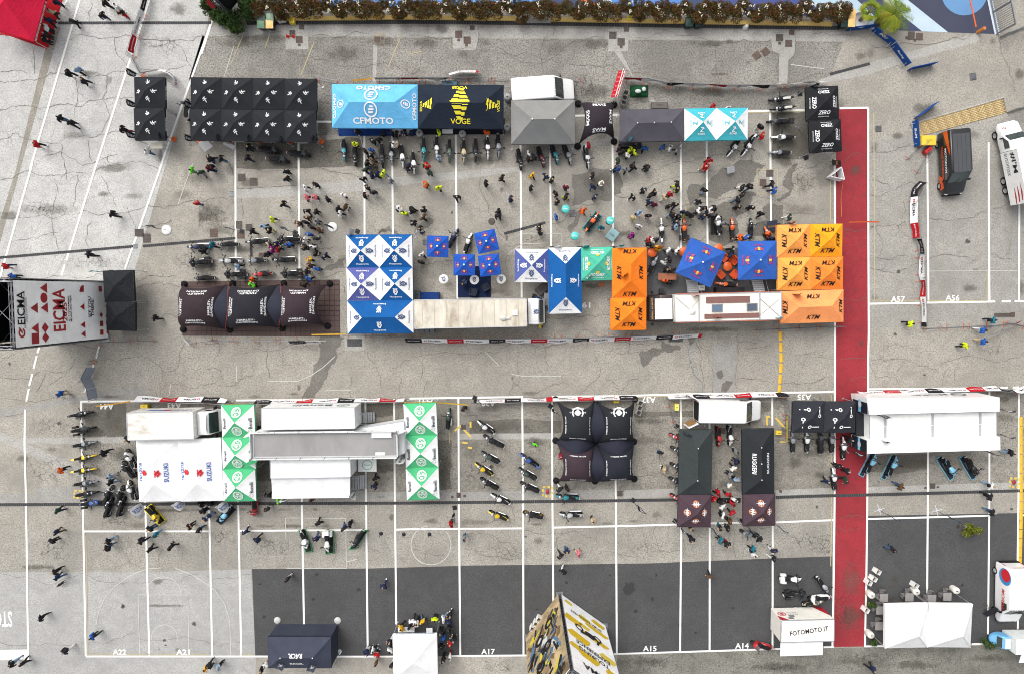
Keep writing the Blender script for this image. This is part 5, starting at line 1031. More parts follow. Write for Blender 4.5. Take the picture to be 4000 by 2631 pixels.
# signboard by the trailer
c_ = W(32, 1482, 1205, 1.05); sb = thing('lettered_table', 'square white table with green round emblem beside the large white trailer', 'table', (c_.x, c_.y, 0))
mb = MB(); mb.box((0, 0, 1.03), (1.75, 1.2, .05)); mb.build('table_top', WHITE, sb)
for sx in (-1, 1):
 for sy in (-1, 1): mb = MB(); mb.box((sx * .8, sy * .52, .5), (.05, .05, 1.0)); mb.build('leg', ALU, sb)
mb = MB(); shape_into(mb, ring2d(.42, .5, 24), flat((0, .05, 1.06), 0), 1); text_into(mb, 'Benelli', flat((0, .05, 1.06), 0), .66, .18); mb.build('emblem', plain((120, 190, 160), .5), sb)
# big white trailer at the right with two raised sides
cs = [(505, 742), (1663, 715), (1665, 942), (507, 970)]
r_ = roof_root('exhibition_trailer', 'long white trailer with two raised wings and black front by the red lane', 'trailer', 35, cs, 3.2, 'white trailer with raised wings')
P_ = block(r_, 'centre_body', 35, cs, .9, 3.2, plain((240, 240, 237), .5), .03); hx_ = (P_[1] - P_[0]).length / 2
for i, x in enumerate((650, 1083, 1517)):
 for k in (0, 1): panel_on(r_, 'roof_rib', 35, [(x - 10, 738 - i * 10 + k * 116), (x + 10, 738 - i * 10 + k * 116), (x + 12, 846 - i * 10 + k * 116), (x - 9, 846 - i * 10 + k * 116)], 3.27, .1, plain((186, 188, 192), .4, .3))
for cs2 in ([(480, 590), (1692, 585), (1692, 712), (505, 742)], [(486, 978), (1697, 945), (1700, 1065), (487, 1098)]):
 Q = block(r_, 'raised_wing', 35, cs2, 1.1, 4.0, plain((245, 245, 244), .35, coat=.3), 0)
 a, b = Q[0], Q[3]; mb = MB(); mb.box(((a.x + b.x) / 2 - .03, (a.y + b.y) / 2, 2.6), (.04, abs(a.y - b.y) * .96, 2.6)); mb.build('black_end_panel', plain((30, 34, 44), .4), r_)
 mb = MB(); mb.box(((a.x + b.x) / 2 - .06, (a.y + b.y) / 2, 2.6), (.03, abs(a.y - b.y) * .94, .35)); mb.build('blue_band', plain((120, 190, 226), .4), r_)
 mb = MB(); shape_into(mb, ring2d(0, .3, 14), frame3(((a.x + b.x) / 2 - .09, (a.y + b.y) / 2, 2.7), (0, -1, 0), (0, 0, 1)), 1); mb.build('disc_emblem', plain((190, 206, 220), .4), r_)
 if cs2[0][1] < 700:
  c = (Q[0] + Q[1]) / 2; mb = MB(); text_into(mb, 'MORBIDELLI', frame3((c.x - .8, c.y + .02, 2.4), (-1, 0, 0), (0, 0, 1)), 6.2, .6, .03); mb.build('lettering', plain((70, 74, 80), .5), r_)
  mb = MB(); shape_into(mb, ring2d(.3, .5, 22), frame3((c.x + 3.3, c.y + .02, 2.4), (-1, 0, 0), (0, 0, 1)), 1.3); mb.build('ring_emblem', plain((90, 96, 104), .5), r_)
panel_on(r_, 'front_platform', 35, [(385, 720), (503, 742), (505, 968), (385, 935)], 2.2, 1.2, plain((36, 38, 44), .6))
axle(r_, (hx_ - 1.5, hx_ - 2.9), 1.25)
# photo service container
cs = [(1520, 1077), (2002, 1065), (2000, 1262), (1516, 1275)]
r_ = roof_root('photo_container', 'cream roofed service container lettered on its roof beside the red lane', 'container', 44, cs, 2.9, 'lettered service container')
P_ = block(r_, 'container_body', 44, cs, .35, 2.9, plain((240, 237, 228), .5), .06); hy_ = (P_[0] - P_[3]).length / 2; hx_ = (P_[1] - P_[0]).length / 2
mb = MB(); text_into(mb, 'FOTOMOTO.IT', flat((.15, -.02, 2.93), 7), 3.6, .46, .045, space=1.05); mb.build('roof_lettering', plain((34, 34, 36), .6), r_)
ff = lambda x, z: frame3((x, hy_ + .02, z), (-1, 0, 0), (0, 0, 1))
mb = MB(); shape_into(mb, [[(-hx_, .6), (-hx_ + .9, -1.2), (-hx_, -1.2)], [(hx_, .3), (hx_, 1.2), (hx_ - .8, 1.2)]], ff(0, 1.6), 1); mb.build('red_corner', plain((178, 28, 48), .5), r_)
mb = MB(); text_into(mb, 'FOTO', ff(-.9, 1.75), .9, .26); text_into(mb, 'IN PISTA', ff(-.9, 1.4), .9, .2); mb.build('lettering', plain((150, 150, 152), .5), r_)
mb = MB(); shape_into(mb, ring2d(.3, .4, 18) + ring2d(0, .2, 12), ff(-1.9, 1.6), 1); mb.build('round_badge', plain((206, 90, 104), .5), r_)
mb = MB(); shape_into(mb, [rect(-.3, 0, .2, .35), rect(-.1, .42, .4, .75)], ff(-1.2, 1.9), 1); mb.build('photo_print', plain((120, 124, 126), .5), r_)
A_ = [loc(r_, W(44, *c, z)) for c, z in (((1513, 1276), 2.7), ((1902, 1266), 2.7), ((1898, 1390), 2.3), ((1510, 1402), 2.3))]
mb = MB(); mb.grid(lambda u, v: A_[0].lerp(A_[1], u).lerp(A_[3].lerp(A_[2], u), v), 6, 4); mb.build('awning', fabric((247, 247, 246), wr=.4), r_)
for q in (A_[2], A_[3]): mb = MB(); mb.tube((q.x, q.y, 0), (q.x, q.y, 2.3), .03, 5); mb.build('awning_post', ALU, r_)
axle(r_, (0, .9), 1.0, .33)
# flatbed with tall white sides at the top right
cs = [(1800, 1312), (1985, 1285), (2110, 1870), (1912, 1908)]
r_ = thing('box_truck', 'white box truck with red swooshes and pale lettering at the right edge', 'truck', W(25, 1800, 40, 0), math.radians(104)); landmark(W(25, 1800, 40), 'truck with red swooshes')
mb = MB(); mb.box((-1.0, 0, 1.85), (4.9, 2.15, 2.1)); mb.build('box_body', plain((243, 243, 241), .4), r_)
mb = MB(); mb.box((-1.0, 0, 2.92), (4.8, 2.05, .05)); mb.build('roof_panel', plain((236, 235, 231), .5), r_)
Sy = 1.085
g = lambda x, z: frame3((x, Sy, z), (-1, 0, 0), (0, 0, 1))
mb = MB(); text_into(mb, "#I'M", g(.35, 2.25), 1.9, .6, .05); mb.build('lettering', plain((50, 54, 60), .5), r_)
mb = MB(); text_into(mb, 'automax', g(.3, 1.45), 2.1, .42, .0); mb.build('lettering', plain((110, 114, 120), .5), r_)
for k in range(3):
 mb = MB(); shape_into(mb, [[(-.85, .08), (.1, .16), (.85, .05), (.85, -.06), (.1, -.02)]], g(-2.3 - .12 * k, 2.4 - k * .4), 1); mb.build('red_swoosh', plain((170, 30, 44), .45), r_)
secs = [(1.5, .9, .5, 2.0), (2.2, .95, .5, 2.1), (2.35, .95, .5, 2.05), (3.0, .95, .5, 1.35), (3.9, .9, .55, 1.15), (4.15, .75, .6, .9)]
mb = MB(); mb.loft([rring(x, f, zb, zt, .14) for x, f, zb, zt in secs]); mb.build('cab', plain((242, 242, 241), .3, coat=.4), r_)
mb = MB(); mb.grid(lambda u, v: Vector((2.4 + .56 * u, (v * 2 - 1) * .84, 2.03 - .62 * u)), 4, 6); mb.build('windscreen', glass_dark(), r_)
for s in (-1, 1):
 mb = MB(); mb.add([(1.75, s * .955, 1.3), (2.85, s * .962, 1.3), (2.35, s * .962, 1.92), (1.75, s * .955, 1.92)], [(0, 1, 2, 3)]); mb.build('side_window', glass_dark(), r_)
 wheel(r_, 3.2, s * .85, .38); wheel(r_, -2.0, s * .9, .38); wheel(r_, -1.1, s * .9, .38)
 mb = MB(); mb.box((2.75, s * 1.1, 1.35), (.12, .2, .25)); mb.build('mirror', BLACK, r_)
for k in range(3): mb = MB(); mb.box((3.45, .45 + k * .12, 1.235 - .01 * k), (.55, .05, .03), rz=.15); mb.build('bonnet_stripe', plain((190, 40, 50), .4), r_)
# three-wheeled snack van at the lower right corner
c_ = W(45, 1800, 1270, 1.2); r_ = thing('three_wheeled_van', 'light blue three-wheeled snack van with white serving box in the lower right corner', 'van', (c_.x, c_.y, 0), math.radians(180)); landmark(c_, 'blue three-wheeled snack van')
secs = [(.35, .6, .35, 1.55), (.7, .62, .3, 1.6), (1.05, .6, .3, 1.45), (1.35, .5, .3, .95), (1.6, .34, .35, .75), (1.72, .2, .4, .6)]
mb = MB(); mb.loft([rring(x, f, zb, zt, .12) for x, f, zb, zt in secs]); mb.build('cab', plain((112, 176, 222), .35), r_)
mb = MB(); mb.box((.62, 0, 1.62), (.55, .95, .08), taper=.9); mb.build('cab_roof', WHITE, r_)
mb = MB(); mb.grid(lambda u, v: Vector((1.08 + .24 * u, (v * 2 - 1) * .5, 1.45 - .42 * u)), 3, 5); mb.build('windscreen', glass_dark(), r_)
mb = MB(); mb.box((-1.15, 0, 1.25), (2.9, 1.5, 1.9)); mb.build('serving_box', plain((226, 232, 230), .5), r_); mb = MB(); mb.box((-1.15, 0, 2.23), (2.8, 1.4, .05)); mb.build('box_roof', plain((240, 242, 240), .5), r_)
for i in range(5): mb = MB(); mb.box((-2.3 + i * .55, 0, 2.27), (.05, 1.35, .03)); mb.build('roof_seam', plain((214, 220, 218), .5), r_)
mb = MB(); mb.grid(lambda u, v: Vector((-2.4 + 2.2 * u, .78 + .9 * v, 2.2 - .25 * v)), 4, 4); mb.build('awning', fabric((246, 246, 246)), r_)
wheel(r_, 1.35, 0, .25, .14)
for s in (-1, 1): wheel(r_, -1.3, s * .62, .25, .14)
# ------------------------------------------------------------------ tall banner towers of truss
RED = (178, 34, 40)
def truss(mb, a, b, s=.14, n=None):
 a, b = Vector(a), Vector(b); d = b - a; q = d.to_track_quat('Z', 'Y'); n = n or max(3, int(d.length / .6))
 C = [q @ Vector((sx * s, sy * s, 0)) for sx, sy in ((-1, -1), (1, -1), (1, 1), (-1, 1))]
 for c in C: mb.tube(a + c, b + c, .028, 5)
 for i in range(n):
  p, r = a + d * (i / n), a + d * ((i + 1) / n)
  for k in range(4): mb.tube(p + C[k], r + C[(k + 1) % 4], .014, 4)
def tower(name, label, P, hgt, lm, faces=(0, 1, 2, 3), z0=.1):
 C = sum(P, Vector()) / 4; root = thing(name, label, 'banner tower', (C.x, C.y, 0)); landmark(C, lm); Q = [Vector((p.x - C.x, p.y - C.y, 0)) for p in P]
 for q in Q:
  mb = MB(); truss(mb, q, q + Vector((0, 0, hgt))); mb.build('truss_column', STEEL, root)
  mb = MB(); mb.box((q.x, q.y, .05), (.7, .7, .1)); mb.build('base_plate', STEEL, root)
 for a, b in zip(Q, Q[1:] + Q[:1]):
  mb = MB(); truss(mb, a + Vector((0, 0, hgt - .15)), b + Vector((0, 0, hgt - .15)), .12); mb.build('truss_beam', STEEL, root)
 mb = MB()
 for z in (hgt * .25, hgt * .55, hgt * .8):
  for a, b in ((Q[0], Q[2]), (Q[1], Q[3])): mb.tube(a + Vector((0, 0, z)), b + Vector((0, 0, z)), .03, 5)
 mb.build('inner_brace', STEEL, root); F_ = []
 for k in faces:
  a, b = Q[k], Q[(k + 1) % 4]; u = (b - a).normalized(); n = u.cross(Vector((0, 0, 1)))
  o = (a + b) / 2 + n * .2; w = (b - a).length
  mb = MB(); c = [o - u * w / 2 + Vector((0, 0, z0)), o + u * w / 2 + Vector((0, 0, z0)), o + u * w / 2 + Vector((0, 0, hgt - .1)), o - u * w / 2 + Vector((0, 0, hgt - .1))]
  mb.add(c, [(0, 1, 2, 3)]); mb.add([p - n * .03 for p in c], [(3, 2, 1, 0)], 1); pn = mb.build('banner', [fabric((274, 274, 273), wr=.3), plain((26, 26, 28), .9)], root)
  F_.append((lambda x, y, o=o, u=u, n=n, L=.03: o + u * x + n * L + Vector((0, 0, y)), w, pn))
 return root, F_
y0_, y1_ = W(0, 245, 657.5).y, W(0, 245, 784).y; xx_ = ray(412, 1200, 0).x
root, F_ = tower('banner_tower', 'tall white banner tower with red geometric shapes at the left edge', [Vector((xx_, y1_, 0)), Vector((xx_, y0_, 0)), Vector((xx_ - 5, y0_, 0)), Vector((xx_ - 5, y1_, 0))], 12.3, 'white banner tower')
fn, w, pn = F_[0]; zr = lambda px: H - F * (-xx_) / (2000 - px)
DK = plain((52, 48, 50), .6); RM = plain(RED, .6)
def put(txt, zpx, h, w_, m, x=0.0, bold=.03):
 mb = MB(); text_into(mb, txt, lambda a, b: fn(x + a, zr(zpx) + b), w_, h, bold); mb.build('banner_lettering', m, pn)
put('EICMA', 72, .85, 2.6, DK, .45, .04); put('ESPOSIZIONE INTERNAZIONALE', 86, .18, 2.9, plain((150, 148, 150), .6), .3); put('DELLE DUE RUOTE', 93, .18, 1.9, plain((150, 148, 150), .6), .3)
put('EICMA', 222, 1.6, 3.6, RM, .2, .045); put('2025', 244, .6, 1.6, RM, .0); put('6 - 9 NOVEMBRE,', 260, .24, 2.2, DK, .3); put('MILANO RHO-FIERA.', 268, .24, 2.3, DK, .3); put('SEE YOU', 342, .42, 1.9, DK, .35, .035); put('THERE!', 353, .42, 1.6, DK, .3, .035); put('EICMA', 416, .3, 1.2, DK, .2)
mb = MB(); shape_into(mb, ring2d(.2, .34, 16, .6, 6.0) + [[(-.05, 0), (.35, .3), (.42, .2), (.05, -.1)]], lambda a, b: fn(-1.5 + a, zr(72) + b), 1.1); mb.build('round_emblem', RM, pn)
rp = random.Random(5)
def geo(kind):
 if kind == 0: return [[(.5 * math.cos(a * .3927), .5 * math.sin(a * .3927)) for a in range(16)]]
 if kind == 1: return [[(-.5, -.5), (.5, -.5), (0, .5)]]
 if kind == 2: return [[(-.5, -.5), (.5, -.5), (.5, .5), (-.5, .5)]]
 if kind == 3: return [[(-.5, .0), (0, .5), (.5, 0), (0, -.5)]]
 return [[(-.5, -.5)] + [(-.5 + math.cos(a * .2618), -.5 + math.sin(a * .2618)) for a in range(7)]]
for rows_, px0, pxs, s_ in ((6, 104, 40, .84), (6, 297, 32, .62), (6, 374, 24, .5)):
 for c in range(1 if px0 == 297 else 2):
  for r in range(rows_):
   if rp.random() < .3: continue
   mb = MB(); shape_into(mb, geo(rp.randrange(5)), lambda a, b, c=c, r=r: fn(-w / 2 + (r + .7) * w / (rows_ + .4) + a, zr(px0 + (c + .5) * pxs) + b), s_); mb.build('printed_shape', plain((RED[0] - rp.randrange(20), RED[1] + rp.randrange(12), RED[2] + 4), .6), pn)
A, B, C_ = ray(2186, 2322), ray(2061, 2487), ray(2359, 2445)
root, F_ = tower('banner_tower', 'tall two-faced banner tower with rider photograph and yellow lettered side', [A, B, B + C_ - A, C_], 13.6, 'yellow and white banner tower')
# white and yellow face (between A and C)
fn, w, pn = F_[3]
YM = plain((240, 200, 30), .6); YS = plain((244, 216, 80), .6)
for x, z, a, b, m in ((-1.6, 1.2, .9, 1.0, YM), (-1.2, 3.0, 1.5, .9, YM), (.2, 2.3, .8, 1.2, YS), (1.8, 4.2, 1.2, 1.4, YM), (-.6, 5.2, 1.8, 1.0, YM), (1.4, 7.0, 1.4, 1.5, YM), (-1.7, 7.4, 1.0, 1.2, YS), (.6, 9.6, 1.2, 1.3, YM), (2.0, 9.2, .7, 1.0, YM), (1.9, 1.0, .5, .8, YS), (-1.9, 9.8, .9, 1.3, YM), (.4, 4.0, .7, .9, YS)):
 mb = MB(); shape_into(mb, [[(-a, -b * .3), (a * .5, -b * .45), (a, b * .1), (a * .7, b * .42), (-a * .6, b * .5), (-a * .9, b * .1)]], lambda u, v, x=x, z=z: fn(max(-w / 2 + .05, min(w / 2 - .05, x + u)), z + v), .95); mb.build('yellow_brushstroke', m, pn)
fn2 = lambda u, v: fn(u, v) + (fn(0, 0) - fn(0, 0)) + Vector((0, 0, 0))
nrm_ = (fn(1, 0) - fn(0, 0)).cross(Vector((0, 0, 1))) * .02
for txt, z, hh, ww in (('EICMA RIDING FEST', 2.4, .42, 3.6), ('TOURING', 9.0, .6, 3.2), ('EXPERIENCE', 8.1, .6, 3.6), ('EICMA', 11.6, .8, 3.0)):
 mb = MB(); text_into(mb, txt, lambda a, b, z=z: fn(a, z + b) + nrm_, ww, hh, .035); mb.build('banner_lettering', DK, pn)
mb = MB(); shape_into(mb, ring2d(.2, .32, 16), lambda a, b: fn(-.95 + a, 4.9 + b) + nrm_, 1.5); shape_into(mb, ring2d(.2, .32, 16), lambda a, b: fn(1.1 + a, 5.0 + b) + nrm_, 1.5); shape_into(mb, [[(-.8, 0), (-.3, .55), (.2, .5), (.9, .7), (.8, .35), (.4, .2), (.3, -.2), (-.3, -.25)], [(-1.0, .2), (-.75, .9), (-.6, .85), (-.8, .1)]], lambda a, b: fn(a, 5.0 + b) + nrm_, 1.2); mb.build('motorcycle_print', DK, pn)
# photograph side (between A and B)
fn, w, pn = F_[0]; rp = random.Random(11)
mb = MB(); mb.add([fn(-w / 2, .15), fn(w / 2, .15), fn(w / 2, 13.4), fn(-w / 2, 13.4)], [(0, 1, 2, 3)])
m, n, l, b = nt('photo_print'); p = objc(n); l.new(mixc(n, l, ramp(n, l, noi(n, l, p, .5, 5, .6, .8), .35, .65), (.13, .095, .05), (.48, .36, .2)), b.inputs['Base Color']); b.inputs['Roughness'].default_value = .6
mb.build('photo_print', m, pn)
pal = [(34, 34, 38), (44, 70, 96), (60, 66, 74), (210, 196, 60), (206, 208, 206), (96, 66, 40), (30, 40, 56), (120, 96, 60), (28, 26, 26), (88, 120, 150)]
for k in range(120):
 z = rp.uniform(1.8, 12.6); x = rp.uniform(-w / 2 + .5, w / 2 - .5); ang = rp.uniform(.5, 2.2); a = rp.uniform(.25, 1.1); b_ = rp.uniform(.06, .3); ca, sa = math.cos(ang), math.sin(ang)
 pts = [(a, -b_), (a * .6, b_), (-a * .7, b_ * 1.2), (-a, -b_ * .4)]
 mb = MB(); n2 = (fn(1, 0) - fn(0, 0)).cross(Vector((0, 0, 1))) * (.008 + .0002 * k)
 mb.add([fn(max(-w / 2, min(w / 2, x + u * ca - v * sa)), z + u * sa + v * ca) + n2 for u, v in pts], [(0, 1, 2, 3)]); mb.build('printed_shape', plain(pal[rp.randrange(len(pal))], .6), pn)
for zz_, xx2 in ((3.2, -.9), (4.2, .6), (6.5, -.4), (8.5, .7)):
 mb = MB(); n2 = (fn(1, 0) - fn(0, 0)).cross(Vector((0, 0, 1))) * .045; shape_into(mb, ring2d(.32, .62, 18), lambda a, b: fn(xx2 + a, zz_ + b * 1.2) + n2, 1); mb.build('printed_wheel', plain((36, 30, 26), .7), pn)

# ------------------------------------------------------------------ the planted edge, painted court and gates along the top
def st(name, pts, z, col, **k): return sheet(name, pts, z, worn_paint('court_' + str(col), col, tuple(int(v * .7) for v in col), .4))
st('painted_court', PL(12, 1000, -120, 1000, 70) + PL(14, 1900, 150) + PL(15, 330, 262, 1240, 302, 1700, 318, 1600, -120), .004, (52, 68, 104))
st('painted_court', PL(12, 440, -120, 1050, -120, 1050, 60, 440, 60), .0045, (70, 84, 120))
st('blue_paint', PL(12, 1100, -60, 1944, -60) + PL(13, 300, -60, 300, 60) + PL(12, 1100, 60), .008, (92, 140, 208)); st('blue_paint', PL(13, 420, -60, 1200, -60, 1240, 12, 440, 40), .008, (92, 150, 220))
st('navy_paint', PL(14, 900, -60, 1960, -60, 1960, 110, 900, 110), .008, (62, 74, 130)); st('blue_paint', PL(14, -100, -60, 640, -60, 640, 60, -100, 60), .009, (80, 128, 196)); st('orange_stripe', PL(13, 1540, -10, 1600, -10, 1745, 45, 1725, 52), .010, (224, 110, 50)); st('pale_paint', PL(13, 1690, -60, 1790, -60, 1900, 40, 1840, 50), .010, (206, 220, 232))
st('pale_paint', PL(15, -40, -60, 330, -60, 700, 280, 330, 262, 0, 60), .012, (172, 194, 210)); st('navy_paint', PL(15, 330, -60, 560, -60, 1000, 292, 700, 280), .013, (56, 62, 92)); st('pale_paint', PL(15, 560, -60, 790, -60, 1240, 301, 1000, 293), .014, (182, 200, 212))
st('dark_paint', PL(15, 790, -60, 1590, -60, 1690, 316, 1240, 302), .012, (56, 60, 80)); st('blue_paint', [W(15, 1390 + 215 * math.cos(a * .2), -70 + 215 * math.sin(a * .2)) for a in range(32)], .015, (96, 140, 184)); st('pale_paint', PL(15, 1590, -60, 1640, -60, 1722, 316, 1672, 322), .016, (206, 218, 230))
# yellow kerb with its joints and the wall of the planter
kr = tag(link('kerb', None), 'long yellow painted kerb of the planted strip', 'kerb')
kp = [W(12, 640, 182), W(12, 1944, 168), W(13, 1000, 182)], [W(13, 1310, 188), W(14, 0, 198), W(14, 1900, 228), W(15, 160, 232)]
KY = worn_paint('kerb_yellow', (226, 192, 112), (190, 176, 140), .5)
for run in kp:
 for a, b in zip(run, run[1:]):
  n = max(1, round((b - a).length / 1.6))
  for i in range(n):
   p, q = a.lerp(b, i / n), a.lerp(b, (i + 1) / n); mb = MB(); mb.box((0, 0, .12), ((q - p).length - .02, .36, .24)); o = mb.build('kerb_stone', KY, kr); o.location = (p + q) / 2; o.rotation_euler = (0, 0, math.atan2((q - p).y, (q - p).x))
mb = MB(); a, b = W(13, 1008, 185), W(13, 1305, 190); mb.box((0, 0, .05), ((b - a).length, .6, .1)); o = mb.build('kerb_ramp', M_STRIP, kr); o.location = (a + b) / 2
# hedge of red-leaved shrubs
def leaf_mat(name, cols):
 m, n, l, b = nt(name); at = n.new('ShaderNodeAttribute'); at.attribute_name = 'tone'; r = n.new('ShaderNodeValToRGB'); l.new(at.outputs['Fac'], r.inputs[0])
 r.color_ramp.elements[0].color = lin(cols[0]) + (1,); r.color_ramp.elements[1].color = lin(cols[-1]) + (1,)
 for i, c in enumerate(cols[1:-1]): e = r.color_ramp.elements.new((i + 1) / (len(cols) - 1)); e.color = lin(c) + (1,)
 l.new(r.outputs[0], b.inputs['Base Color']); b.inputs['Roughness'].default_value = .8; b.inputs['Specular IOR Level'].default_value = .15; return m
PHOT = leaf_mat('photinia_leaf', [(34, 44, 22), (62, 62, 32), (98, 54, 36), (66, 84, 38), (92, 66, 40), (104, 44, 34)]); GREENL = leaf_mat('green_leaf', [(30, 48, 26), (46, 68, 34), (66, 88, 42), (90, 106, 54)]); YGL = leaf_mat('olive_leaf', [(62, 70, 22), (92, 100, 30), (120, 124, 44)])
PALML = leaf_mat('palm_leaf', [(54, 76, 16), (84, 104, 22), (118, 124, 32), (140, 120, 42)]); FLOW = plain((214, 206, 184), .7, name='blossom')
def crown(name, n, rx, ry, rz, m, s=.11, seed=1, zc=None):
 rnd = random.Random(seed); mb = MB(); tone = []
 lumps = [(Vector((rnd.uniform(-.75, .75) * rx, rnd.uniform(-.6, .6) * ry, rnd.uniform(-.3, .6) * rz)), rnd.uniform(.35, .6)) for _ in range(9)]
 for i in range(n):
  c, k = lumps[rnd.randrange(9)]; d = Vector((rnd.gauss(0, 1), rnd.gauss(0, 1), rnd.gauss(0, 1))).normalized()
  p = c + Vector((d.x * rx, d.y * ry, d.z * rz)) * k * rnd.uniform(.6, 1.05); q = Vector((rnd.gauss(0, 1), rnd.gauss(0, 1), rnd.gauss(0, .6) + .6)).to_track_quat('Z', 'Y'); w = s * rnd.uniform(.6, 1.3)
  mb.add([p + q @ Vector((-w, 0, 0)), p + q @ Vector((0, -w * .5, 0)), p + q @ Vector((w, 0, 0)), p + q @ Vector((0, w * .5, 0))], [(0, 1, 2, 3)]); tone.append(min(1, max(0, rnd.gauss(.5, .28))))
 me = mb.mesh(name, m); at = me.attributes.new('tone', 'FLOAT', 'FACE'); at.data.foreach_set('value', tone); return me
cm = [crown('foliage', 2600, 1.1, .95, .75, PHOT, .085, k) for k in range(4)]
def flowers(seed):
 rnd = random.Random(seed); mb = MB()
 for _ in range(rnd.randrange(2, 5)):
  c = Vector((rnd.uniform(-.9, .9), rnd.uniform(-.6, .6), rnd.uniform(.55, .9)))
  for _ in range(9): d = Vector((rnd.gauss(0, .1), rnd.gauss(0, .1), rnd.gauss(0, .05))); mb.box(c + d, (.07, .07, .04), rnd.uniform(0, 3))
 return mb.mesh('blossom', FLOW)
fl = [flowers(k) for k in range(4)]; tk = MB(); tk.tube((0, 0, 0), (.05, .02, .7), .05, 6, .03); tk.tube((.05, .02, .35), (-.3, .1, .9), .03, 5, .02); tk.tube((.05, .02, .4), (.35, -.1, .9), .03, 5, .02); tkm = tk.mesh('trunk', plain((70, 56, 44), .9))
ORD = ['first', 'second', 'third', 'fourth', 'fifth', 'sixth', 'seventh', 'eighth', 'ninth', 'tenth', 'eleventh', 'twelfth', 'thirteenth', 'fourteenth', 'fifteenth', 'sixteenth', 'seventeenth', 'eighteenth', 'nineteenth', 'twentieth'] + [f'twenty-{k}' for k in 'first second third fourth fifth sixth seventh eighth ninth'.split()] + ['thirtieth'] + [f'thirty-{k}' for k in 'first second third fourth fifth sixth seventh eighth ninth'.split()] + ['fortieth']
rnd = random.Random(9); xs_ = [603 + i * 34.6 for i in range(40)]
for i, x in enumerate(xs_):
 if 765 < x < 790: pass
 y = 22 + (x - 600) / 1360 * 12 + rnd.uniform(-2, 2); c = W(0, x, y, 1.0); r = thing('red_leaved_shrub', f'{ORD[i]} red-leaved flowering shrub from the left in the hedge', 'shrub', (c.x, c.y, .2), rnd.uniform(-.3, .3) + (3.14 if i % 2 else 0), 'hedge shrubs'); r.scale = (1, 1, rnd.uniform(.85, 1.15))
 link('foliage', cm[i % 4], r, (0, 0, .85)); link('trunk', tkm, r)
 if rnd.random() < .75: link('blossom', fl[(i * 3) % 4], r, (0, 0, .75))
gm = [crown('foliage', 1800, .95, .9, .8, GREENL, .1, 20 + k) for k in range(2)]
for i, (x, y, w_) in enumerate(((70, 50, 'left tip'), (150, 130, 'left side'), (265, 215, 'lowest corner'), (360, 110, 'right side'), (420, 40, 'right tip'), (210, 190, 'left of the lowest corner'))):
 c = W(12, x, y, .9); r = thing('green_shrub', f'dark green shrub at the {w_} of the angled planter', 'shrub', (c.x, c.y, .1), i, 'planter shrubs'); link('foliage', gm[i % 2], r, (0, 0, .8)); link('trunk', tkm, r)
pa, pb, pc = W(12, 20, 95), W(12, 268, 250), W(12, 440, 120); pr = tag(link('planter', None), 'angled concrete planter holding the dark green shrubs', 'planter')
for a, b in ((pa, pb), (pb, pc)):
 mb = MB(); mb.box((0, 0, .2), ((b - a).length, .25, .4)); o = mb.build('planter_wall', M_STRIP, pr); o.location = (a + b) / 2; o.rotation_euler = (0, 0, heading(a, b))
# short banner tower behind the planter
A, B, C_ = W(12, 262, 175), W(12, 100, 35), W(12, 372, 50)
root, F_ = tower('banner_tower', 'black and white banner tower rising from the angled planter', [A, B, B + C_ - A, C_], 5.2, 'angled planter', z0=.9)
mb = MB(); mb.add([F_[0][0](-F_[0][1] / 2, .95), F_[0][0](F_[0][1] / 2, .95), F_[0][0](F_[0][1] / 2, 5), F_[0][0](-F_[0][1] / 2, 5)], [(0, 1, 2, 3)]); mb.build('black_print', plain((36, 36, 38), .6), F_[0][2])
fn = F_[3][0]
for x, z, a, b, c in ((-.8, 1.2, .5, .25, (60, 100, 180)), (-.8, 1.6, .5, .2, (190, 40, 50)), (.2, 3.0, .35, .35, (110, 112, 116)), (-.4, 4.0, .3, .3, (150, 152, 156)), (.5, 4.4, .3, .2, (120, 120, 124)), (1.3, 3.6, .25, .9, (190, 40, 50))):
 mb = MB(); shape_into(mb, [rect(-a, -b, a, b)], lambda u, v, x=x, z=z: fn(x + u, z + v), .8); mb.build('printed_shape', plain(c, .6), F_[3][2])
# wheelie bins
def wbin(t, x, y, col, lid, label, rz=0):
 c = W(t, x, y, .9); r = thing('wheelie_bin', label, 'bin', (c.x, c.y, 0), rz, 'wheelie bins'); s = [(-1, -1), (1, -1), (1, 1), (-1, 1)]
 mb = MB(); mb.loft([[(a * .24, b * .27, .12) for a, b in s], [(a * .31, b * .36, 1.0) for a, b in s]], smooth=False); mb.build('body', plain(col, .5), r)
 mb = MB(); mb.grid(lambda u, v: Vector(((u - .5) * .68, (v - .5) * .8, 1.03 + .07 * math.sin(u * 3.14) * math.sin(v * 3.14))), 6, 6); mb.box((0, 0, 1.01), (.68, .8, .05)); mb.build('lid', plain(lid, .5), r)
 mb = MB(); mb.tube((-.3, .42, 1.0), (.3, .42, 1.0), .02, 6); mb.build('handle', BLACK, r)
 for k in (-1, 1): mb = MB(); mb.lathe([(0, -.03), (.1, -.03), (.1, .03), (0, .03)], (k * .26, .3, .1), 10, axis='X'); mb.build('wheel', RUBBER, r)
G1, G2, YL = (40, 70, 62), (88, 128, 96), (232, 190, 116)
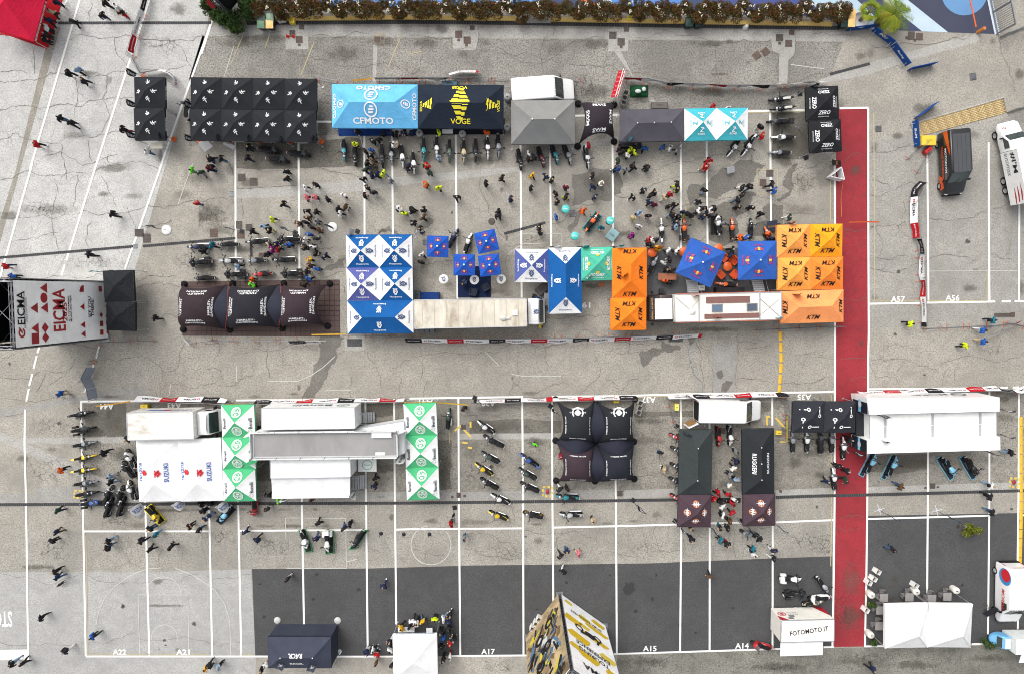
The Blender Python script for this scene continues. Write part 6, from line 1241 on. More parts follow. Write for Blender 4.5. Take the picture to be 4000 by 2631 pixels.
for q in ((12, 525, 172, (60, 64, 66), G1, 'dark green lidded bin, upper left of the four by the hedge'), (12, 605, 168, (60, 64, 66), (112, 140, 112), 'pale green lidded bin, upper right of the four by the hedge'), (12, 522, 228, (70, 74, 78), G2, 'green lidded bin, lower left of the four by the hedge'), (12, 602, 228, (60, 60, 62), YL, 'cream lidded bin of the four by the hedge'),
          (14, 690, 210, (28, 44, 44), (30, 52, 50), 'left one of two dark bins standing at the hedge'), (14, 782, 210, (28, 44, 44), (30, 52, 50), 'right one of two dark bins standing at the hedge'), (15, 292, 128, (60, 80, 70), (90, 118, 98), 'grey green bin beside the palm pots'), (15, 345, 135, (120, 100, 60), YL, 'upper yellow lidded bin beside the palm pots'), (15, 280, 215, (28, 44, 44), (34, 56, 54), 'dark green bin beside the palm pots'), (15, 338, 215, (120, 100, 60), YL, 'lower yellow lidded bin beside the palm pots')): wbin(*q)
# palms in pots
def palm(label, t, x, y, hgt, nfr, L, fan, seed, pot):
 c = W(t, *pot, .4); r = thing('potted_palm', label, 'palm', (c.x, c.y, 0)); rnd = random.Random(seed); top = loc(r, W(t, x, y, hgt)); top.z = hgt
 mb = MB(); mb.lathe([(0, .05), (.5, .05), (.72, .7), (.76, .75), (.68, .75), (.62, .55), (0, .55)], (0, 0, 0), 20); mb.build('pot', plain((206, 208, 208) if fan else (64, 60, 60), .6), r)
 mb = MB(); mb.tube((0, 0, .5), top, .16, 8, .11); mb.build('trunk', plain((96, 78, 56), .9), r)
 for k in range(nfr):
  a = 6.283 * k / nfr + rnd.uniform(-.2, .2); el = rnd.uniform(-.1, 1.1); l_ = L * rnd.uniform(.75, 1.1); d = Vector((math.cos(a), math.sin(a), 0)); sd = Vector((-d.y, d.x, 0)); pts = [top + d * l_ * s * math.cos(el * (1 - s)) + Vector((0, 0, l_ * (math.sin(el) * s - .55 * s * s))) for s in (i / 9 for i in range(10))]
  mb = MB(); tone = []; n0 = 0
  mb.path(pts[:8 if not fan else 6], .018, 3)
  if fan:
   for j in range(13):
    q = (j - 6) / 6 * 1.5; e = pts[5]; v = (d * math.cos(q) + sd * math.sin(q)) * l_ * .5 + Vector((0, 0, -.12)); s2 = v.cross(Vector((0, 0, 1))).normalized() * .032; mb.add([e, e + v * .5 + s2, e + v, e + v * .5 - s2], [(0, 1, 2, 3)])
  else:
   for i in range(2, 10):
    for s in (-1, 1):
     for h in (0, .5):
      e = pts[i - 1].lerp(pts[i], h); ll = l_ * .3 * math.sin(3.14 * min(.95, (i + h) / 10.5)) + .08; v = (sd * s * .8 + d * .7).normalized() * ll + Vector((0, 0, -.06)); s2 = d * .028; mb.add([e - s2, e + s2, e + v + s2 * .3, e + v - s2 * .3], [(0, 1, 2, 3)])
  me = mb.mesh('frond', PALML); at = me.attributes.new('tone', 'FLOAT', 'FACE'); b0 = rnd.uniform(.1, .8); at.data.foreach_set('value', [min(1, max(0, b0 + rnd.uniform(-.2, .2))) for _ in me.polygons]); link('frond', me, r)
palm('fan palm in a pale pot at the end of the hedge', 15, 520, 105, 1.6, 20, 1.05, True, 1, (415, 195)); palm('feathery palm in a dark pot beside the navy boards', 15, 735, 135, 1.7, 24, 1.75, False, 2, (620, 215))
# steel gates
def gate(label, a, b, hgt, nb, cols=1):
 r = thing('steel_gate', label, 'gate', (a + b) / 2, heading(a, b)); L = (b - a).length; mb = MB()
 for z in (.12, hgt): mb.box((0, 0, z), (L, .08, .1))
 for s in (-1, 0, 1): mb.box((s * L / 2, 0, hgt / 2), (.09, .1, hgt))
 mb.build('gate_frame', STEEL, r)
 for i in range(nb): mb = MB(); mb.box((-L / 2 + (i + .5) * L / nb, 0, hgt / 2), (.035, .03, hgt - .1)); mb.build('bar', STEEL, r)
gate('tall steel bar gate in the upper right corner, along the painted court', W(15, 1690, 318), W(15, 1610, -80), 2.4, 22); gate('tall steel bar gate in the upper right corner, across the road', W(15, 1722, 348), W(15, 1960, 255), 1.2, 9); gate('low steel gate beside the brick path', W(15, 1790, 1045), W(15, 1990, 985), 1.6, 9)
mb = MB(); a, b = W(15, 1438, -30, .9), W(15, 1520, 330, .3); r = thing('orange_barrier_arm', 'long orange barrier arm across the painted court', 'barrier arm', (0, 0, 0)); mb.tube(W(15, 1438, -30, .95), W(15, 1500, 250, .95), .06, 8); mb.build('arm', ORANGEP, r); mb = MB(); q = W(15, 1512, 300, 0); mb.box((q.x, q.y, .5), (.25, .25, 1.0)); mb.build('post', plain((190, 120, 60), .6), r)
# brick path
bp = tag(link('brick_path', None), kind='structure'); q0, q1, q2, q3 = W(15, 892, 1152), W(15, 1752, 905), W(15, 1786, 1046), W(15, 962, 1268)
sheet('mortar_bed', [q0, q1, q2, q3], .02, plain((120, 108, 84), .9), bp)
bm_ = [(lambda c: (lambda mb: mb.mesh('brick', plain(c, .85, name='brick')))(MB().box((0, 0, 0), (1, 1, .05), taper=.94)))(c) for c in ((190, 166, 118), (178, 152, 106), (198, 176, 130))]
for j in range(9):
 for i in range(33):
  u = (i + .5 + (.25 if j % 2 else -.25)) / 33.6; v = (j + .5) / 9; p = q0.lerp(q1, u).lerp(q3.lerp(q2, u), v); o = link('brick', bm_[(i * 5 + j * 3) % 3], bp, (p.x, p.y, .045), heading(q0, q1)); o.scale = ((q1 - q0).length / 33.6 * .92, (q0 - q3).length / 9 * .88, 1)
for a, b in ((q0, q1), (q3, q0)):
 mb = MB(); mb.box((0, 0, .06), ((b - a).length, .14, .12)); o = mb.build('path_edging', M_STRIP, bp); o.location = (a + b) / 2; o.rotation_euler = (0, 0, heading(a, b))
# navy boards on feet
NAVY = fabric((36, 78, 146))
for i, (a, b, w_, tx) in enumerate((((290, 292), (530, 264), 'beside the palm pots', ''), ((530, 288), (706, 420), 'below the feathery palm', 'SPORT'), ((706, 430), (846, 617), 'with large white script', 'Racing'), ((856, 657), (1092, 606), 'standing alone on the entrance road', ''), ((920, 1102), (1100, 968), 'edge-on above the brick path', ''), ((906, 1130), (926, 1366), 'at the left end of the brick path', 'BeM'))):
 A, B = W(15, *a), W(15, *b); r = thing('navy_board', f'navy printed advertising board {w_}', 'advertising board', (A + B) / 2, heading(A, B), 'navy advertising boards'); L = (B - A).length
 mb = MB(); mb.box((0, 0, .52), (L, .05, .96)); mb.build('panel', NAVY, r)
 for s in (-.8, .8): mb = MB(); mb.tube((s * L / 2, -.45, .03), (s * L / 2, .0, .5), .02, 5); mb.tube((s * L / 2, .3, .03), (s * L / 2, 0, .5), .02, 5); mb.build('foot', ALU, r)
 if tx:
  for s in (1, -1): mb = MB(); text_into(mb, tx, frame3((0, -s * .035, .52), (s, 0, 0), (0, 0, 1)), L * .4, .34, .03, .2); mb.build('lettering', WHITE, r)

# ------------------------------------------------------------------ crowd barriers and the banners tied to them
fb = MB(); bw, bh = 2.2, 1.08
fb.path([(-bw / 2, 0, .12), (-bw / 2, 0, bh), (bw / 2, 0, bh), (bw / 2, 0, .12), (-bw / 2, 0, .12)], .022, 5)
for i in range(1, 15): fb.tube((-bw / 2 + i * bw / 15, 0, .12), (-bw / 2 + i * bw / 15, 0, bh), .009, 4)
fb = fb.mesh('frame', STEEL); ft = MB(); ft.tube((0, -.3, .03), (0, .3, .03), .026, 5); ft.tube((0, 0, .03), (0, 0, .16), .02, 5); ft = ft.mesh('foot', ORANGEP)
def TP(s): return [W(int(q.split(',')[0]), float(q.split(',')[1]), float(q.split(',')[2])) for q in s.split()]
def along(pts, d):
 for a, b in zip(pts, pts[1:]):
  l_ = (b - a).length
  if d <= l_ or b is pts[-1]: return a.lerp(b, min(1, d / l_)), heading(a, b)
  d -= l_
def barriers(where, s):
 pts = TP(s); L = sum((b - a).length for a, b in zip(pts, pts[1:])); n = max(1, round(L / bw))
 for i in range(n):
  p, a = along(pts, (i + .5) * L / n); r = thing('crowd_barrier', f'steel crowd barrier, {ORD[i]} in the run {where}', 'barrier', (p.x, p.y, 0), a, 'crowd barriers'); link('frame', fb, r)
  for q in (-.8, .8): link('foot', ft, r, (q, 0, 0))
BW, BR, BK = fabric((240, 240, 240), wr=1.6), fabric((190, 30, 42), wr=1.6), fabric((44, 40, 44), wr=1.6); GT = plain((60, 50, 54), .6)
def banner(where, s, d=0.0, flip=1, z1=1.06, z0=.3, start=0, sag=.12):
 """Printed cloth hung along a barrier run; d pushes the lower hem out to one side."""
 pts = TP(s); L = sum((b - a).length for a, b in zip(pts, pts[1:])); r = thing('printed_banner', f'white red and black printed banner hung {where}', 'banner', (0, 0, 0)); x = 0; k = start; rr_ = random.Random(int(L * 100))
 def pt(u, v):
  p, a = along(pts, min(L - .001, max(0, u))); n = Vector((math.sin(a), -math.cos(a), 0)); w = noise.noise(Vector((u * .8, L, 0))) * sag
  return Vector((p.x, p.y, 0)) + n * (flip * (.035 + .0) + (1 - v) * (d + w * 2)) + Vector((0, 0, z0 + (z1 - z0 - .08 * abs(math.sin(u * 1.4))) * v))
 while x < L - .2:
  ln, m = [(2.4, BW), (1.55, BR), (2.4, BW), (1.55, BK)][k % 4]; e = min(L, x + ln); mb = MB(); mb.grid(lambda u, v: pt(x + (e - x) * u, v), max(3, int((e - x) / .3)), 3); o = mb.build('banner_section', m, r)
  for tr in (1,):
   if e - x > 1.2:
    tx, mm, w_ = [('EICMA', GT, 1.2), ('MILANO RHO-FIERA', BW, 1.2), ('EICMA', GT, 1.2), ('MOTO LIVE', BW, 1.1)][k % 4]; c = (x + e) / 2; mb = MB(); text_into(mb, tx, lambda a, b: pt(c + a * flip, .5 + b / .96) + (pt(c, .5) - pt(c, .5)) + Vector((0, 0, .012)) + Vector((math.sin(along(pts, c)[1]), -math.cos(along(pts, c)[1]), 0)) * flip * .02, w_, .34 if k % 2 == 0 else .2, .03); mb.build('lettering', mm, o)
   if k % 2 == 0 and e - x > 1.8: mb = MB(); shape_into(mb, ring2d(.08, .15, 10), lambda a, b: pt(c + (a - .85) * flip, .5 + b) + Vector((math.sin(along(pts, c)[1]), -math.cos(along(pts, c)[1]), 0)) * flip * .02 + Vector((0, 0, .012)), 1.1); mb.build('emblem', BR, o)
  x = e; k += 1
B = barriers
B('along the striped lane at the upper left', '11,1392,-30 11,1228,520 11,1335,700'); banner('on the barriers of the striped lane', '11,1392,-30 11,1228,520', -.05, -1, start=3); banner('on the short bent barrier above the canopy pair', '11,1228,520 11,1335,700', 0, -1)
banner('in a bow behind the pair of black canopies', '11,1350,712 11,1430,695 11,1520,690 11,1600,715 11,1650,760 11,1640,830', -.25, -1, start=3)
B('behind the light blue canopy', '12,1050,742 12,1235,778'); B('behind the black and yellow canopy', '12,1590,752 13,350,752 13,930,748 13,1610,752'); banner('behind the light blue canopy', '12,1590,752 13,380,752', 0, -1); banner('bulging behind the black and yellow canopy', '13,380,735 13,470,705 13,640,712', -.45, -1)
B('behind the charcoal and teal canopies', '14,85,752 14,290,758 14,460,796 14,1000,818 14,1600,822 14,1770,806'); banner('behind the charcoal and teal canopies', '14,85,752 14,290,758 14,460,796 14,1000,818 14,1480,822', 0, -1, start=1); banner('beside the black canopies by the red lane', '14,1480,815 14,1950,795', -.2, -1, start=2)
B('beside the tall white banner tower', '31,1000,80 31,1440,72'); B('below the three-bay star tent', '31,1770,85 32,0,72 32,860,62'); banner('below the three-bay star tent', '32,790,62 32,1070,60', .3, 1, start=3); banner('in the corner of the three-bay star tent barriers', '31,1700,20 31,1770,85', .3, 1, start=0)
B('below the stained lorry', '32,1280,10 32,1840,40 33,0,42 33,700,50 33,1400,45 33,1920,32 34,780,5'); banner('below the lorries, the longest one', '32,1840,38 33,60,42 33,700,48 33,1400,42 33,1915,28 34,500,10 34,780,-5', .42, 1, start=3)
B('above the white box lorry', '31,1290,612 31,1900,625 32,220,632'); banner('above the white box lorry', '31,1270,610 31,1900,615 32,220,625', -.35, -1)
B('above the large white trailer', '32,480,632 32,1830,612'); banner('above the large white trailer', '32,480,630 32,1830,610', -.2, -1, start=3)
B('left of the four-bay star tent', '33,560,628 33,1290,612'); banner('left of the four-bay star tent', '33,640,625 33,1300,608', -.2, -1, start=2); B('above the four-bay star tent', '33,1300,610 34,170,592'); banner('above the four-bay star tent', '33,1300,608 34,170,590', -.2, -1)
B('above the white van with open doors', '34,475,590 34,1560,568'); B('right of the white van with open doors', '34,1545,570 34,1560,960'); B('left of the white van with open doors', '34,480,590 34,520,760 34,600,860'); banner('above the white van with open doors', '34,475,588 34,1560,566', -.25, -1, start=2)
B('above the white trailer with raised wings', '35,360,552 35,1640,515 35,1870,540'); banner('above the white trailer with raised wings', '35,380,550 35,1640,513', -.25, -1); banner('at the upper right end of the trailer barriers', '35,1640,513 35,1830,540 35,1950,470', -.2, -1, start=3)
B('down the right hand lane', '25,990,190 25,910,330 25,922,640 25,950,770 25,975,1200 25,988,1500'); banner('upper part of the right hand lane', '25,985,195 25,905,270 25,905,520 25,925,690', .25, 1, start=3); banner('lower part of the right hand lane', '25,935,700 25,965,770 25,978,1200 25,988,1505', .05, 1, start=3)
B('across the right hand lane', '25,990,1525 25,1620,1495'); B('at the right edge beside the walkers', '35,1560,-60 25,1800,1480 25,1950,1510'); banner('leaning at the right edge beside the walkers', '35,1545,10 35,1680,-60 25,1860,1440', .35, 1, start=0)
B('standing across the main road', '31,930,105 31,850,285 31,800,400 31,865,590'); B('beside the navy board and the brick path', '15,985,1350 15,905,1425 15,1000,1500 25,940,80'); B('below the orange canopies', '24,1300,1535 25,240,1500')
# grey sheets hung on the barriers across the road
for a, b, c in (('31,852,300', '31,800,400', 'upper'), ('31,800,400', '31,850,500', 'middle'), ('31,850,500', '31,868,592', 'lower')):
 P = TP(a + ' ' + b); r = thing('grey_sheet', f'{c} plain grey sheet tied to the barriers across the road', 'sheet', (P[0] + P[1]) / 2, heading(*P), 'grey barrier sheets'); L = (P[1] - P[0]).length; mb = MB(); mb.grid(lambda u, v: Vector(((u - .5) * L, .03 + .3 * (1 - v), .1 + v)), 6, 4); mb.build('cloth', fabric((150, 156, 168)), r)
 mb = MB(); mb.tube((-L / 2, .03, 1.1), (L / 2, .03, 1.1), .015, 5); mb.build('rope', BLACK, r)
# cable ramps
for i, (s, w_) in enumerate((('34,1512,-20 34,1518,130 34,1522,270 34,1512,420 34,1503,560', 'crossing the main road'), ('35,1885,760 35,1888,1560 45,1885,200 45,1875,580', 'down the right edge'))):
 pts = TP(s); L = sum((b - a).length for a, b in zip(pts, pts[1:])); n = int(L / .9); r = tag(link('cable_ramp', None), f'yellow cable ramp {w_}', 'cable ramp', 'cable ramps'); mb = MB(); mb.loft([[(x, -.17, 0), (x, .17, 0), (x, .08, .06), (x, -.08, .06)] for x in (-.43, .43)], smooth=False); me = mb.mesh('ramp_section', plain((226, 176, 40), .6))
 for k in range(n): p, a = along(pts, (k + .5) * L / n); link('ramp_section', me, r, (p.x, p.y, .028), a)
for s, c, w_ in (('32,220,632 32,480,640', (232, 190, 40), 'below the main road at the left green canopies'), ('32,1830,612 33,0,622 33,240,618 33,540,640', (232, 190, 40), 'beside the right green canopies'), ('31,930,650 31,1100,630 31,1240,606', (226, 168, 40), 'at the stall corner'), ('25,225,175 25,212,330 25,212,500', (240, 160, 40), 'beside the red lane'), ('25,275,552 25,420,545 25,550,550', (226, 96, 40), 'across the red lane'), ('12,1390,775 12,1570,755', (236, 170, 50), 'behind the light blue canopy'), ('32,1000,12 32,1310,6', (236, 190, 50), 'below the brown deck')):
 P = TP(s); r = thing('barrier_tape', f'stretched tape {w_}', 'tape'); mb = MB(); n = 12; Lt = sum((b - a).length for a, b in zip(P, P[1:]))
 mb.grid(lambda u, v: along(P, u * Lt)[0] + Vector((0, (v - .5) * .12, .95 - .15 * math.sin(u * 3.14) + (v - .5) * .08)), n, 1); mb.build('strip', plain(c, .5), r)
# ------------------------------------------------------------------ feather flags
def flag(t, x, y, col, tcol, txt, label, w=.7, h=3.1, ang=None, base='plate', knife=False, group='feather flags'):
 c = W(t, x, y, h * .72); rad = math.atan2(c.y, c.x); a = rad + math.pi / 2 if ang is None else math.radians(ang); r = thing('feather_flag', label, 'flag', (c.x - math.cos(a) * w * .5, c.y - math.sin(a) * w * .5, 0), a, group)
 mb = MB(); mb.path([(0, 0, .06), (0, 0, h * .8), (w * .12, 0, h * .95), (w * .5, 0, h)], [.022, .018, .014, .01], 5); mb.build('pole', DARKM, r)
 if base == 'disc': mb = MB(); mb.lathe([(0, .09), (.42, .09), (.46, .04), (.46, 0)], (0, 0, 0), 18); mb.build('base', WHITE, r)
 elif base == 'cross':
  mb = MB(); mb.box((0, 0, .06), (.3, .3, .12))
  for k in (.8, 2.37): mb.box((0, 0, .02), (1.1, .05, .03), k)
  mb.build('base', plain((200, 202, 206), .5), r)
 else: mb = MB(); mb.box((0, 0, .03), (.42, .42, .05)); mb.tube((0, 0, .05), (0, 0, .3), .04, 6); mb.build('base', ORANGEP if base == 'orange' else DARKM, r)
 tip = .5 if not knife else .95
 def f(u, v):
  z = h * (.42 + .57 * v); wd = w * (1 - (max(0, v - .75) / .25) ** 2 * (1 - tip)) * (1 if knife else (.8 + .2 * math.sin(v * 3.0))); return Vector((u * wd + .02, .07 * math.sin(u * 4 + v * 5), z))
 mb = MB(); mb.grid(f, 5, 9); mb.build('sail', fabric(col, wr=1.5), r)
 if txt:
  for s in (1, -1):
   mb = MB(); text_into(mb, txt, lambda a_, b_: f(max(0, min(1, .5 - b_ / w * s)), max(0, min(1, .45 + a_ / (h * .57)))) - Vector((0, .02 * s, 0)), h * .4, w * .42, .04); mb.build('lettering', plain(tcol, .6), r)
K2 = (46, 50, 58)
for i, (t, x, y) in enumerate(((11, 1205, 675), (11, 1205, 960), (11, 1205, 1250), (11, 1500, 1268), (11, 1738, 970), (11, 1740, 1280), (12, 135, 1280), (12, 420, 1285), (12, 715, 1298), (12, 1010, 1290))): flag(t, x, y, K2, WH, 'ZONTES', f'small black feather flag, {ORD[i]} from the left along the black canopies', .5, 2.8, base='orange')
for t, x, y, col, tc, tx, lab, kw in ((22, 1350, 640, WH, (50, 80, 130), '', 'white feather flag at the upper left of the blue and white block', {}), (23, 65, 642, WH, (50, 80, 130), '', 'white feather flag at the upper right of the blue and white block', {}), (23, 1370, 770, WH, (50, 80, 130), '', 'white feather flag above the tall blue canopy', dict(ang=0)), (23, 1195, 1240, BLU, WH, '', 'blue feather flag beside the lorry cab', dict(ang=-20)), (23, 1660, 1045, WH, (80, 120, 130), 'MOTOREX', 'white feather flag across the sea green canopy', dict(ang=35, h=3.6)),
 (24, 90, 1030, ORA, (60, 40, 30), 'KTM', 'orange feather flag over the tall orange canopy', dict(ang=30, h=3.8)), (24, 740, 1222, ORA, (60, 40, 30), 'KTM', 'orange feather flag over the upper edge of the race lorry', dict(ang=0, h=4.6)), (24, 935, 1418, ORA, (60, 40, 30), 'KTM', 'orange feather flag over the lower edge of the race lorry', dict(ang=0, h=4.6)), (24, 1640, 548, ORA, (60, 40, 30), 'KTM', 'orange feather flag above the pale orange canopy', dict(ang=5)), (24, 420, 776, ORA, (60, 40, 30), '', 'orange feather flag beside the round orange table', dict(ang=0)), (24, 1690, 1208, ORA, (60, 40, 30), 'KTM', 'orange feather flag over the lowest orange canopy', dict(ang=0, h=3.8)),
 (24, 55, 762, TEAL, WH, '', 'teal feather flag between the sea green and orange canopies', dict(ang=10)), (24, 1510, 1420, TEAL, WH, 'MOTOREX', 'teal feather flag over the end of the race lorry', dict(ang=0, h=4.6)), (23, 1630, 768, TEAL, WH, '', 'teal feather flag at the corner of the sea green canopy', dict(ang=5)), (14, 140, 1298, TEAL, WH, 'KOVE', 'teal feather flag at the corner of the charcoal canopy', dict(ang=20)), (14, 1325, 1268, TEAL, WH, 'KOVE', 'teal feather flag held out beside the off-road motorcycles', dict(ang=30, w=.55)), (14, 1850, 802, K2, WH, 'ZERO', 'black feather flag at the upper black canopy by the red lane', dict(ang=5)), (15, 55, 1405, K2, WH, 'ZERO', 'black feather flag at the lower black canopy by the red lane', dict(ang=20)),
 (41, 1245, 75, WH, (60, 100, 180), 'SUZUKI', 'large white feather flag left of the yellow plinth', dict(w=1.0, h=3.6)), (41, 1630, 32, WH, (60, 100, 180), 'SUZUKI', 'large white feather flag right of the yellow plinth', dict(w=.9, h=3.4)), (42, 165, 50, WH, (60, 100, 180), 'SUZUKI', 'large white feather flag over the light blue motorcycle', dict(w=1.0, h=3.6)), (41, 1275, 120, WH, (190, 160, 60), '', 'small white feather flag behind the large one left of the yellow plinth', dict(w=.6, h=2.6)),
 (32, 410, 1190, GRN, WH, '', 'green tipped white flag at the lower left corner of the trailer roof', dict(ang=0, h=4.9)), (32, 1785, 1165, WH, (90, 110, 104), 'Benelli', 'white flag at the lower right corner of the trailer roof', dict(ang=-20, h=4.9)), (32, 1352, 1490, WH, (90, 110, 104), 'Benelli', 'white flag at the corner of the trailer awning', dict(ang=-50)), (32, 720, 1520, WH, (90, 110, 104), 'Benelli', 'white flag below the trailer awning', dict(ang=0)), (32, 405, 930, WH, (90, 110, 104), '', 'white flag at the upper left corner of the trailer roof', dict(ang=0, h=4.9)), (32, 1790, 898, WH, (90, 110, 104), '', 'white flag at the upper right corner of the trailer roof', dict(ang=0, h=4.9)),
 (35, 1780, 708, K2, WH, 'MORBIDELLI', 'dark feather flag right of the winged trailer, upper', dict(ang=0, w=.6)), (35, 1780, 945, K2, WH, 'MORBIDELLI', 'dark feather flag right of the winged trailer, lower', dict(ang=-5, w=.6)), (35, 622, 752, K2, WH, 'MORBIDELLI', 'dark feather flag lying over the upper wing of the trailer', dict(ang=-5, w=.6, h=4.9)), (35, 622, 975, K2, WH, 'MORBIDELLI', 'dark feather flag lying over the lower wing of the trailer', dict(ang=-15, w=.6, h=5.0)), (35, 1640, 1100, K2, WH, 'MORBIDELLI', 'dark feather flag below the right end of the winged trailer', dict(ang=-20, w=.6)), (35, 420, 1105, K2, WH, 'MORBIDELLI', 'dark feather flag on a cross base at the trailer front', dict(ang=0, base='cross')), (45, 740, 150, (38, 42, 56), (130, 190, 226), 'O', 'dark and pale blue flag on the line of the right hand stalls, left', dict(ang=-25, base='cross')), (45, 1280, 160, (38, 42, 56), (130, 190, 226), 'O', 'dark and pale blue flag on the line of the right hand stalls, right', dict(ang=-30, base='cross')),
 (33, 625, 632, K2, WH, 'URBAN', 'black lettered flag above the right green canopies', dict(ang=-25, w=.9, h=2.4)), (33, 1335, 722, K2, WH, 'URBAN', 'black lettered flag at the upper left of the four-bay tent', dict(ang=-35, w=1.0, h=2.6)), (44, 250, 75, K2, WH, 'GASOLINE', 'black lettered flag below the four-bay tent', dict(ang=-35, w=1.0, h=3.2)), (43, 405, 150, K2, WH, 'URBAN', 'black lettered flag standing on the stall line', dict(ang=-80, w=1.0, h=2.6)), (34, 660, 912, (44, 76, 100), WH, 'AGUSTA', 'slate blue flag at the head of the plain black canopy', dict(ang=-30, w=.9)),
 (44, 635, 262, (44, 66, 92), WH, 'AGUSTA', 'slate blue flag below the left maroon canopy, left', dict(ang=-35, w=.8)), (44, 935, 282, (44, 66, 92), WH, 'AGUSTA', 'slate blue flag below the left maroon canopy, right', dict(ang=-35, w=.8)), (44, 1262, 265, (44, 66, 92), WH, 'AGUSTA', 'slate blue flag below the right maroon canopy, left', dict(ang=-35, w=.9)), (44, 1545, 255, (44, 66, 92), WH, 'AGUSTA', 'slate blue flag below the right maroon canopy, right', dict(ang=-30, w=.7)), (21, 1395, 580, (74, 78, 88), WH, '', 'charcoal flag on a white disc base in the open lane', dict(base='disc', ang=160)), (22, 220, 597, (74, 78, 88), WH, '', 'charcoal flag above the parked cruisers, left', dict(ang=165)), (22, 735, 600, (74, 78, 88), WH, '', 'charcoal flag above the parked cruisers, middle', dict(ang=150)), (22, 1155, 582, (74, 78, 88), WH, '', 'charcoal flag on a white disc base above the crowd', dict(base='disc', ang=-30)), (42, 700, 1465, (98, 102, 116), WH, 'RACR', 'grey banner flag over the left slope of the slate canopy', dict(w=.8, h=4.0, knife=True)), (42, 985, 1485, (98, 102, 116), WH, 'RACR', 'grey banner flag over the right slope of the slate canopy', dict(w=.7, h=4.0, knife=True)), (21, 870, 998, TEAL, WH, '', 'teal flag lying out from the crumpled canopies', dict(ang=180, w=.5))): flag(t, x, y, col, tc, tx, lab, **kw)
# ------------------------------------------------------------------ furniture and small things
def carpet(label, t, xy, col, edge=None):
 P = PL(t, *xy); o = tag(sheet('carpet', P, .034, fabric(col), None), label, 'carpet'); del o['kind']
 return o
carpet('navy carpet between the small parasols and the stained lorry', 23, (447, 950, 752, 950, 752, 1236, 447, 1238), (30, 42, 74)); carpet('blue carpet strip below the light blue canopy', 12, (1225, 1100, 1990, 1100, 1990, 1258, 1240, 1262), (28, 60, 122)); carpet('black carpet strip below the black and yellow canopy', 13, (60, 1100, 880, 1100, 880, 1245, 60, 1250), (30, 34, 44)); carpet('dark grey matting of the orange enclosure', 24, (300, 790, 1500, 775, 1505, 1215, 300, 1215), (96, 96, 98)); carpet('red carpet around the red canopy', 11, (445, 460, 600, -60, -200, -200, -220, 300, 90, 335), (170, 26, 36)); carpet('dark carpet under the maroon canopies', 34, (930, 1500, 1150, 1500, 1150, 1545, 930, 1545), (60, 58, 60))
def rtable(label, t, x, y, r, col, h=.75, emb=None, stool=False, group=None):
 c = W(t, x, y, h); o = thing('round_table', label, 'table', (c.x, c.y, 0), 0, group); mb = MB(); mb.lathe([(0, h), (r, h), (r + .01, h - .02), (r, h - .05), (0, h - .05)], (0, 0, 0), 28); mb.build('table_top', plain(col, .45), o); mb = MB(); mb.tube((0, 0, .04), (0, 0, h - .05), .045, 8); mb.build('column', STEEL, o); mb = MB(); mb.lathe([(0, .06), (.25, .05), (.3, 0)], (0, 0, 0), 18); mb.build('foot', DARKM, o)
 if emb == 'shield': mb = MB(); shape_into(mb, shield(), flat((0, 0, h + .012), 20 if x < 400 else 0), .42); mb.build('badge', plain((44, 62, 110), .5), o)
 elif emb: mb = MB(); text_into(mb, emb, flat((0, 0, h + .012), 0), r * 1.2, .14); mb.build('lettering', WHITE, o)
for i, (x, y, w_) in enumerate(((315, 1068, 'left'), (600, 1075, 'middle'), (848, 1068, 'right'))): rtable(f'{w_} one of three round white badge tables', 23, x, y, .43, (240, 240, 238), 1.05, 'shield', group='round white tables')
for x, y, w_ in ((1445, 418, 'uppermost'), (1860, 527, 'rightmost'), (1532, 668, 'lowest')): rtable(f'{w_} round teal table beside the teal edged plinth', 23, x, y, .37, (76, 196, 190), 1.05, 'MOTOREX', group='round teal tables')
for x, y, w_ in ((352, 822, 'at the corner of the tall orange canopy'), (1050, 950, 'between the two large parasols'), (642, 815, 'beside the askew large parasol'), (965, 785, 'behind the askew large parasol')): rtable(f'round orange table {w_}', 24, x, y, .42, (222, 96, 34), .75, group='round orange tables')
def pouf(label, t, x, y, rz, col):
 c = W(t, x, y, .35); o = thing('low_chair', label, 'chair', (c.x, c.y, 0), math.radians(rz), 'low lounge chairs'); mb = MB(); mb.loft([rring(q, .34, .12, .38, .08) for q in (-.32, .32)]); mb.build('seat', plain(col, .7), o); mb = MB(); mb.loft([rring(q, .34, .3, .72, .08) for q in (-.38, -.24)]); mb.build('backrest', plain(col, .7), o)
 for s in (-1, 1): mb = MB(); mb.loft([[(a, b + s * .34, z) for a, b, z in rring(q, .05, .12, .52, .03)] for q in (-.3, .28)]); mb.build('armrest', plain(col, .7), o); mb = MB(); mb.box((0, s * .25, .06), (.5, .04, .12)); mb.build('leg', DARKM, o)
for x, y, r, w_ in ((1105, 897, 225, 'upper right of'), (985, 1025, 45, 'lower left of'), (1108, 1022, 135, 'lower right of'), (1020, 872, -45, 'upper left of')): pouf(f'orange lounge chair {w_} the round orange table between the parasols', 24, x, y, r, (214, 82, 34))
pouf('left dark lounge chair on the navy carpet', 23, 590, 1185, 80, (40, 46, 62)); pouf('right dark lounge chair on the navy carpet', 23, 702, 1140, 120, (40, 46, 62))
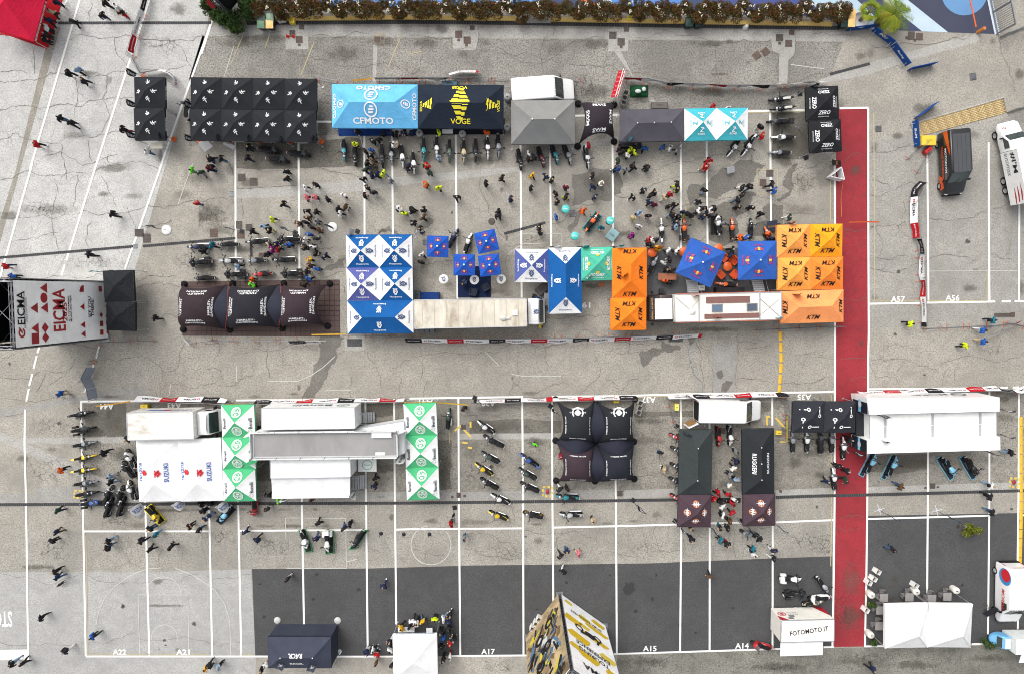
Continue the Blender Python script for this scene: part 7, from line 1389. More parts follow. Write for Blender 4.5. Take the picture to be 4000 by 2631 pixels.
def table(label, t, x, y, L, D, col, h=.74, rz=0, cloth=None, name='table', items=()):
 c = W(t, x, y, h); o = thing(name, label, 'table', (c.x, c.y, 0), math.radians(rz)); mb = MB(); mb.box((0, 0, h - .02), (L, D, .04)); mb.build('table_top', plain(col, .5), o)
 for sx in (-1, 1):
  for sy in (-1, 1): mb = MB(); mb.tube((sx * (L / 2 - .05), sy * (D / 2 - .05), 0), (sx * (L / 2 - .05), sy * (D / 2 - .05), h - .04), .02, 5); mb.build('leg', STEEL, o)
 if cloth: mb = MB(); mb.prism([(-L / 2 - .02, -D / 2 - .02), (L / 2 + .02, -D / 2 - .02), (L / 2 + .02, D / 2 + .02), (-L / 2 - .02, D / 2 + .02)], .06, h + .012); mb.build('cloth', fabric(cloth), o)
 return o
table('white table under the front edge of the light blue canopy', 12, 1830, 1210, 1.9, .7, (236, 236, 234)); table('white table under the front edge of the black and yellow canopy', 13, 350, 1208, 1.0, .6, (236, 236, 234)); table('cream topped counter in front of the pair of black canopies', 11, 1447, 1352, 1.1, .5, (238, 230, 212), 1.0, cloth=None); table('table under a navy cloth beside the lorry with the stained roof', 23, 180, 1228, 1.8, .75, (40, 60, 110), cloth=(34, 62, 120)); table('desk with brown top in the orange enclosure', 24, 490, 1045, 1.7, .6, (150, 90, 60), .95); table('black bar counter along the race lorry', 24, 1075, 1170, 2.6, .45, (44, 40, 44), 1.0, cloth=(44, 40, 44)); table('table under the charcoal canopy flag', 14, 150, 1332, 2.0, .6, (226, 226, 226), cloth=(60, 60, 66)); table('white registration table beside the queue canopy', 43, 180, 1168, .6, .5, (240, 240, 240)); table('white registration table left of the queue canopy', 42, 1835, 1160, 1.6, .5, (240, 240, 240))
GREYT = (120, 116, 114)
def gchair(label, t, x, y, rz):
 c = W(t, x, y, .45); o = thing('garden_chair', label, 'chair', (c.x, c.y, 0), math.radians(rz), 'grey garden chairs'); mb = MB(); mb.box((0, 0, .44), (.42, .42, .03)); mb.build('seat', plain(GREYT, .6), o); mb = MB(); mb.box((-.2, 0, .68), (.03, .4, .34)); mb.build('backrest', plain(GREYT, .6), o)
 for sx in (-1, 1):
  for sy in (-1, 1): mb = MB(); mb.tube((sx * .2, sy * .19, 0), (sx * .18, sy * .18, .44), .014, 4); mb.build('leg', STEEL, o)
for i, (x, y) in enumerate(((637, 870), (870, 865), (1075, 880), (1215, 860), (605, 985), (597, 1128))):
 table(f'square grey garden table, {ORD[i]} around the white pagoda canopies', 45, x, y, .8, .8, (150, 146, 144), .72, name='garden_table')
 for k, (dx, dy, r) in enumerate(((-62, -20, 0), (-20, -62, -90))): gchair(f'grey garden chair {("left of", "above")[k]} the {ORD[i]} garden table', 45, x + dx, y + dy, r)
def obin(label, t, x, y, rz, col=(236, 236, 232), mark=(226, 190, 60), s=.42, h=.8):
 c = W(t, x, y, h); o = thing('card_bin', label, 'bin', (c.x, c.y, 0), math.radians(rz), 'printed card bins'); q = s / 2
 for k, (dx, dy, rr2) in enumerate(((0, q, 0), (q, 0, 1.5708), (0, -q, 0), (-q, 0, 1.5708))): mb = MB(); mb.box((dx, dy, h / 2), (s, .02, h), rr2); mb.build('side', plain(col, .6), o)
 mb = MB(); mb.box((0, 0, .25), (s - .04, s - .04, .3)); mb.build('liner', plain((80, 78, 78), .7), o)
 for a in (0, 1.5708, 3.1416): mb = MB(); mb.box((math.sin(a) * (q + .014), -math.cos(a) * (q + .014), h * .6), (.16, .006, .16), a); mb.build('printed_mark', plain(mark, .6), o)
for i, (t, x, y, w_, mk) in enumerate(((45, 590, 640, 'farthest from the pagoda canopies', (226, 190, 60)), (45, 555, 705, 'second of the line by the red lane', (40, 60, 120)), (45, 510, 740, 'touching the white line of the red lane', (40, 60, 120)), (45, 935, 765, 'above the grey tables', (60, 60, 66)), (45, 485, 990, 'beside the red lane and a green plant', (226, 190, 60)), (43, 1120, 1160, 'lowest of three beside the photo banner', (236, 236, 232)), (43, 1150, 1115, 'middle of three beside the photo banner', (236, 236, 232)), (43, 1180, 1075, 'uppermost of three beside the photo banner', (236, 236, 232)), (34, 240, 640, 'upper one right of the four-bay tent', (200, 200, 200)), (34, 235, 685, 'middle one right of the four-bay tent', (200, 200, 200)), (34, 225, 728, 'lower one right of the four-bay tent', (200, 200, 200)), (14, 108, 860, 'upper one beside the red sign', (150, 146, 140)), (14, 98, 905, 'middle one beside the red sign', (150, 146, 140)), (14, 90, 950, 'lower one beside the red sign', (150, 146, 140)))): obin(f'open printed bin {w_}', t, x, y, -25, (236, 236, 232) if t in (45, 43) else (176, 172, 166), mk)
def barrel(label, t, x, y, col=(226, 224, 214)):
 c = W(t, x, y, .5); o = thing('ballast_barrel', label, 'ballast', (c.x, c.y, 0), 0, 'ballast barrels'); mb = MB(); mb.lathe([(0, .02), (.3, .02), (.33, .08), (.33, .72), (.3, .8), (0, .8)], (0, 0, 0), 18); mb.build('barrel', plain(col, .6), o); mb = MB(); mb.box((0, 0, .82), (.16, .07, .05)); mb.build('handle', DARKM, o)
for t, x, y, w_ in ((45, 515, 838, 'at the upper left corner of the pagoda canopies'), (45, 922, 808, 'above the join of the pagoda canopies'), (45, 1285, 797, 'at the upper right of the pagoda canopies'), (45, 508, 1200, 'at the lower left corner of the pagoda canopies')):
 barrel(f'white ballast barrel {w_}', t, x, y)
for t, x, y, w_ in ((13, 905, 905, 'upper right of the black and yellow canopy'), (13, 905, 1180, 'lower right of the black and yellow canopy'), (13, 92, 1240, 'below the join with the light blue canopy'), (13, 490, 1245, 'below the black and yellow canopy')): barrel(f'grey ballast barrel {w_}', t, x, y, (160, 162, 160))
def kitbox(label, t, x, y, d, rz, c1, c2):
 c = W(t, x, y, d[2]); o = thing('equipment_box', label, 'box', (c.x, c.y, 0), math.radians(rz)); mb = MB(); mb.box((0, 0, d[2] * .42), (d[0], d[1], d[2] * .8), taper=.96); mb.build('body', plain(c1, .5), o); mb = MB(); mb.box((0, 0, d[2] * .9), (d[0] * 1.04, d[1] * 1.04, d[2] * .18), taper=.92); mb.build('lid', plain(c2, .5), o); mb = MB(); mb.path([(-d[0] * .2, 0, d[2]), (-d[0] * .2, 0, d[2] + .08), (d[0] * .2, 0, d[2] + .08), (d[0] * .2, 0, d[2])], .015, 4); mb.build('handle', BLACK, o)
YJ = (236, 206, 60)
for q in ((12, 805, 190, (.5, .45, .5), 0, YJ, YJ, 'yellow power box on the kerb beside the cream lidded bin'), (12, 1585, 115, (.35, .7, .7), 10, YJ, YJ, 'yellow power box standing in the hedge'), (14, 140, 165, (.4, .4, .4), 0, YJ, YJ, 'yellow power box on the kerb near the red sign'), (23, 1215, 1497, (.4, .45, .4), 0, YJ, YJ, 'yellow power box below the lorry cab'), (34, 572, 675, (.4, .65, .5), 0, YJ, (236, 226, 120), 'yellow generator beside the white van doors'), (34, 1502, 910, (.5, .35, .4), 0, YJ, YJ, 'yellow power box right of the lettered black canopy'), (31, 1312, 668, (.7, .35, .5), 0, YJ, YJ, 'yellow power box beside the white box lorry'), (34, 20, 618, (.5, .4, .5), 0, YJ, YJ, 'yellow power box on the edge of the four-bay tent'), (15, 1065, 1300, (1.4, .9, .8), 0, (150, 146, 130), (226, 196, 60), 'yellow topped generator behind the black and orange van'), (15, 1065, 1390, (.7, .35, .6), 40, (176, 30, 40), (190, 40, 46), 'red trolley below the yellow generator'), (13, 370, 770, (1.4, .4, .4), 0, (40, 84, 104), (48, 94, 114), 'teal tarpaulin bundle behind the black and yellow canopy'), (14, 420, 975, (1.5, .6, .5), 0, (84, 76, 72), (92, 84, 80), 'brown crate row behind the charcoal canopy'), (23, 1225, 1160, (1.1, .8, .6), 40, (64, 58, 56), (70, 62, 60), 'dark crate left of the tall blue canopy'), (23, 1265, 1255, (.4, 1.2, .9), 0, (110, 112, 116), (130, 132, 136), 'metal trolley left of the tall blue canopy'), (23, 1778, 1120, (.45, .3, .3), 0, (220, 100, 30), (226, 110, 40), 'small orange box below the sea green canopy'), (12, 690, 150, (.7, .6, .9), 10, (226, 226, 224), (60, 62, 66), 'white display cabinet at the hedge beside the bins'), (23, 70, 1215, (.5, .8, .8), 0, (70, 70, 76), (80, 80, 86), 'dark crate left of the navy clothed table'), (24, 440, 1180, (.45, .45, .45), 0, (44, 44, 46), (56, 56, 58), 'black stool in the orange enclosure'), (24, 810, 1150, (.6, .5, .8), 0, (190, 192, 192), (206, 206, 204), 'white waste unit beside the race lorry'), (14, 1080, 58, (.01, .01, .01), 0, YJ, YJ, '')):
 if q[-1]: kitbox(q[-1], *q[:-1])
c = W(14, 235, 838, .4); o = thing('covered_heap', 'heap under a green tarpaulin beside the red sign', 'tarpaulin heap', (c.x, c.y, 0)); mb = MB(); mb.grid(lambda u, v: Vector(((u - .5) * 1.7, (v - .5) * 1.1, .03 + .6 * math.sin(u * 3.14) ** .6 * math.sin(v * 3.14) ** .6 + .12 * noise.noise(Vector((u * 5, v * 5, 2))))), 14, 12); mb.build('tarpaulin', fabric((36, 84, 54), wr=2), o); mb = MB(); mb.ell((-.2, -.15, .62), (.3, .2, .1)); mb.ell((.35, .05, .6), (.2, .22, .1)); mb.build('bundle', plain((196, 200, 200), .6), o)
# red sign on a truss, small boards, stairs, cones
A, B_ = W(14, -10, 950), W(14, 60, 710); o = thing('red_sign_frame', 'red sign with pale lettering on a white truss beside the star tent', 'sign', (A + B_) / 2, heading(A, B_)); L = (B_ - A).length; mb = MB(); truss(mb, (-L / 2, 0, .1), (-L / 2, 0, 1.9), .09); truss(mb, (L / 2, 0, .1), (L / 2, 0, 1.9), .09); truss(mb, (-L / 2, 0, 1.9), (L / 2, 0, 1.9), .09); mb.build('truss', WHITE, o); mb = MB(); mb.grid(lambda u, v: Vector(((u - .5) * L, -.12 + v * .55, 2.05 - .9 * (v))), 6, 4); mb.build('sign_cloth', fabric((196, 34, 48)), o)
for k in range(6): mb = MB(); text_into(mb, 'MOTO', frame3((-L / 2 + (k + .5) * L / 6, .19, 1.62), (0, -.52, .86), (-1, 0, 0)), .6, .14); mb.build('lettering', plain((236, 150, 150), .6), o)
def board(label, t, x, y, w, h, rz, col, tilt=35, mark=None):
 c = W(t, x, y, .6); o = thing('sign_board', label, 'sign board', (c.x, c.y, 0), math.radians(rz)); a = math.radians(tilt); n = Vector((0, math.sin(a), math.cos(a))); mb = MB(); mb.add([(sx * w / 2, sy * h / 2 * math.sin(a) - k * .02, .62 + sy * h / 2 * math.cos(a)) for k in (0, 1) for sx, sy in ((-1, -1), (1, -1), (1, 1), (-1, 1))], [(0, 1, 2, 3), (7, 6, 5, 4), (0, 4, 5, 1), (1, 5, 6, 2), (2, 6, 7, 3), (3, 7, 4, 0)]); mb.build('panel', plain(col, .5), o); mb = MB()
 for s in (-1, 1): mb.tube((s * w * .4, .0, .6), (s * w * .4, .35, 0), .018, 5); mb.tube((s * w * .4, 0, .6), (s * w * .4, -.3, 0), .018, 5)
 mb.build('stand', DARKM, o)
 if mark: mb = MB(); text_into(mb, mark, frame3((0, -.03, .64), (1, 0, 0), (0, math.sin(a), math.cos(a))), w * .7, h * .18); mb.build('lettering', plain((230, 150, 60) if sum(col) < 300 else (90, 90, 94), .5), o)
board('white sign board at the left end of the eight canopies', 12, 5, 1345, .9, .9, 35, (232, 232, 230), 60); board('tilted dark sign board beside the pale orange canopy', 24, 1457, 577, 1.0, 1.1, 10, (64, 74, 92), 60, 'READY TO RACE'); board('striped sign board above the sea green canopy', 23, 1877, 657, .9, 1.1, -35, (150, 186, 190), 60, 'OIL'); board('grey easel board on the open pavement', 24, 1078, 57, .7, .6, 15, (170, 172, 176), 60); board('white sign board under the bow banner by the lane', 12, 225, 1345, .4, 1.0, 60, (226, 226, 224), 50); board('black sign board beside the white van with red lettering', 45, 1615, 995, .6, 1.4, -35, (40, 38, 42), 60); board('black and orange board on the left edge of the red lane', 15, 205, 1510, .5, 1.3, 90, (40, 36, 34), 60, 'READY TO RACE')
P = W(25, 170, 110); o = thing('triangular_barrier', 'white triangle of printed barrier panels beside the red lane', 'barrier', (P.x, P.y, 0)); q = [loc(o, W(25, *k)) for k in ((105, 135), (205, 50), (232, 165))]
for a, b in zip(q, q[1:] + q[:1]): mb = MB(); mb.box(((a.x + b.x) / 2, (a.y + b.y) / 2, .58), ((b - a).length, .05, 1.0), math.atan2((b - a).y, (b - a).x)); mb.build('panel', BW, o)
for i, (t, x, y, lab) in enumerate(((42, 1605, 285, 'left'), (42, 1812, 292, 'middle'), (43, 180, 292, 'right'))):
 c = W(t, x, y, .05); o = thing('rope_post', f'{lab} dark rope post on a disc base beside the painted circle', 'post', (c.x, c.y, 0), 0, 'rope posts'); mb = MB(); mb.lathe([(0, .05), (.19, .04), (.2, 0)], (0, 0, 0), 16); mb.build('base', DARKM, o); mb = MB(); mb.tube((0, 0, .04), (0, 0, .95), .025, 8); mb.ell((0, 0, .97), (.035, .035, .035), 8, 5); mb.build('post', DARKM, o)
for i, (x, y) in enumerate(((762, 333), (815, 333))):
 c = W(12, x, y, .2); o = thing('traffic_cone', f'{("left", "right")[i]} red traffic cone beside the manhole lids', 'cone', (c.x, c.y, 0), 0, 'traffic cones'); mb = MB(); mb.box((0, 0, .02), (.3, .3, .04)); mb.build('base', plain((200, 50, 40), .6), o); mb = MB(); mb.lathe([(.12, .04), (.03, .5), (0, .5)], (0, 0, 0), 12); mb.build('cone', plain((210, 56, 44), .6), o); mb = MB(); mb.lathe([(.085, .2), (.065, .3)], (0, 0, .0), 12); mb.build('band', WHITE, o)
for t, x0, y0, x1, y1, w_ in ((24, 730, 1195, 715, 1075, 'left'), (24, 1345, 1185, 1320, 1075, 'right')):
 c = W(t, x0, y0); o = thing('metal_steps', f'{w_} aluminium steps up to the race lorry', 'steps', (c.x, c.y, 0)); stairs(o, t, x0, y0, x1, y1, 1.0, 6, 1.0)
for t, x, y, s, lab, m in ((45, 1445, 250, 1.0, 'bushy yellow green shrub in a white pot on the dark asphalt', YGL), (45, 515, 935, .55, 'small green plant at the upper left of the pagoda canopies', GREENL), (45, 555, 1270, .55, 'small green plant at the lower left of the pagoda canopies', GREENL), (45, 1590, 1290, .7, 'green plant in front of the three-wheeled snack van', GREENL)):
 c = W(t, x, y, .9 * s); o = thing('potted_plant', lab, 'plant', (c.x, c.y, 0)); link('foliage', crown('foliage', int(900 * s), .8 * s, .75 * s, .7 * s, m, .1, int(x)), o, (0, 0, .85 * s)); mb = MB(); mb.lathe([(0, .02), (.2 * s, .02), (.28 * s, .4 * s), (.24 * s, .4 * s), (0, .36 * s)], (0, 0, 0), 14); mb.build('pot', plain((226, 226, 224) if s == 1 else (60, 58, 58), .6), o); mb = MB(); mb.tube((0, 0, .3 * s), (0, 0, .8 * s), .03, 6); mb.build('stem', plain((84, 66, 48), .9), o)
for t, x, y, lab in ((14, 1220, 250, 'white bollard at the drain below the hedge'),):
 c = W(t, x, y, .3); o = thing('bollard', lab, 'bollard', (c.x, c.y, 0)); mb = MB(); mb.lathe([(.24, 0), (.2, .3), (.16, .55), (0, .62)], (0, 0, 0), 16); mb.build('post', plain((214, 212, 204), .7), o); mb = MB(); mb.lathe([(.28, 0), (.28, .05), (0, .06)], (0, 0, 0), 16); mb.build('base', M_STRIP, o)

# ------------------------------------------------------------------ motorcycles
def mloft(secs, r=.05):
 mb = MB(); mb.loft([rring(x, w, z0, z1, min(r, w * .9, (z1 - z0) * .45)) for x, w, z0, z1 in secs]); return mb
def moto_parts(k):
 """Parts of one kind of machine: (name, mesh builder, colour slot, parent part)."""
 wb, rf, rr, tf, tr = {'naked': (1.42, .3, .3, .12, .18), 'adv': (1.52, .34, .32, .11, .16), 'cruiser': (1.66, .31, .29, .14, .2), 'bagger': (1.66, .31, .29, .14, .2), 'scooter': (1.56, .27, .26, .13, .16), 'enduro': (1.48, .36, .34, .09, .12), 'classic': (1.42, .33, .31, .11, .14), 'sport': (1.4, .3, .3, .12, .19)}[k]
 up = .1 if k in ('adv', 'enduro') else 0.0; lo = -.1 if k in ('cruiser', 'bagger') else 0.0; z = up + lo; out = []
 for nm, x, r, w in (('wheel', wb / 2, rf, tf), ('wheel', -wb / 2, rr, tr)):
  mb = MB(); mb.lathe([(r * .72, -w / 2), (r * .93, -w / 2), (r, -w * .2), (r, w * .2), (r * .93, w / 2), (r * .72, w / 2)], (x, 0, r), 18, axis='Y'); out.append((nm, mb, 'tyre', None))
  mb = MB(); mb.lathe([(r * .74, -w * .3), (r * .74, w * .3)], (x, 0, r), 18, axis='Y'); mb.lathe([(0, -w * .45), (.07, -w * .45), (.07, w * .45), (0, w * .45)], (x, 0, r), 8, axis='Y')
  for i in range(6): a = i * 1.047; mb.tube((x, 0, r), (x + math.cos(a) * r * .74, 0, r + math.sin(a) * r * .74), .014, 4)
  out.append(('rim', mb, 'rim', -1))
 hx, hz = wb / 2 - .36, .98 + z
 mb = MB()
 for s in (-1, 1): mb.tube((wb / 2, s * .1, rf), (hx, s * .1, hz), .03, 6)
 mb.box((hx + .02, 0, hz - .05), (.12, .26, .04)); out.append(('fork', mb, 'metal', None))
 out.append(('engine', mloft([(-.36, .14, .3, .55 + z), (-.25, .19, .2, .68 + z), (.2, .2, .2, .68 + z), (.32, .13, .3, .6 + z)]), 'dark', None))
 mb = MB(); mb.tube((-wb / 2, .1, rr), (-.2, .14, .42), .035, 5); mb.tube((-wb / 2, -.1, rr), (-.2, -.14, .42), .035, 5); out.append(('swingarm', mb, 'dark', None))
 mb = MB(); ln = {'cruiser': 1.1, 'bagger': 1.1}.get(k, .75); mb.tube((.15, -.2, .32), (.15 - ln, -.26, .36 + (.14 if lo == 0 else 0)), .05, 8, .06)
 if lo: mb.tube((.15, -.2, .22), (.1 - ln, -.27, .24), .05, 8, .06)
 out.append(('exhaust', mb, 'chrome' if k in ('cruiser', 'bagger', 'classic') else 'metal', None))
 W2 = {'cruiser': .5, 'bagger': .5, 'adv': .46, 'enduro': .42, 'sport': .34, 'scooter': .38}.get(k, .4); bk = .22 if lo else .1
 if k != 'scooter': out.append(('fuel_tank', mloft([(-.12, .1, .7 + z, .84 + z), (.05, .17, .66 + z, .96 + z), (.28, .19, .68 + z, 1.02 + z), (.44, .1, .74 + z, .96 + z)], .08), 'c1', None))
 sh = .82 + z * 1.2
 if k == 'scooter':
  out.append(('body', mloft([(-.95, .1, .62, .74), (-.8, .22, .4, .78), (-.3, .27, .3, .76), (.05, .24, .25, .6), (.2, .2, .22, .4), (.42, .22, .22, .44), (.55, .3, .3, .98), (.72, .24, .4, 1.0), (.86, .1, .55, .8)], .1), 'c1', None))
  out.append(('seat', mloft([(-.78, .12, .74, .86), (-.5, .19, .74, .88), (-.2, .18, .72, .8), (.1, .1, .66, .74)], .05), 'seat', None))
 elif k == 'enduro':
  out.append(('seat', mloft([(-.75, .09, .93, 1.0), (-.3, .1, .88, .98), (.2, .08, .9, 1.02)], .03), 'seat', None)); out.append(('tail', mloft([(-1.05, .06, .98, 1.02), (-.7, .11, .88, .98), (-.4, .09, .8, .93)], .03), 'c1', None))
 else:
  e = -.86 if lo == 0 else -.78
  out.append(('seat', mloft([(e, .1, sh + .02, sh + .1), (-.5, .15, sh - .04, sh + .06), (-.35, .14, sh - .1, sh - .01), (-.02, .1, sh - .12, sh - .02)], .05), 'seat', None))
  out.append(('tail', mloft([(e - .12, .05, sh - .02, sh + .06), (e + .1, .12, sh - .12, sh + .03), (-.4, .12, sh - .22, sh - .08)], .04), 'c1', None))
 mb = MB(); mb.path([(hx - bk, -W2, hz + .06), (hx + .02, -.14, hz + .08), (hx + .02, .14, hz + .08), (hx - bk, W2, hz + .06)], .03, 5); out.append(('handlebar', mb, 'dark', None))
 ih = len(out) - 1
 for s in (-1, 1):
  mb = MB(); mb.tube((hx - bk + .02, s * (W2 - .1), hz + .06), (hx + .02, s * (W2 + .02), hz + .22), .01, 4); mb.ell((hx + .02, s * (W2 + .02), hz + .24), (.03, .1, .06), 8, 4); out.append(('mirror', mb, 'dark', ih))
  mb = MB(); mb.tube((hx - bk, s * W2, hz + .06), (hx - bk + .03, s * (W2 - .14), hz + .065), .024, 6); out.append(('grip', mb, 'tyre', ih))
 mb = MB(); mb.lathe([(0, hz + .1), (.06, hz + .1), (.07, hz + .04)], (hx + .05, 0, 0), 10); out.append(('instrument', mb, 'chrome', ih))
 mb = MB(); mb.ell((hx + .26, 0, hz - .16), (.1, .12, .11), 10, 6); out.append(('headlight', mb, 'lamp', None))
 mb = MB(); r = rf + (.14 if k == 'enduro' else .035); w = tf * .62; a0, a1 = (20, 130)
 mb.grid(lambda u, v: Vector((wb / 2 + r * math.cos(math.radians(a0 + (a1 - a0) * u)), (v - .5) * 2 * w, rf + r * math.sin(math.radians(a0 + (a1 - a0) * u)) - .03 * (v * 2 - 1) ** 2)), 8, 4); out.append(('front_mudguard', mb, 'c1' if k in ('enduro', 'adv', 'cruiser', 'classic', 'naked') else 'c2', None))
 mb = MB(); r = rr + .04; w = tr * .6; mb.grid(lambda u, v: Vector((-wb / 2 + r * math.cos(math.radians(60 + 100 * u)), (v - .5) * 2 * w, rr + r * math.sin(math.radians(60 + 100 * u)))), 7, 3); out.append(('rear_mudguard', mb, 'c1' if lo else 'dark', None))
 mb = MB(); mb.ell((-wb / 2 - .22 if lo == 0 else -wb / 2 - .3, 0, sh - .02), (.04, .08, .04), 8, 4); out.append(('tail_light', mb, 'red', None))
 mb = MB(); mb.box((-wb / 2 - .33, 0, .62), (.02, .2, .2)); out.append(('number_plate', mb, 'plate', None))
 mb = MB(); mb.tube((-.1, .16, .25), (-.2, .36, .02), .014, 5); out.append(('side_stand', mb, 'dark', None))
 if k in ('adv', 'sport', 'bagger', 'scooter'):
  mb = MB(); H0 = {'adv': .32, 'sport': .2, 'bagger': .22, 'scooter': .4}[k]; wd = {'bagger': .3, 'scooter': .24}.get(k, .17)
  mb.grid(lambda u, v: Vector((hx + .26 - .14 * u - .06 * (v * 2 - 1) ** 2, (v * 2 - 1) * wd * (1 - .25 * u), hz - .02 + H0 * u)), 4, 6); out.append(('windscreen', mb, 'screen', None))
 if k == 'adv':
  out.append(('fairing', mloft([(.15, .16, .7 + z, .9 + z), (.36, .24, .62 + z, .98 + z), (.6, .13, .78 + z, .98 + z), (.82, .05, .8 + z, .86 + z)], .06), 'c1', None))
  for s in (-1, 1): mb = MB(); mb.box((hx - bk + .08, s * (W2 - .04), hz + .04), (.06, .2, .1)); out.append(('hand_guard', mb, 'c2', ih))
  mb = MB()
  for y in (-.1, 0, .1): mb.tube((-.62, y, sh + .1), (-1.0, y, sh + .1), .014, 4)
  out.append(('rack', mb, 'dark', None))
 if k == 'sport': out.append(('fairing', mloft([(-.1, .16, .3, .7), (.3, .23, .24, .86), (.55, .19, .5, .96), (.78, .06, .74, .88)], .07), 'c1', None))
 if k == 'bagger':
  out.append(('fairing', mloft([(hx - .02, .36, hz - .18, hz + .06), (hx + .18, .38, hz - .28, hz + .1), (hx + .36, .16, hz - .2, hz + .02)], .1), 'c1', None))
 if k == 'naked': out.append(('headlight_cowl', mloft([(hx + .1, .12, hz - .2, hz + .04), (hx + .28, .07, hz - .18, hz - .04)], .04), 'c1', None))
 return out, wb
def case(x, y, zc, d): mb = MB(); mb.box((x, y, zc), d, taper=.92); return mb
_MC = {}
def mcol(slot, c1, c2):
 return {'tyre': RUBBER, 'rim': plain((60, 60, 62), .4, .6) if c2 != 'gold' else plain((176, 136, 60), .35, .6), 'metal': plain((84, 86, 90), .5, .3), 'dark': plain((36, 36, 39), .6), 'chrome': CHROME, 'c1': plain(c1, .35, .0, coat=.2, var=.06), 'c2': plain((44, 44, 46), .5), 'seat': plain((30, 30, 32), .85) if c2 != 'lightseat' else plain((205, 203, 196), .7), 'lamp': plain((214, 218, 222), .1), 'red': plain((150, 30, 30), .3), 'plate': plain((225, 225, 222), .5), 'screen': plain((92, 100, 106), .1)}[slot]
COLN = {'k': ((38, 38, 41), 'black'), 'w': ((232, 232, 230), 'white'), 'g': ((138, 141, 146), 'grey'), 's': ((186, 188, 190), 'silver'), 't': ((40, 132, 140), 'teal'), 'r': ((176, 34, 38), 'red'), 'b': ((50, 90, 170), 'blue'), 'y': ((232, 196, 40), 'yellow'), 'o': ((222, 96, 34), 'orange'), 'm': ((96, 34, 44), 'maroon'), 'c': ((196, 178, 140), 'beige'), 'l': ((128, 190, 220), 'light blue'), 'd': ((66, 84, 74), 'dark green'), 'n': ((34, 46, 76), 'navy')}
KINDN = {'naked': 'motorcycle', 'adv': 'tall motorcycle', 'cruiser': 'cruiser', 'bagger': 'touring cruiser', 'scooter': 'maxi scooter', 'enduro': 'off-road motorcycle', 'classic': 'classic motorcycle', 'sport': 'sport motorcycle'}
def moto(label, p, deg, k, col, opt='', group=None, tilt=8):
 if k not in _MC:
  ps, wb = moto_parts(k); _MC[k] = [(n, m.mesh(n, RUBBER), s, par) for n, m, s, par in ps]
  _MC[k + '+'] = [(n, m.mesh(n, RUBBER), s, par) for n, m, s, par in (('pannier', case(-.72, .32, .62, (.5, .2, .36)), 'c2', None), ('pannier', case(-.72, -.32, .62, (.5, .2, .36)), 'c2', None))]
  _MC[k + '!'] = [('top_box', case(-.98, 0, 1.08, (.42, .5, .3)).mesh('top_box', RUBBER), 'c2', None)]
 r = thing('motorcycle' if k != 'scooter' else 'scooter', label, 'motorcycle' if k != 'scooter' else 'scooter', (p.x, p.y, p.z), math.radians(deg), group)
 r.scale = (1, 1.12, 1); r.rotation_euler = (math.radians(-tilt), 0, math.radians(deg)); c1 = COLN[col][0]; c2 = 'gold' if 'G' in opt else ('lightseat' if 'L' in opt else '')
 made = []
 for n, me, s, par in _MC[k] + (_MC[k + '+'] if 'P' in opt or k == 'bagger' else []) + (_MC[k + '!'] if 'T' in opt else []):
  pr = r if par is None else made[par]; o = bpy.data.objects.new(n, me); COL.objects.link(o); o.parent = pr
  o.material_slots[0].link = 'OBJECT'; o.material_slots[0].material = mcol(s, c1, c2) if not (n in ('pannier', 'top_box') and k == 'bagger') else mcol('c1', c1, ''); made.append(o)
  if n in ('pannier', 'top_box') and 'W' in opt: o.material_slots[0].material = WHITE
 return r
def bikes(row, axis, data):
 """row: where they stand; axis: 'left' or 'top' gives the order; data: tile x y heading kind colour [options]."""
 L = []
 for s in data.split(';'):
  f = s.split(); p = W(int(f[0]), float(f[1]), float(f[2]), .75); p.z = 0; L.append((p, float(f[3]), f[4], f[5], f[6] if len(f) > 6 else ''))
 L.sort(key=lambda q: q[0].x if axis == 'left' else -q[0].y)
 for i, (p, a, k, c, o) in enumerate(L):
  base = f'{COLN[c][1]} {KINDN[k]}'
  moto(f'{base}, {ORD[i]} from the {axis} {row}' if len(L) > 1 else f'{base} {row}', p, a, k, c, o, 'motorcycles ' + row)
bikes('below the block of eight black canopies', 'left', '12 590 1395 -8 scooter k;12 670 1485 -5 scooter k;12 865 1430 -5 scooter k')
bikes('at the left edge of the eight black canopies', 'left', '11 1728 1010 95 scooter g')
bikes('in the row below the light blue canopy', 'left', '12 1278 1385 -88 classic t;12 1378 1435 -88 naked k;12 1632 1440 -88 adv k;12 1717 1418 -88 naked g;12 1817 1440 -86 adv w;12 1922 1500 -86 adv w')
bikes('below the black and yellow canopy', 'left', '13 120 1380 -90 adv t;13 240 1360 -90 naked w;13 358 1392 -90 adv d;13 490 1395 -90 adv c G;13 602 1388 -90 adv k G;13 712 1352 -88 enduro w GL;13 812 1345 -88 adv g')
bikes('below the grey canopy', 'left', '13 1012 1475 -80 naked k;13 1212 1452 -72 naked m;13 1337 1425 -70 naked t;13 1457 1430 -68 naked g;13 1632 1450 -80 enduro s')
bikes('left of the black canopies by red lane', 'top', '14 1548 905 186 enduro k L;14 1562 990 186 enduro k L;14 1530 1115 180 adv k T;14 1570 1262 180 adv w;14 1540 1402 180 naked g')
bikes('below the teal and white canopies', 'left', '14 1112 1345 235 enduro w;14 1240 1335 240 enduro w')
bikes('in upper row by three-bay star tent', 'left', '21 1830 760 180 cruiser n;22 205 737 180 naked k;22 475 712 182 cruiser k;22 770 692 180 bagger k')
bikes('in middle row by three-bay star tent', 'left', '21 1845 902 182 bagger k;22 228 890 178 cruiser s;22 468 887 180 naked g;22 722 882 178 cruiser k')
bikes('in lowest row by three-bay star tent', 'left', '21 1880 1050 180 naked k;22 275 1015 178 bagger k;22 525 1012 182 naked r;22 802 1008 180 bagger k')
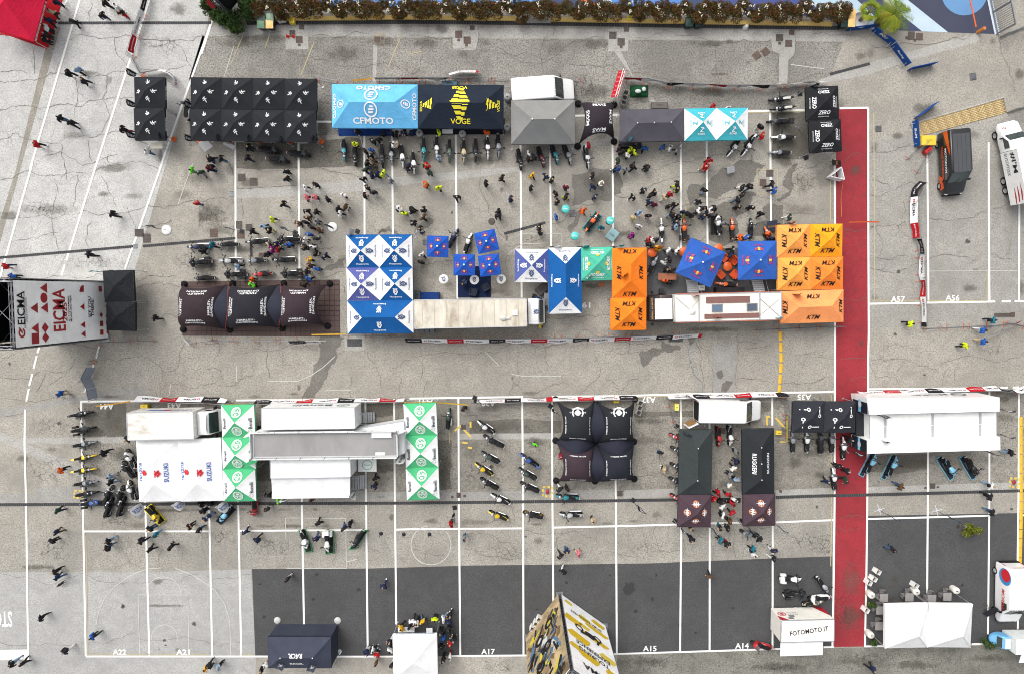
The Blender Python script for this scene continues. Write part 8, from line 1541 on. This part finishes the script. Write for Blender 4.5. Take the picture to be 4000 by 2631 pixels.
bikes('near the small blue parasols', 'left', '23 408 690 62 naked n;23 548 735 70 naked w')
bikes('above the large blue parasols', 'left', '24 447 620 92 enduro w;24 657 612 92 adv o P;24 1102 602 92 naked o;24 1275 600 90 naked k;24 1440 675 110 naked o')
bikes('inside the orange enclosure', 'left', '24 365 940 60 naked g;24 1040 1105 175 naked o')
bikes('in the column left of the white box lorry', 'top', '31 728 748 12 enduro k;31 752 888 12 adv k P;31 765 1022 12 adv g;31 762 1145 12 enduro y;31 760 1260 8 enduro y;31 772 1378 8 adv g;31 782 1475 10 naked k;31 826 1560 8 sport b P')
bikes('beside the white canopies with red emblem', 'top', '31 1190 1145 120 sport w;31 1165 1245 130 naked k;31 1200 1435 115 naked w;31 982 1485 70 naked k;31 1092 1490 80 naked k;31 1100 1590 75 naked k;31 985 1600 75 naked k')
bikes('standing alone beside the right green canopies', 'left', '33 360 785 85 classic d')
bikes('in left column by four-bay star tent', 'top', '33 702 855 145 classic w;33 768 985 150 cruiser k;33 740 1130 150 classic d;33 682 1238 148 classic y;33 730 1370 150 classic k;33 832 1510 155 classic w')
bikes('in right column by four-bay star tent', 'top', '33 1102 1158 145 enduro b;33 1080 1280 150 classic d;33 1100 1402 155 classic k;33 1442 1492 175 cruiser t')
bikes('below the four-bay star tent', 'left', '43 812 118 160 classic y;43 1128 112 168 classic k G;43 1475 112 178 cruiser s')
bikes('between the two long black canopies', 'left', '34 945 945 -86 naked r;34 1050 938 -86 naked w')
bikes('peeping out left of the plain long black canopy', 'top', '34 600 945 165 naked r;34 612 1065 165 naked k;34 606 1215 165 naked k;34 596 1345 165 naked k;34 606 1500 165 naked r')
bikes('near the right maroon canopy', 'left', '44 1245 288 165 sport g')
bikes('below the small black canopies', 'left', '34 1636 990 92 adv g;34 1766 990 92 adv w;34 1890 1000 92 adv k;35 75 992 92 adv k;35 172 992 92 adv g;35 278 1052 90 adv w')
bikes('on the left edge of the red lane', 'left', '35 192 1335 95 adv w')
bikes('parked above the lettered service container', 'top', '44 1612 708 0 adv w PTW;44 1652 848 5 bagger k;45 78 765 -55 naked g;45 55 872 190 scooter w;44 1820 925 10 classic c')
bikes('left of the lettered service container', 'left', '44 1352 1308 170 scooter r')
bikes('behind the lower white canopies', 'left', '42 440 38 -95 scooter r')
# display plinths carrying a machine
def plinth(label, blabel, t, cs, col, edge, k, c, deg, opt='', bcen=None):
 P = [W(t, *q) for q in cs]; C = sum(P, Vector()) / 4; r = thing('display_plinth', label, 'plinth', (C.x, C.y, 0)); landmark(C, label.split(',')[0])
 mb = MB(); mb.prism([(p.x - C.x, p.y - C.y) for p in P], .03, .14); mb.build('platform', plain(col, .6), r)
 for a, b in zip(P, P[1:] + P[:1]): a, b = a - C, b - C; mb = MB(); mb.box(((a.x + b.x) / 2, (a.y + b.y) / 2, .09), ((b - a).length + .05, .06, .18), math.atan2((b - a).y, (b - a).x)); mb.build('edge_strip', plain(edge, .5), r)
 q = W(t, *bcen, .8) if bcen else C.copy(); q.z = .14; moto(blabel, q, deg, k, c, opt, 'motorcycles on plinths', 3)
plinth('teal edged display plinth', 'orange race motorcycle on the teal edged plinth', 23, [(1720, 445), (1778, 490), (1660, 643), (1600, 598)], (40, 60, 64), (40, 150, 150), 'enduro', 'o', 55, '', (1690, 545))
plinth('black and orange display plinth', 'white and orange motorcycle on the black and orange plinth', 24, [(895, 490), (988, 490), (990, 648), (895, 650)], (30, 30, 32), (40, 38, 36), 'sport', 'w', 95)
plinth('black and yellow display plinth', 'yellow motorcycle on the black and yellow plinth', 41, [(1385, 10), (1515, 160), (1455, 200), (1320, 60)], (26, 26, 28), (226, 206, 40), 'sport', 'y', -60, '', (1400, 120))
plinth('plain black display plinth', 'light blue motorcycle on the black plinth under a white flag', 42, [(215, 20), (283, 65), (155, 195), (110, 165)], (30, 30, 34), (48, 52, 60), 'sport', 'l', -125, '', (185, 105))
for i, (x0, y0, x1, y1, dx, c, a, k) in enumerate(((860, 250, 925, 440, 60, 'w', -72, 'sport'), (1100, 262, 1105, 455, 75, 'w', -88, 'adv'), (1430, 255, 1320, 415, 60, 'k', -125, 'naked'))):
 n_ = ('left', 'middle', 'right')[i]; plinth(f'{n_} green display plinth', f'{COLN[c][1]} motorcycle on the {n_} green plinth', 42, [(x0, y0), (x0 + dx, y0 - 5), (x1 + dx, y1), (x1, y1 + 10)], (34, 36, 36), (54, 140, 84), k, c, a, 'PTW' if i == 1 else '', ((x0 + x1) / 2 + 12, (y0 + y1) / 2))
for i, (x, y, dg, c) in enumerate(((505, 1190, 62, 'l'), (700, 1215, 65, 'l'), (1215, 1225, 122, 'l'), (1420, 1220, 120, 'k'))):
 n_ = ('first', 'second', 'third', 'fourth')[i]; a = math.radians(dg); ux, uy, vx, vy = math.cos(a) * 115, -math.sin(a) * 115, math.sin(a) * 22, math.cos(a) * 22; s = -1 if dg < 90 else -1; ox, oy = (-30, 5)
 plinth(f'{n_} pale blue display plinth', f'{COLN[c][1]} motorcycle on the {n_} pale blue plinth from the left', 35, [(x + ox + ux * q + vx * e, y + oy + uy * q + vy * e) for q, e in ((1, -1), (1, 1), (-1, 1), (-1, -1))], (44, 56, 66), (130, 180, 200), 'adv', c, dg + (0 if dg < 90 else 180), '', (x + 14, y))

# ------------------------------------------------------------------ people
def body_mesh(name, P):
 """One continuous figure grown over a posed skeleton; faces sorted into top, trousers, skin, hair and shoes."""
 J = {'pel': (0, 0, .95), 'spi': (.01, 0, 1.14), 'che': (.02, 0, 1.34), 'nec': (.02, 0, 1.5), 'hea': (.045, 0, 1.62), 'top': (.03, 0, 1.72), 'nos': (.15, 0, 1.615)}
 J.update(P); B = [('pel', 'spi', 0), ('spi', 'che', 0), ('che', 'nec', 0), ('nec', 'hea', 2), ('hea', 'top', 3), ('hea', 'nos', 2)]
 for s in 'LR': B += [('che', 'sh' + s, 0), ('sh' + s, 'el' + s, 0), ('el' + s, 'wr' + s, 0), ('wr' + s, 'ha' + s, 2), ('pel', 'hi' + s, 1), ('hi' + s, 'kn' + s, 1), ('kn' + s, 'an' + s, 1), ('an' + s, 'to' + s, 4)]
 R = {'pel': (.16, .19), 'spi': (.16, .2), 'che': (.17, .21), 'nec': (.06, .06), 'hea': (.115, .105), 'top': (.09, .085), 'nos': (.015, .015), 'sh': (.11, .11), 'el': (.085, .085), 'wr': (.06, .06), 'ha': (.05, .03), 'hi': (.125, .125), 'kn': (.095, .095), 'an': (.07, .07), 'to': (.055, .065)}
 ks = list(J); me = bpy.data.meshes.new(name); me.from_pydata([J[k] for k in ks], [(ks.index(a), ks.index(b)) for a, b, _ in B], []); o = bpy.data.objects.new(name, me); COL.objects.link(o)
 o.modifiers.new('s', 'SKIN'); sv = me.skin_vertices[0].data
 for i, k in enumerate(ks): sv[i].radius = R.get(k, R.get(k[:2])); sv[i].use_root = k == 'pel'
 ss = o.modifiers.new('u', 'SUBSURF'); ss.levels = 1; bpy.context.view_layer.update()
 out = bpy.data.meshes.new_from_object(o.evaluated_get(bpy.context.evaluated_depsgraph_get())); bpy.data.objects.remove(o); out.name = name
 for _ in range(5): out.materials.append(BLACK)
 V = {k: Vector(v) for k, v in J.items()}
 for p in out.polygons:
  c = p.center; best, bm = 9, 0
  for a, b, m in B:
   A, Bv = V[a], V[b]; d = Bv - A; t = max(0, min(1, (c - A).dot(d) / d.length_squared)); q = (c - (A + d * t)).length
   if q < best: best, bm = q, m
  if bm in (2, 3) and best < .3 and (c - V['hea']).length < .2: h = c - V['hea']; bm = 3 if (h.z > .035 or h.x < -.01) else 2
  p.material_index = bm; p.use_smooth = True
 return out
def limb(sL, eL, wL, sR, eR, wR, kL, aL, kR, aR, lean=0.0):
 d = {}
 for s, y, e, w, k, a in (('L', 1, eL, wL, kL, aL), ('R', -1, eR, wR, kR, aR)):
  d['sh' + s] = (lean, y * .19, 1.42); d['el' + s] = (e[0], y * e[1], e[2]); d['wr' + s] = (w[0], y * w[1], w[2]); d['ha' + s] = (w[0] + (w[0] - e[0]) * .32, y * (w[1] + (w[1] - e[1]) * .3), w[2] + (w[2] - e[2]) * .32)
  d['hi' + s] = (0, y * .09, .9); d['kn' + s] = (k[0], y * .1, k[1]); d['an' + s] = (a[0], y * .1, a[1]); d['to' + s] = (a[0] + .17, y * .12, max(.045, a[1] - .05))
 return d
POSE = [body_mesh('person', limb(0, (-.03, .27, 1.15), (.06, .25, .92), 0, (-.03, .27, 1.15), (.05, .26, .92), (.02, .5), (0, .08), (.02, .5), (-.02, .08))),
  body_mesh('person', limb(0, (-.16, .26, 1.18), (-.1, .26, .95), 0, (.1, .26, 1.16), (.27, .22, 1.0), (.15, .52), (.2, .09), (-.06, .5), (-.26, .12))),
  body_mesh('person', limb(0, (.1, .26, 1.16), (.27, .22, 1.0), 0, (-.16, .26, 1.18), (-.1, .26, .95), (-.06, .5), (-.26, .12), (.15, .52), (.2, .09))),
  body_mesh('person', limb(0, (.05, .27, 1.16), (.26, .1, 1.2), 0, (.05, .27, 1.16), (.26, .08, 1.16), (.02, .5), (.04, .08), (.02, .5), (-.06, .08))),
  body_mesh('person', limb(0, (.12, .26, 1.24), (.3, .12, 1.45), 0, (.12, .26, 1.24), (.3, .1, 1.45), (.03, .5), (.08, .08), (0, .5), (-.1, .08))),
  body_mesh('person', dict({k: ((v[0], v[1], v[2] - (.42 if k[:2] in ('sh', 'el', 'wr', 'ha', 'hi') else 0))) for k, v in limb(0, (.08, .26, 1.16), (.3, .18, 1.14), 0, (.08, .26, 1.16), (.28, .2, 1.12), (.44, .48), (.46, .08), (.44, .48), (.46, .08)).items()}, pel=(0, 0, .53), spi=(.01, 0, .72), che=(.03, 0, .92), nec=(.05, 0, 1.08), hea=(.08, 0, 1.2), top=(.06, 0, 1.3), nos=(.185, 0, 1.19)))]
CL = {'k': ((42, 42, 45), 'black'), 'n': ((40, 50, 78), 'navy'), 'b': ((44, 92, 172), 'blue'), 'w': ((226, 226, 224), 'white'), 'g': ((128, 131, 136), 'grey'), 'r': ((178, 34, 42), 'red'), 'y': ((208, 228, 40), 'bright yellow'), 'a': ((226, 172, 40), 'amber'), 'o': ((224, 96, 38), 'orange'), 't': ((38, 118, 138), 'teal'), 'd': ((52, 74, 62), 'dark green'), 'p': ((214, 110, 130), 'pink'), 'm': ((98, 32, 56), 'maroon'), 'c': ((196, 176, 146), 'beige'), 'l': ((140, 168, 196), 'pale blue'), 'v': ((150, 44, 132), 'purple'), 'e': ((96, 72, 52), 'brown'), 'G': ((104, 210, 60), 'bright green'), 'j': ((72, 98, 132), 'denim')}
CLM = {k: fabric(v[0], 'clothing', .6) for k, v in CL.items()}
SKIN = [plain(c, .6, name='skin') for c in ((206, 160, 134), (188, 140, 112), (160, 112, 84))]; HAIR = [plain(c, .8, name='hair') for c in ((40, 32, 28), (30, 26, 24), (70, 52, 38), (58, 44, 34), (150, 146, 140), (172, 136, 84), (26, 24, 24))]; SHOE = [plain(c, .6, name='shoe') for c in ((36, 36, 38), (222, 222, 220), (60, 50, 44))]
PEOPLE = {11: '440,90,c,k;420,170,n,k;395,240,w,k;390,300,k,k;370,345,k,k;490,-5,n,k;640,175,k,k,1w;945,5,k,k,0w;1055,45,w,k,1;1090,95,k,r,6;912,118,k,n,7w;690,630,l,k,7w;600,660,k,k,0;740,735,k,k,0w;530,1085,k,j,3w;630,1130,k,k,3w;300,1325,r,k,0w;1105,1185,k,k,0;1180,1230,m,k,0;1335,1390,w,j,0;1922,1455,k,n;1930,1540,k,n',
          12: '385,1355,k,n;370,1450,k,n,0w;25,1465,k,j;125,1460,k,j,0w;1382,1318,y,n,6;1410,1205,k,k;1640,1228,k,k;1712,1225,n,k;1760,1232,k,k;1840,1215,n,k;1905,1218,n,k;1545,1302,k,n;1600,1280,k,k;1475,1392,k,n;1530,1378,b,w;1525,1428,k,n;1550,1492,e,k;1490,1502,k,n;1738,1332,w,k;1772,1328,c,k;1875,1532,n,k',
          13: '265,1215,y,n;715,1210,o,k;258,1455,l,j;145,1528,r,w;1105,1412,w,k;1095,1462,k,w;1152,1448,k,k;1665,1335,r,k',
          14: '922,978,r,n;1060,990,w,k;1372,1162,k,w,5;1385,1250,r,k,4;62,1362,k,k;78,1402,k,k;150,1382,y,k;197,1402,y,k;215,1358,k,k;290,1365,b,k;458,1352,b,k;528,1360,w,w;595,1380,g,k;125,1432,w,k;45,1480,d,k;180,1518,k,k;310,1535,k,k;888,1475,r,k;862,1535,r,c,6w;35,1550,n,k',
          21: '1752,52,G,g,4w;1830,68,d,g;1915,38,r,k;1795,362,r,j;1015,462,k,k,4w;800,838,k,k,4w;8,945,r,n,0w;85,1042,b,k;1408,1430,k,k,4w;1850,803,k,k',
          22: '20,35,k,n;738,65,k,k;740,130,k,k;915,215,w,k,0w;1015,182,k,k;930,305,p,n;1010,298,p,k;1122,322,k,k;1268,288,w,k;705,365,k,n,0w;928,428,k,k;1020,440,k,k;1220,410,k,n;1290,395,e,w;1240,462,w,k;602,510,y,k,0w;938,492,e,k;855,545,e,k;915,535,k,n;1030,532,g,k;528,575,l,k;582,612,k,y;420,622,k,k,4w;972,582,k,k;1040,615,e,k;950,650,b,k;908,700,w,k;1020,690,k,w;568,752,c,k;645,745,n,k;605,790,v,k;655,790,r,k;760,750,b,k;925,775,k,n;985,765,w,k;560,835,k,n;1010,825,k,n;1100,852,n,k;955,890,a,k;280,950,l,k;968,945,e,k;1025,972,b,k;935,1000,k,w;945,1065,b,k;420,1075,o,k;420,1130,G,k;895,1125,k,k;1480,45,d,k;1535,100,n,k;1585,92,n,k;1645,82,y,l,7w;1455,130,k,j,7w;1712,145,g,k;1490,215,k,k;1555,262,k,w;1465,288,k,k;1790,415,w,k;1842,455,y,k;1905,425,k,k;1922,545,k,n;40,750,t,k,0w;1870,30,n,k',
          23: '160,20,r,w;185,75,d,n;150,185,o,k;265,215,y,k,6w;700,175,k,g;855,125,k,k,4w;1135,100,a,k;1262,105,n,k;1320,140,k,k;1120,215,k,g;435,300,k,n,6w;930,320,n,k;1450,215,m,k;1360,265,k,k;1365,345,k,k;1450,300,k,y;1705,100,k,k;1772,170,w,k;1705,205,n,j;1720,300,n,w;1612,430,o,o;1360,488,b,k;1780,582,t,k;1205,582,k,k,4w;1205,635,k,k;820,440,k,k,4w;820,475,k,k;20,420,k,k,0w;125,420,k,k;120,490,e,k;30,545,k,w;85,602,k,w,0w;105,840,w,k;100,910,k,k;1910,45,k,g;485,1120,n,j,1s',
          24: '35,45,b,k;112,45,g,k;185,20,k,k;310,30,k,k;855,20,r,c,5w;592,185,k,y;595,230,k,y;278,240,k,n;180,300,k,k,5w;345,290,k,k;385,255,k,k;475,305,c,w;525,280,r,k;335,345,n,k;380,375,m,n;520,385,k,k;575,370,k,n;850,235,k,l,5w;790,345,k,w;1200,215,k,w,4w;1272,205,k,j,5w;1475,180,k,k;1505,240,b,n,4w;1205,285,k,w;1160,330,k,j,5w;1160,390,k,k;1285,395,k,k;1380,455,k,k,5w;1645,490,d,w,4w;235,445,l,n;325,475,k,r;185,500,c,y;240,575,w,w;165,660,v,k;570,470,k,l;605,490,k,n;538,468,k,l;575,535,k,l;580,580,l,k;660,440,n,k;690,462,k,y;737,472,k,y;790,430,w,k;835,405,k,n;840,482,n,j;900,420,w,k;937,410,k,w;875,462,k,w;1030,545,g,k,6;1185,680,o,k;1245,682,b,k;330,698,r,k;355,712,w,k;390,702,n,k;330,740,k,k;405,785,a,k;510,802,w,k;590,802,w,k;465,915,w,w;520,885,k,w;490,980,k,k;550,980,k,k;475,1085,o,k,2s;515,1102,k,k,2s;1105,792,k,k;1095,840,n,k;1445,650,o,k;1480,692,n,k',
          25: '920,1480,y,k,0w;1692,1448,t,k,0;1592,1540,b,w,0w', 31: '522,560,b,c;1142,975,k,g;920,1102,k,k,4w;520,1262,o,k,4w;980,1320,l,w,4;985,1372,k,l,4w', 32: '1545,1335,k,k,6w;1540,1402,n,e;560,1492,k,k;660,1538,G,k;968,1528,e,w',
          33: '490,690,k,j;1150,1028,G,k;1380,1132,r,k;1375,1435,k,w;1440,1432,k,k', 34: '430,1100,k,j;465,1255,c,k;1125,1092,g,k;1130,1182,n,k;1102,1242,w,k;1072,1302,g,k;1130,1352,l,k;1062,1402,w,g;960,1467,r,k;1050,1488,r,k;920,1527,r,k;1110,1532,w,r;1000,1552,k,k',
          35: '350,978,k,k;245,1225,k,k;320,1268,k,k;310,1350,d,k;140,1368,n,k;1825,1100,k,l,0w;812,1408,e,j,0w;1645,1400,w,l,0w;1632,1502,k,k,0w;1575,78,b,c,0w;1412,118,y,k,0w',
          41: '492,92,d,n,4w;475,290,n,e,0w;440,372,k,k,5;468,652,k,k,4w;488,705,n,j,4w;338,1078,k,k,4w;820,1245,b,d,5w;568,1378,k,w,5w;75,1492,k,l,0w;170,1495,k,k,3w;962,370,k,l,4w;950,432,k,j,4w;1265,368,k,k;1340,448,k,k,4w;1532,425,k,k,3;1345,255,k,j;1395,305,t,l;1700,238,k,k;1792,262,k,j;1828,95,k,n;1848,165,n,l;1810,28,k,k;1850,1532,a,k',
          42: '348,290,n,n,3w;455,360,n,k,1w;740,715,k,w;1020,205,k,k,6w;1000,345,n,j,3w;1255,255,k,b;1310,218,k,k;1618,790,n,n,2w;555,78,k,w;1785,1165,a,k;1858,1155,k,w;1468,1378,n,w;1520,1372,w,k;1555,1418,r,n;1550,1492,e,c;1685,1292,k,w;1685,1368,w,k;1700,1502,k,w;20,1515,k,k;100,1528,l,k;500,1550,k,k;540,1500,w,c;12,135,n,l;32,25,k,k',
          43: '1435,458,n,j,6;1545,485,p,c;1380,510,k,k,3w;1402,645,k,w,5w;1670,185,c,k;490,340,g,j;372,215,r,k;110,1108,a,j;20,1105,w,k;65,1118,w,k;225,1085,y,k;305,1088,w,l;370,1052,k,k;350,1112,n,k;350,1172,k,k;355,1212,k,k;300,1262,b,n;370,1308,r,w;280,1332,k,k;365,1432,w,r;300,1452,k,k;275,1202,k,k;395,1275,k,k',
          44: '715,255,c,k;715,345,k,k;982,242,k,t;1050,252,k,k;985,365,t,k;1035,385,k,r;1335,352,k,w;1285,445,t,k;1290,492,w,n;1465,458,n,w;1472,532,k,w;885,695,e,k,6w;1000,45,w,k;1088,25,r,k;1090,112,r,k;1070,190,e,k;1000,132,w,k', 45: '745,445,k,j,5w;1655,105,k,j,0w;560,1545,n,k,4w'}
pkm = MB(); pkm.loft([[(x - .2, y, z) for x, y, z in ((-.06 * k, -.13 * k, zz), (.06 * k, -.13 * k, zz), (.06 * k, .13 * k, zz), (-.06 * k, .13 * k, zz))] for zz, k in ((1.0, .8), (1.06, 1.1), (1.3, 1.1), (1.42, .7))]); PACK = pkm.mesh('backpack', fabric((46, 46, 52)))
rp = random.Random(21); REC = []
for t, s in PEOPLE.items():
 for e in s.split(';'):
  f = e.split(','); d = f[4] if len(f) > 4 else ''; seat = 's' in d; p = W(t, float(f[0]), float(f[1]), 1.22 if seat else 1.66); p.z = 0
  ang = (int(d[0]) * 45 if d and d[0].isdigit() else rp.uniform(0, 360)) + rp.uniform(-15, 15); pose = 5 if seat else (rp.choice((1, 2)) if 'w' in d else rp.choice((0, 0, 3, 3, 4, 1, 2)))
  near = min(LANDMARKS, key=lambda q: (q[0] - p).length)[1]; REC.append([p, ang, pose, f[2], f[3], near])
CNT = {}
for r in REC: CNT.setdefault((r[3], r[4], r[5]), []).append(r)
for key, L in CNT.items():
 L.sort(key=lambda r: (round(r[0].x, 1), r[0].y)); T, Lg, near = key
 for i, (p, ang, pose, _, _, _) in enumerate(L):
  lab = f'person, {CL[T][1]} top, {CL[Lg][1]} trousers, near {near}' + (f', {ORD[i]} from left' if len(L) > 1 else '')
  o = link('person', POSE[pose], None, p, math.radians(ang)); tag(o, lab, 'person', 'visitors at the show'); k = rp.uniform(.94, 1.06); o.scale = (k * 1.04, k * 1.04, k)
  for sl, m in zip(o.material_slots, (CLM[T], CLM[Lg], rp.choice(SKIN), rp.choice(HAIR), rp.choice(SHOE))): sl.link = 'OBJECT'; sl.material = m
  if rp.random() < .14 and pose not in (5,) and T not in 'yoG': link('backpack', PACK, o)
# the black dog on a lead
c = W(41, 555, 742, .4); dg = thing('dog', 'thin black dog on a lead beside the walking couple', 'dog', (c.x, c.y, 0), math.radians(35))
def dogmesh():
 J = {'hip': (-.25, 0, .5), 'bel': (-.02, 0, .47), 'che': (.22, 0, .46), 'nec': (.36, 0, .6), 'hea': (.46, 0, .7), 'muz': (.6, 0, .67), 'ta1': (-.42, 0, .5), 'ta2': (-.56, 0, .42)}; E = [('hip', 'bel'), ('bel', 'che'), ('che', 'nec'), ('nec', 'hea'), ('hea', 'muz'), ('hip', 'ta1'), ('ta1', 'ta2')]
 R = {'hip': .09, 'bel': .085, 'che': .12, 'nec': .065, 'hea': .065, 'muz': .03, 'ta1': .025, 'ta2': .012}
 for s, y in (('l', 1), ('r', -1)):
  J.update({'fs' + s: (.22, y * .08, .36), 'fk' + s: (.2, y * .08, .19), 'fp' + s: (.22, y * .08, .03), 'hs' + s: (-.22, y * .08, .4), 'hk' + s: (-.14, y * .08, .28), 'hh' + s: (-.3, y * .08, .17), 'hp' + s: (-.27, y * .08, .03), 'ea' + s: (.43, y * .05, .8)}); E += [('che', 'fs' + s), ('fs' + s, 'fk' + s), ('fk' + s, 'fp' + s), ('hip', 'hs' + s), ('hs' + s, 'hk' + s), ('hk' + s, 'hh' + s), ('hh' + s, 'hp' + s), ('hea', 'ea' + s)]; R.update({'fs' + s: .05, 'fk' + s: .03, 'fp' + s: .03, 'hs' + s: .065, 'hk' + s: .045, 'hh' + s: .028, 'hp' + s: .03, 'ea' + s: .02})
 ks = list(J); me = bpy.data.meshes.new('coat'); me.from_pydata([J[k] for k in ks], [(ks.index(a), ks.index(b)) for a, b in E], []); o = bpy.data.objects.new('coat', me); COL.objects.link(o); o.modifiers.new('s', 'SKIN'); o.modifiers.new('u', 'SUBSURF')
 for i, k in enumerate(ks): me.skin_vertices[0].data[i].radius = (R[k], R[k]); me.skin_vertices[0].data[i].use_root = k == 'che'
 bpy.context.view_layer.update(); out = bpy.data.meshes.new_from_object(o.evaluated_get(bpy.context.evaluated_depsgraph_get())); bpy.data.objects.remove(o); out.materials.append(plain((38, 35, 34), .8)); return out
link('body', dogmesh(), dg); mb = MB(); mb.lathe([(.075, -.02), (.075, .02)], (.33, 0, .56), 10); mb.build('collar', plain((120, 40, 40), .6), dg)
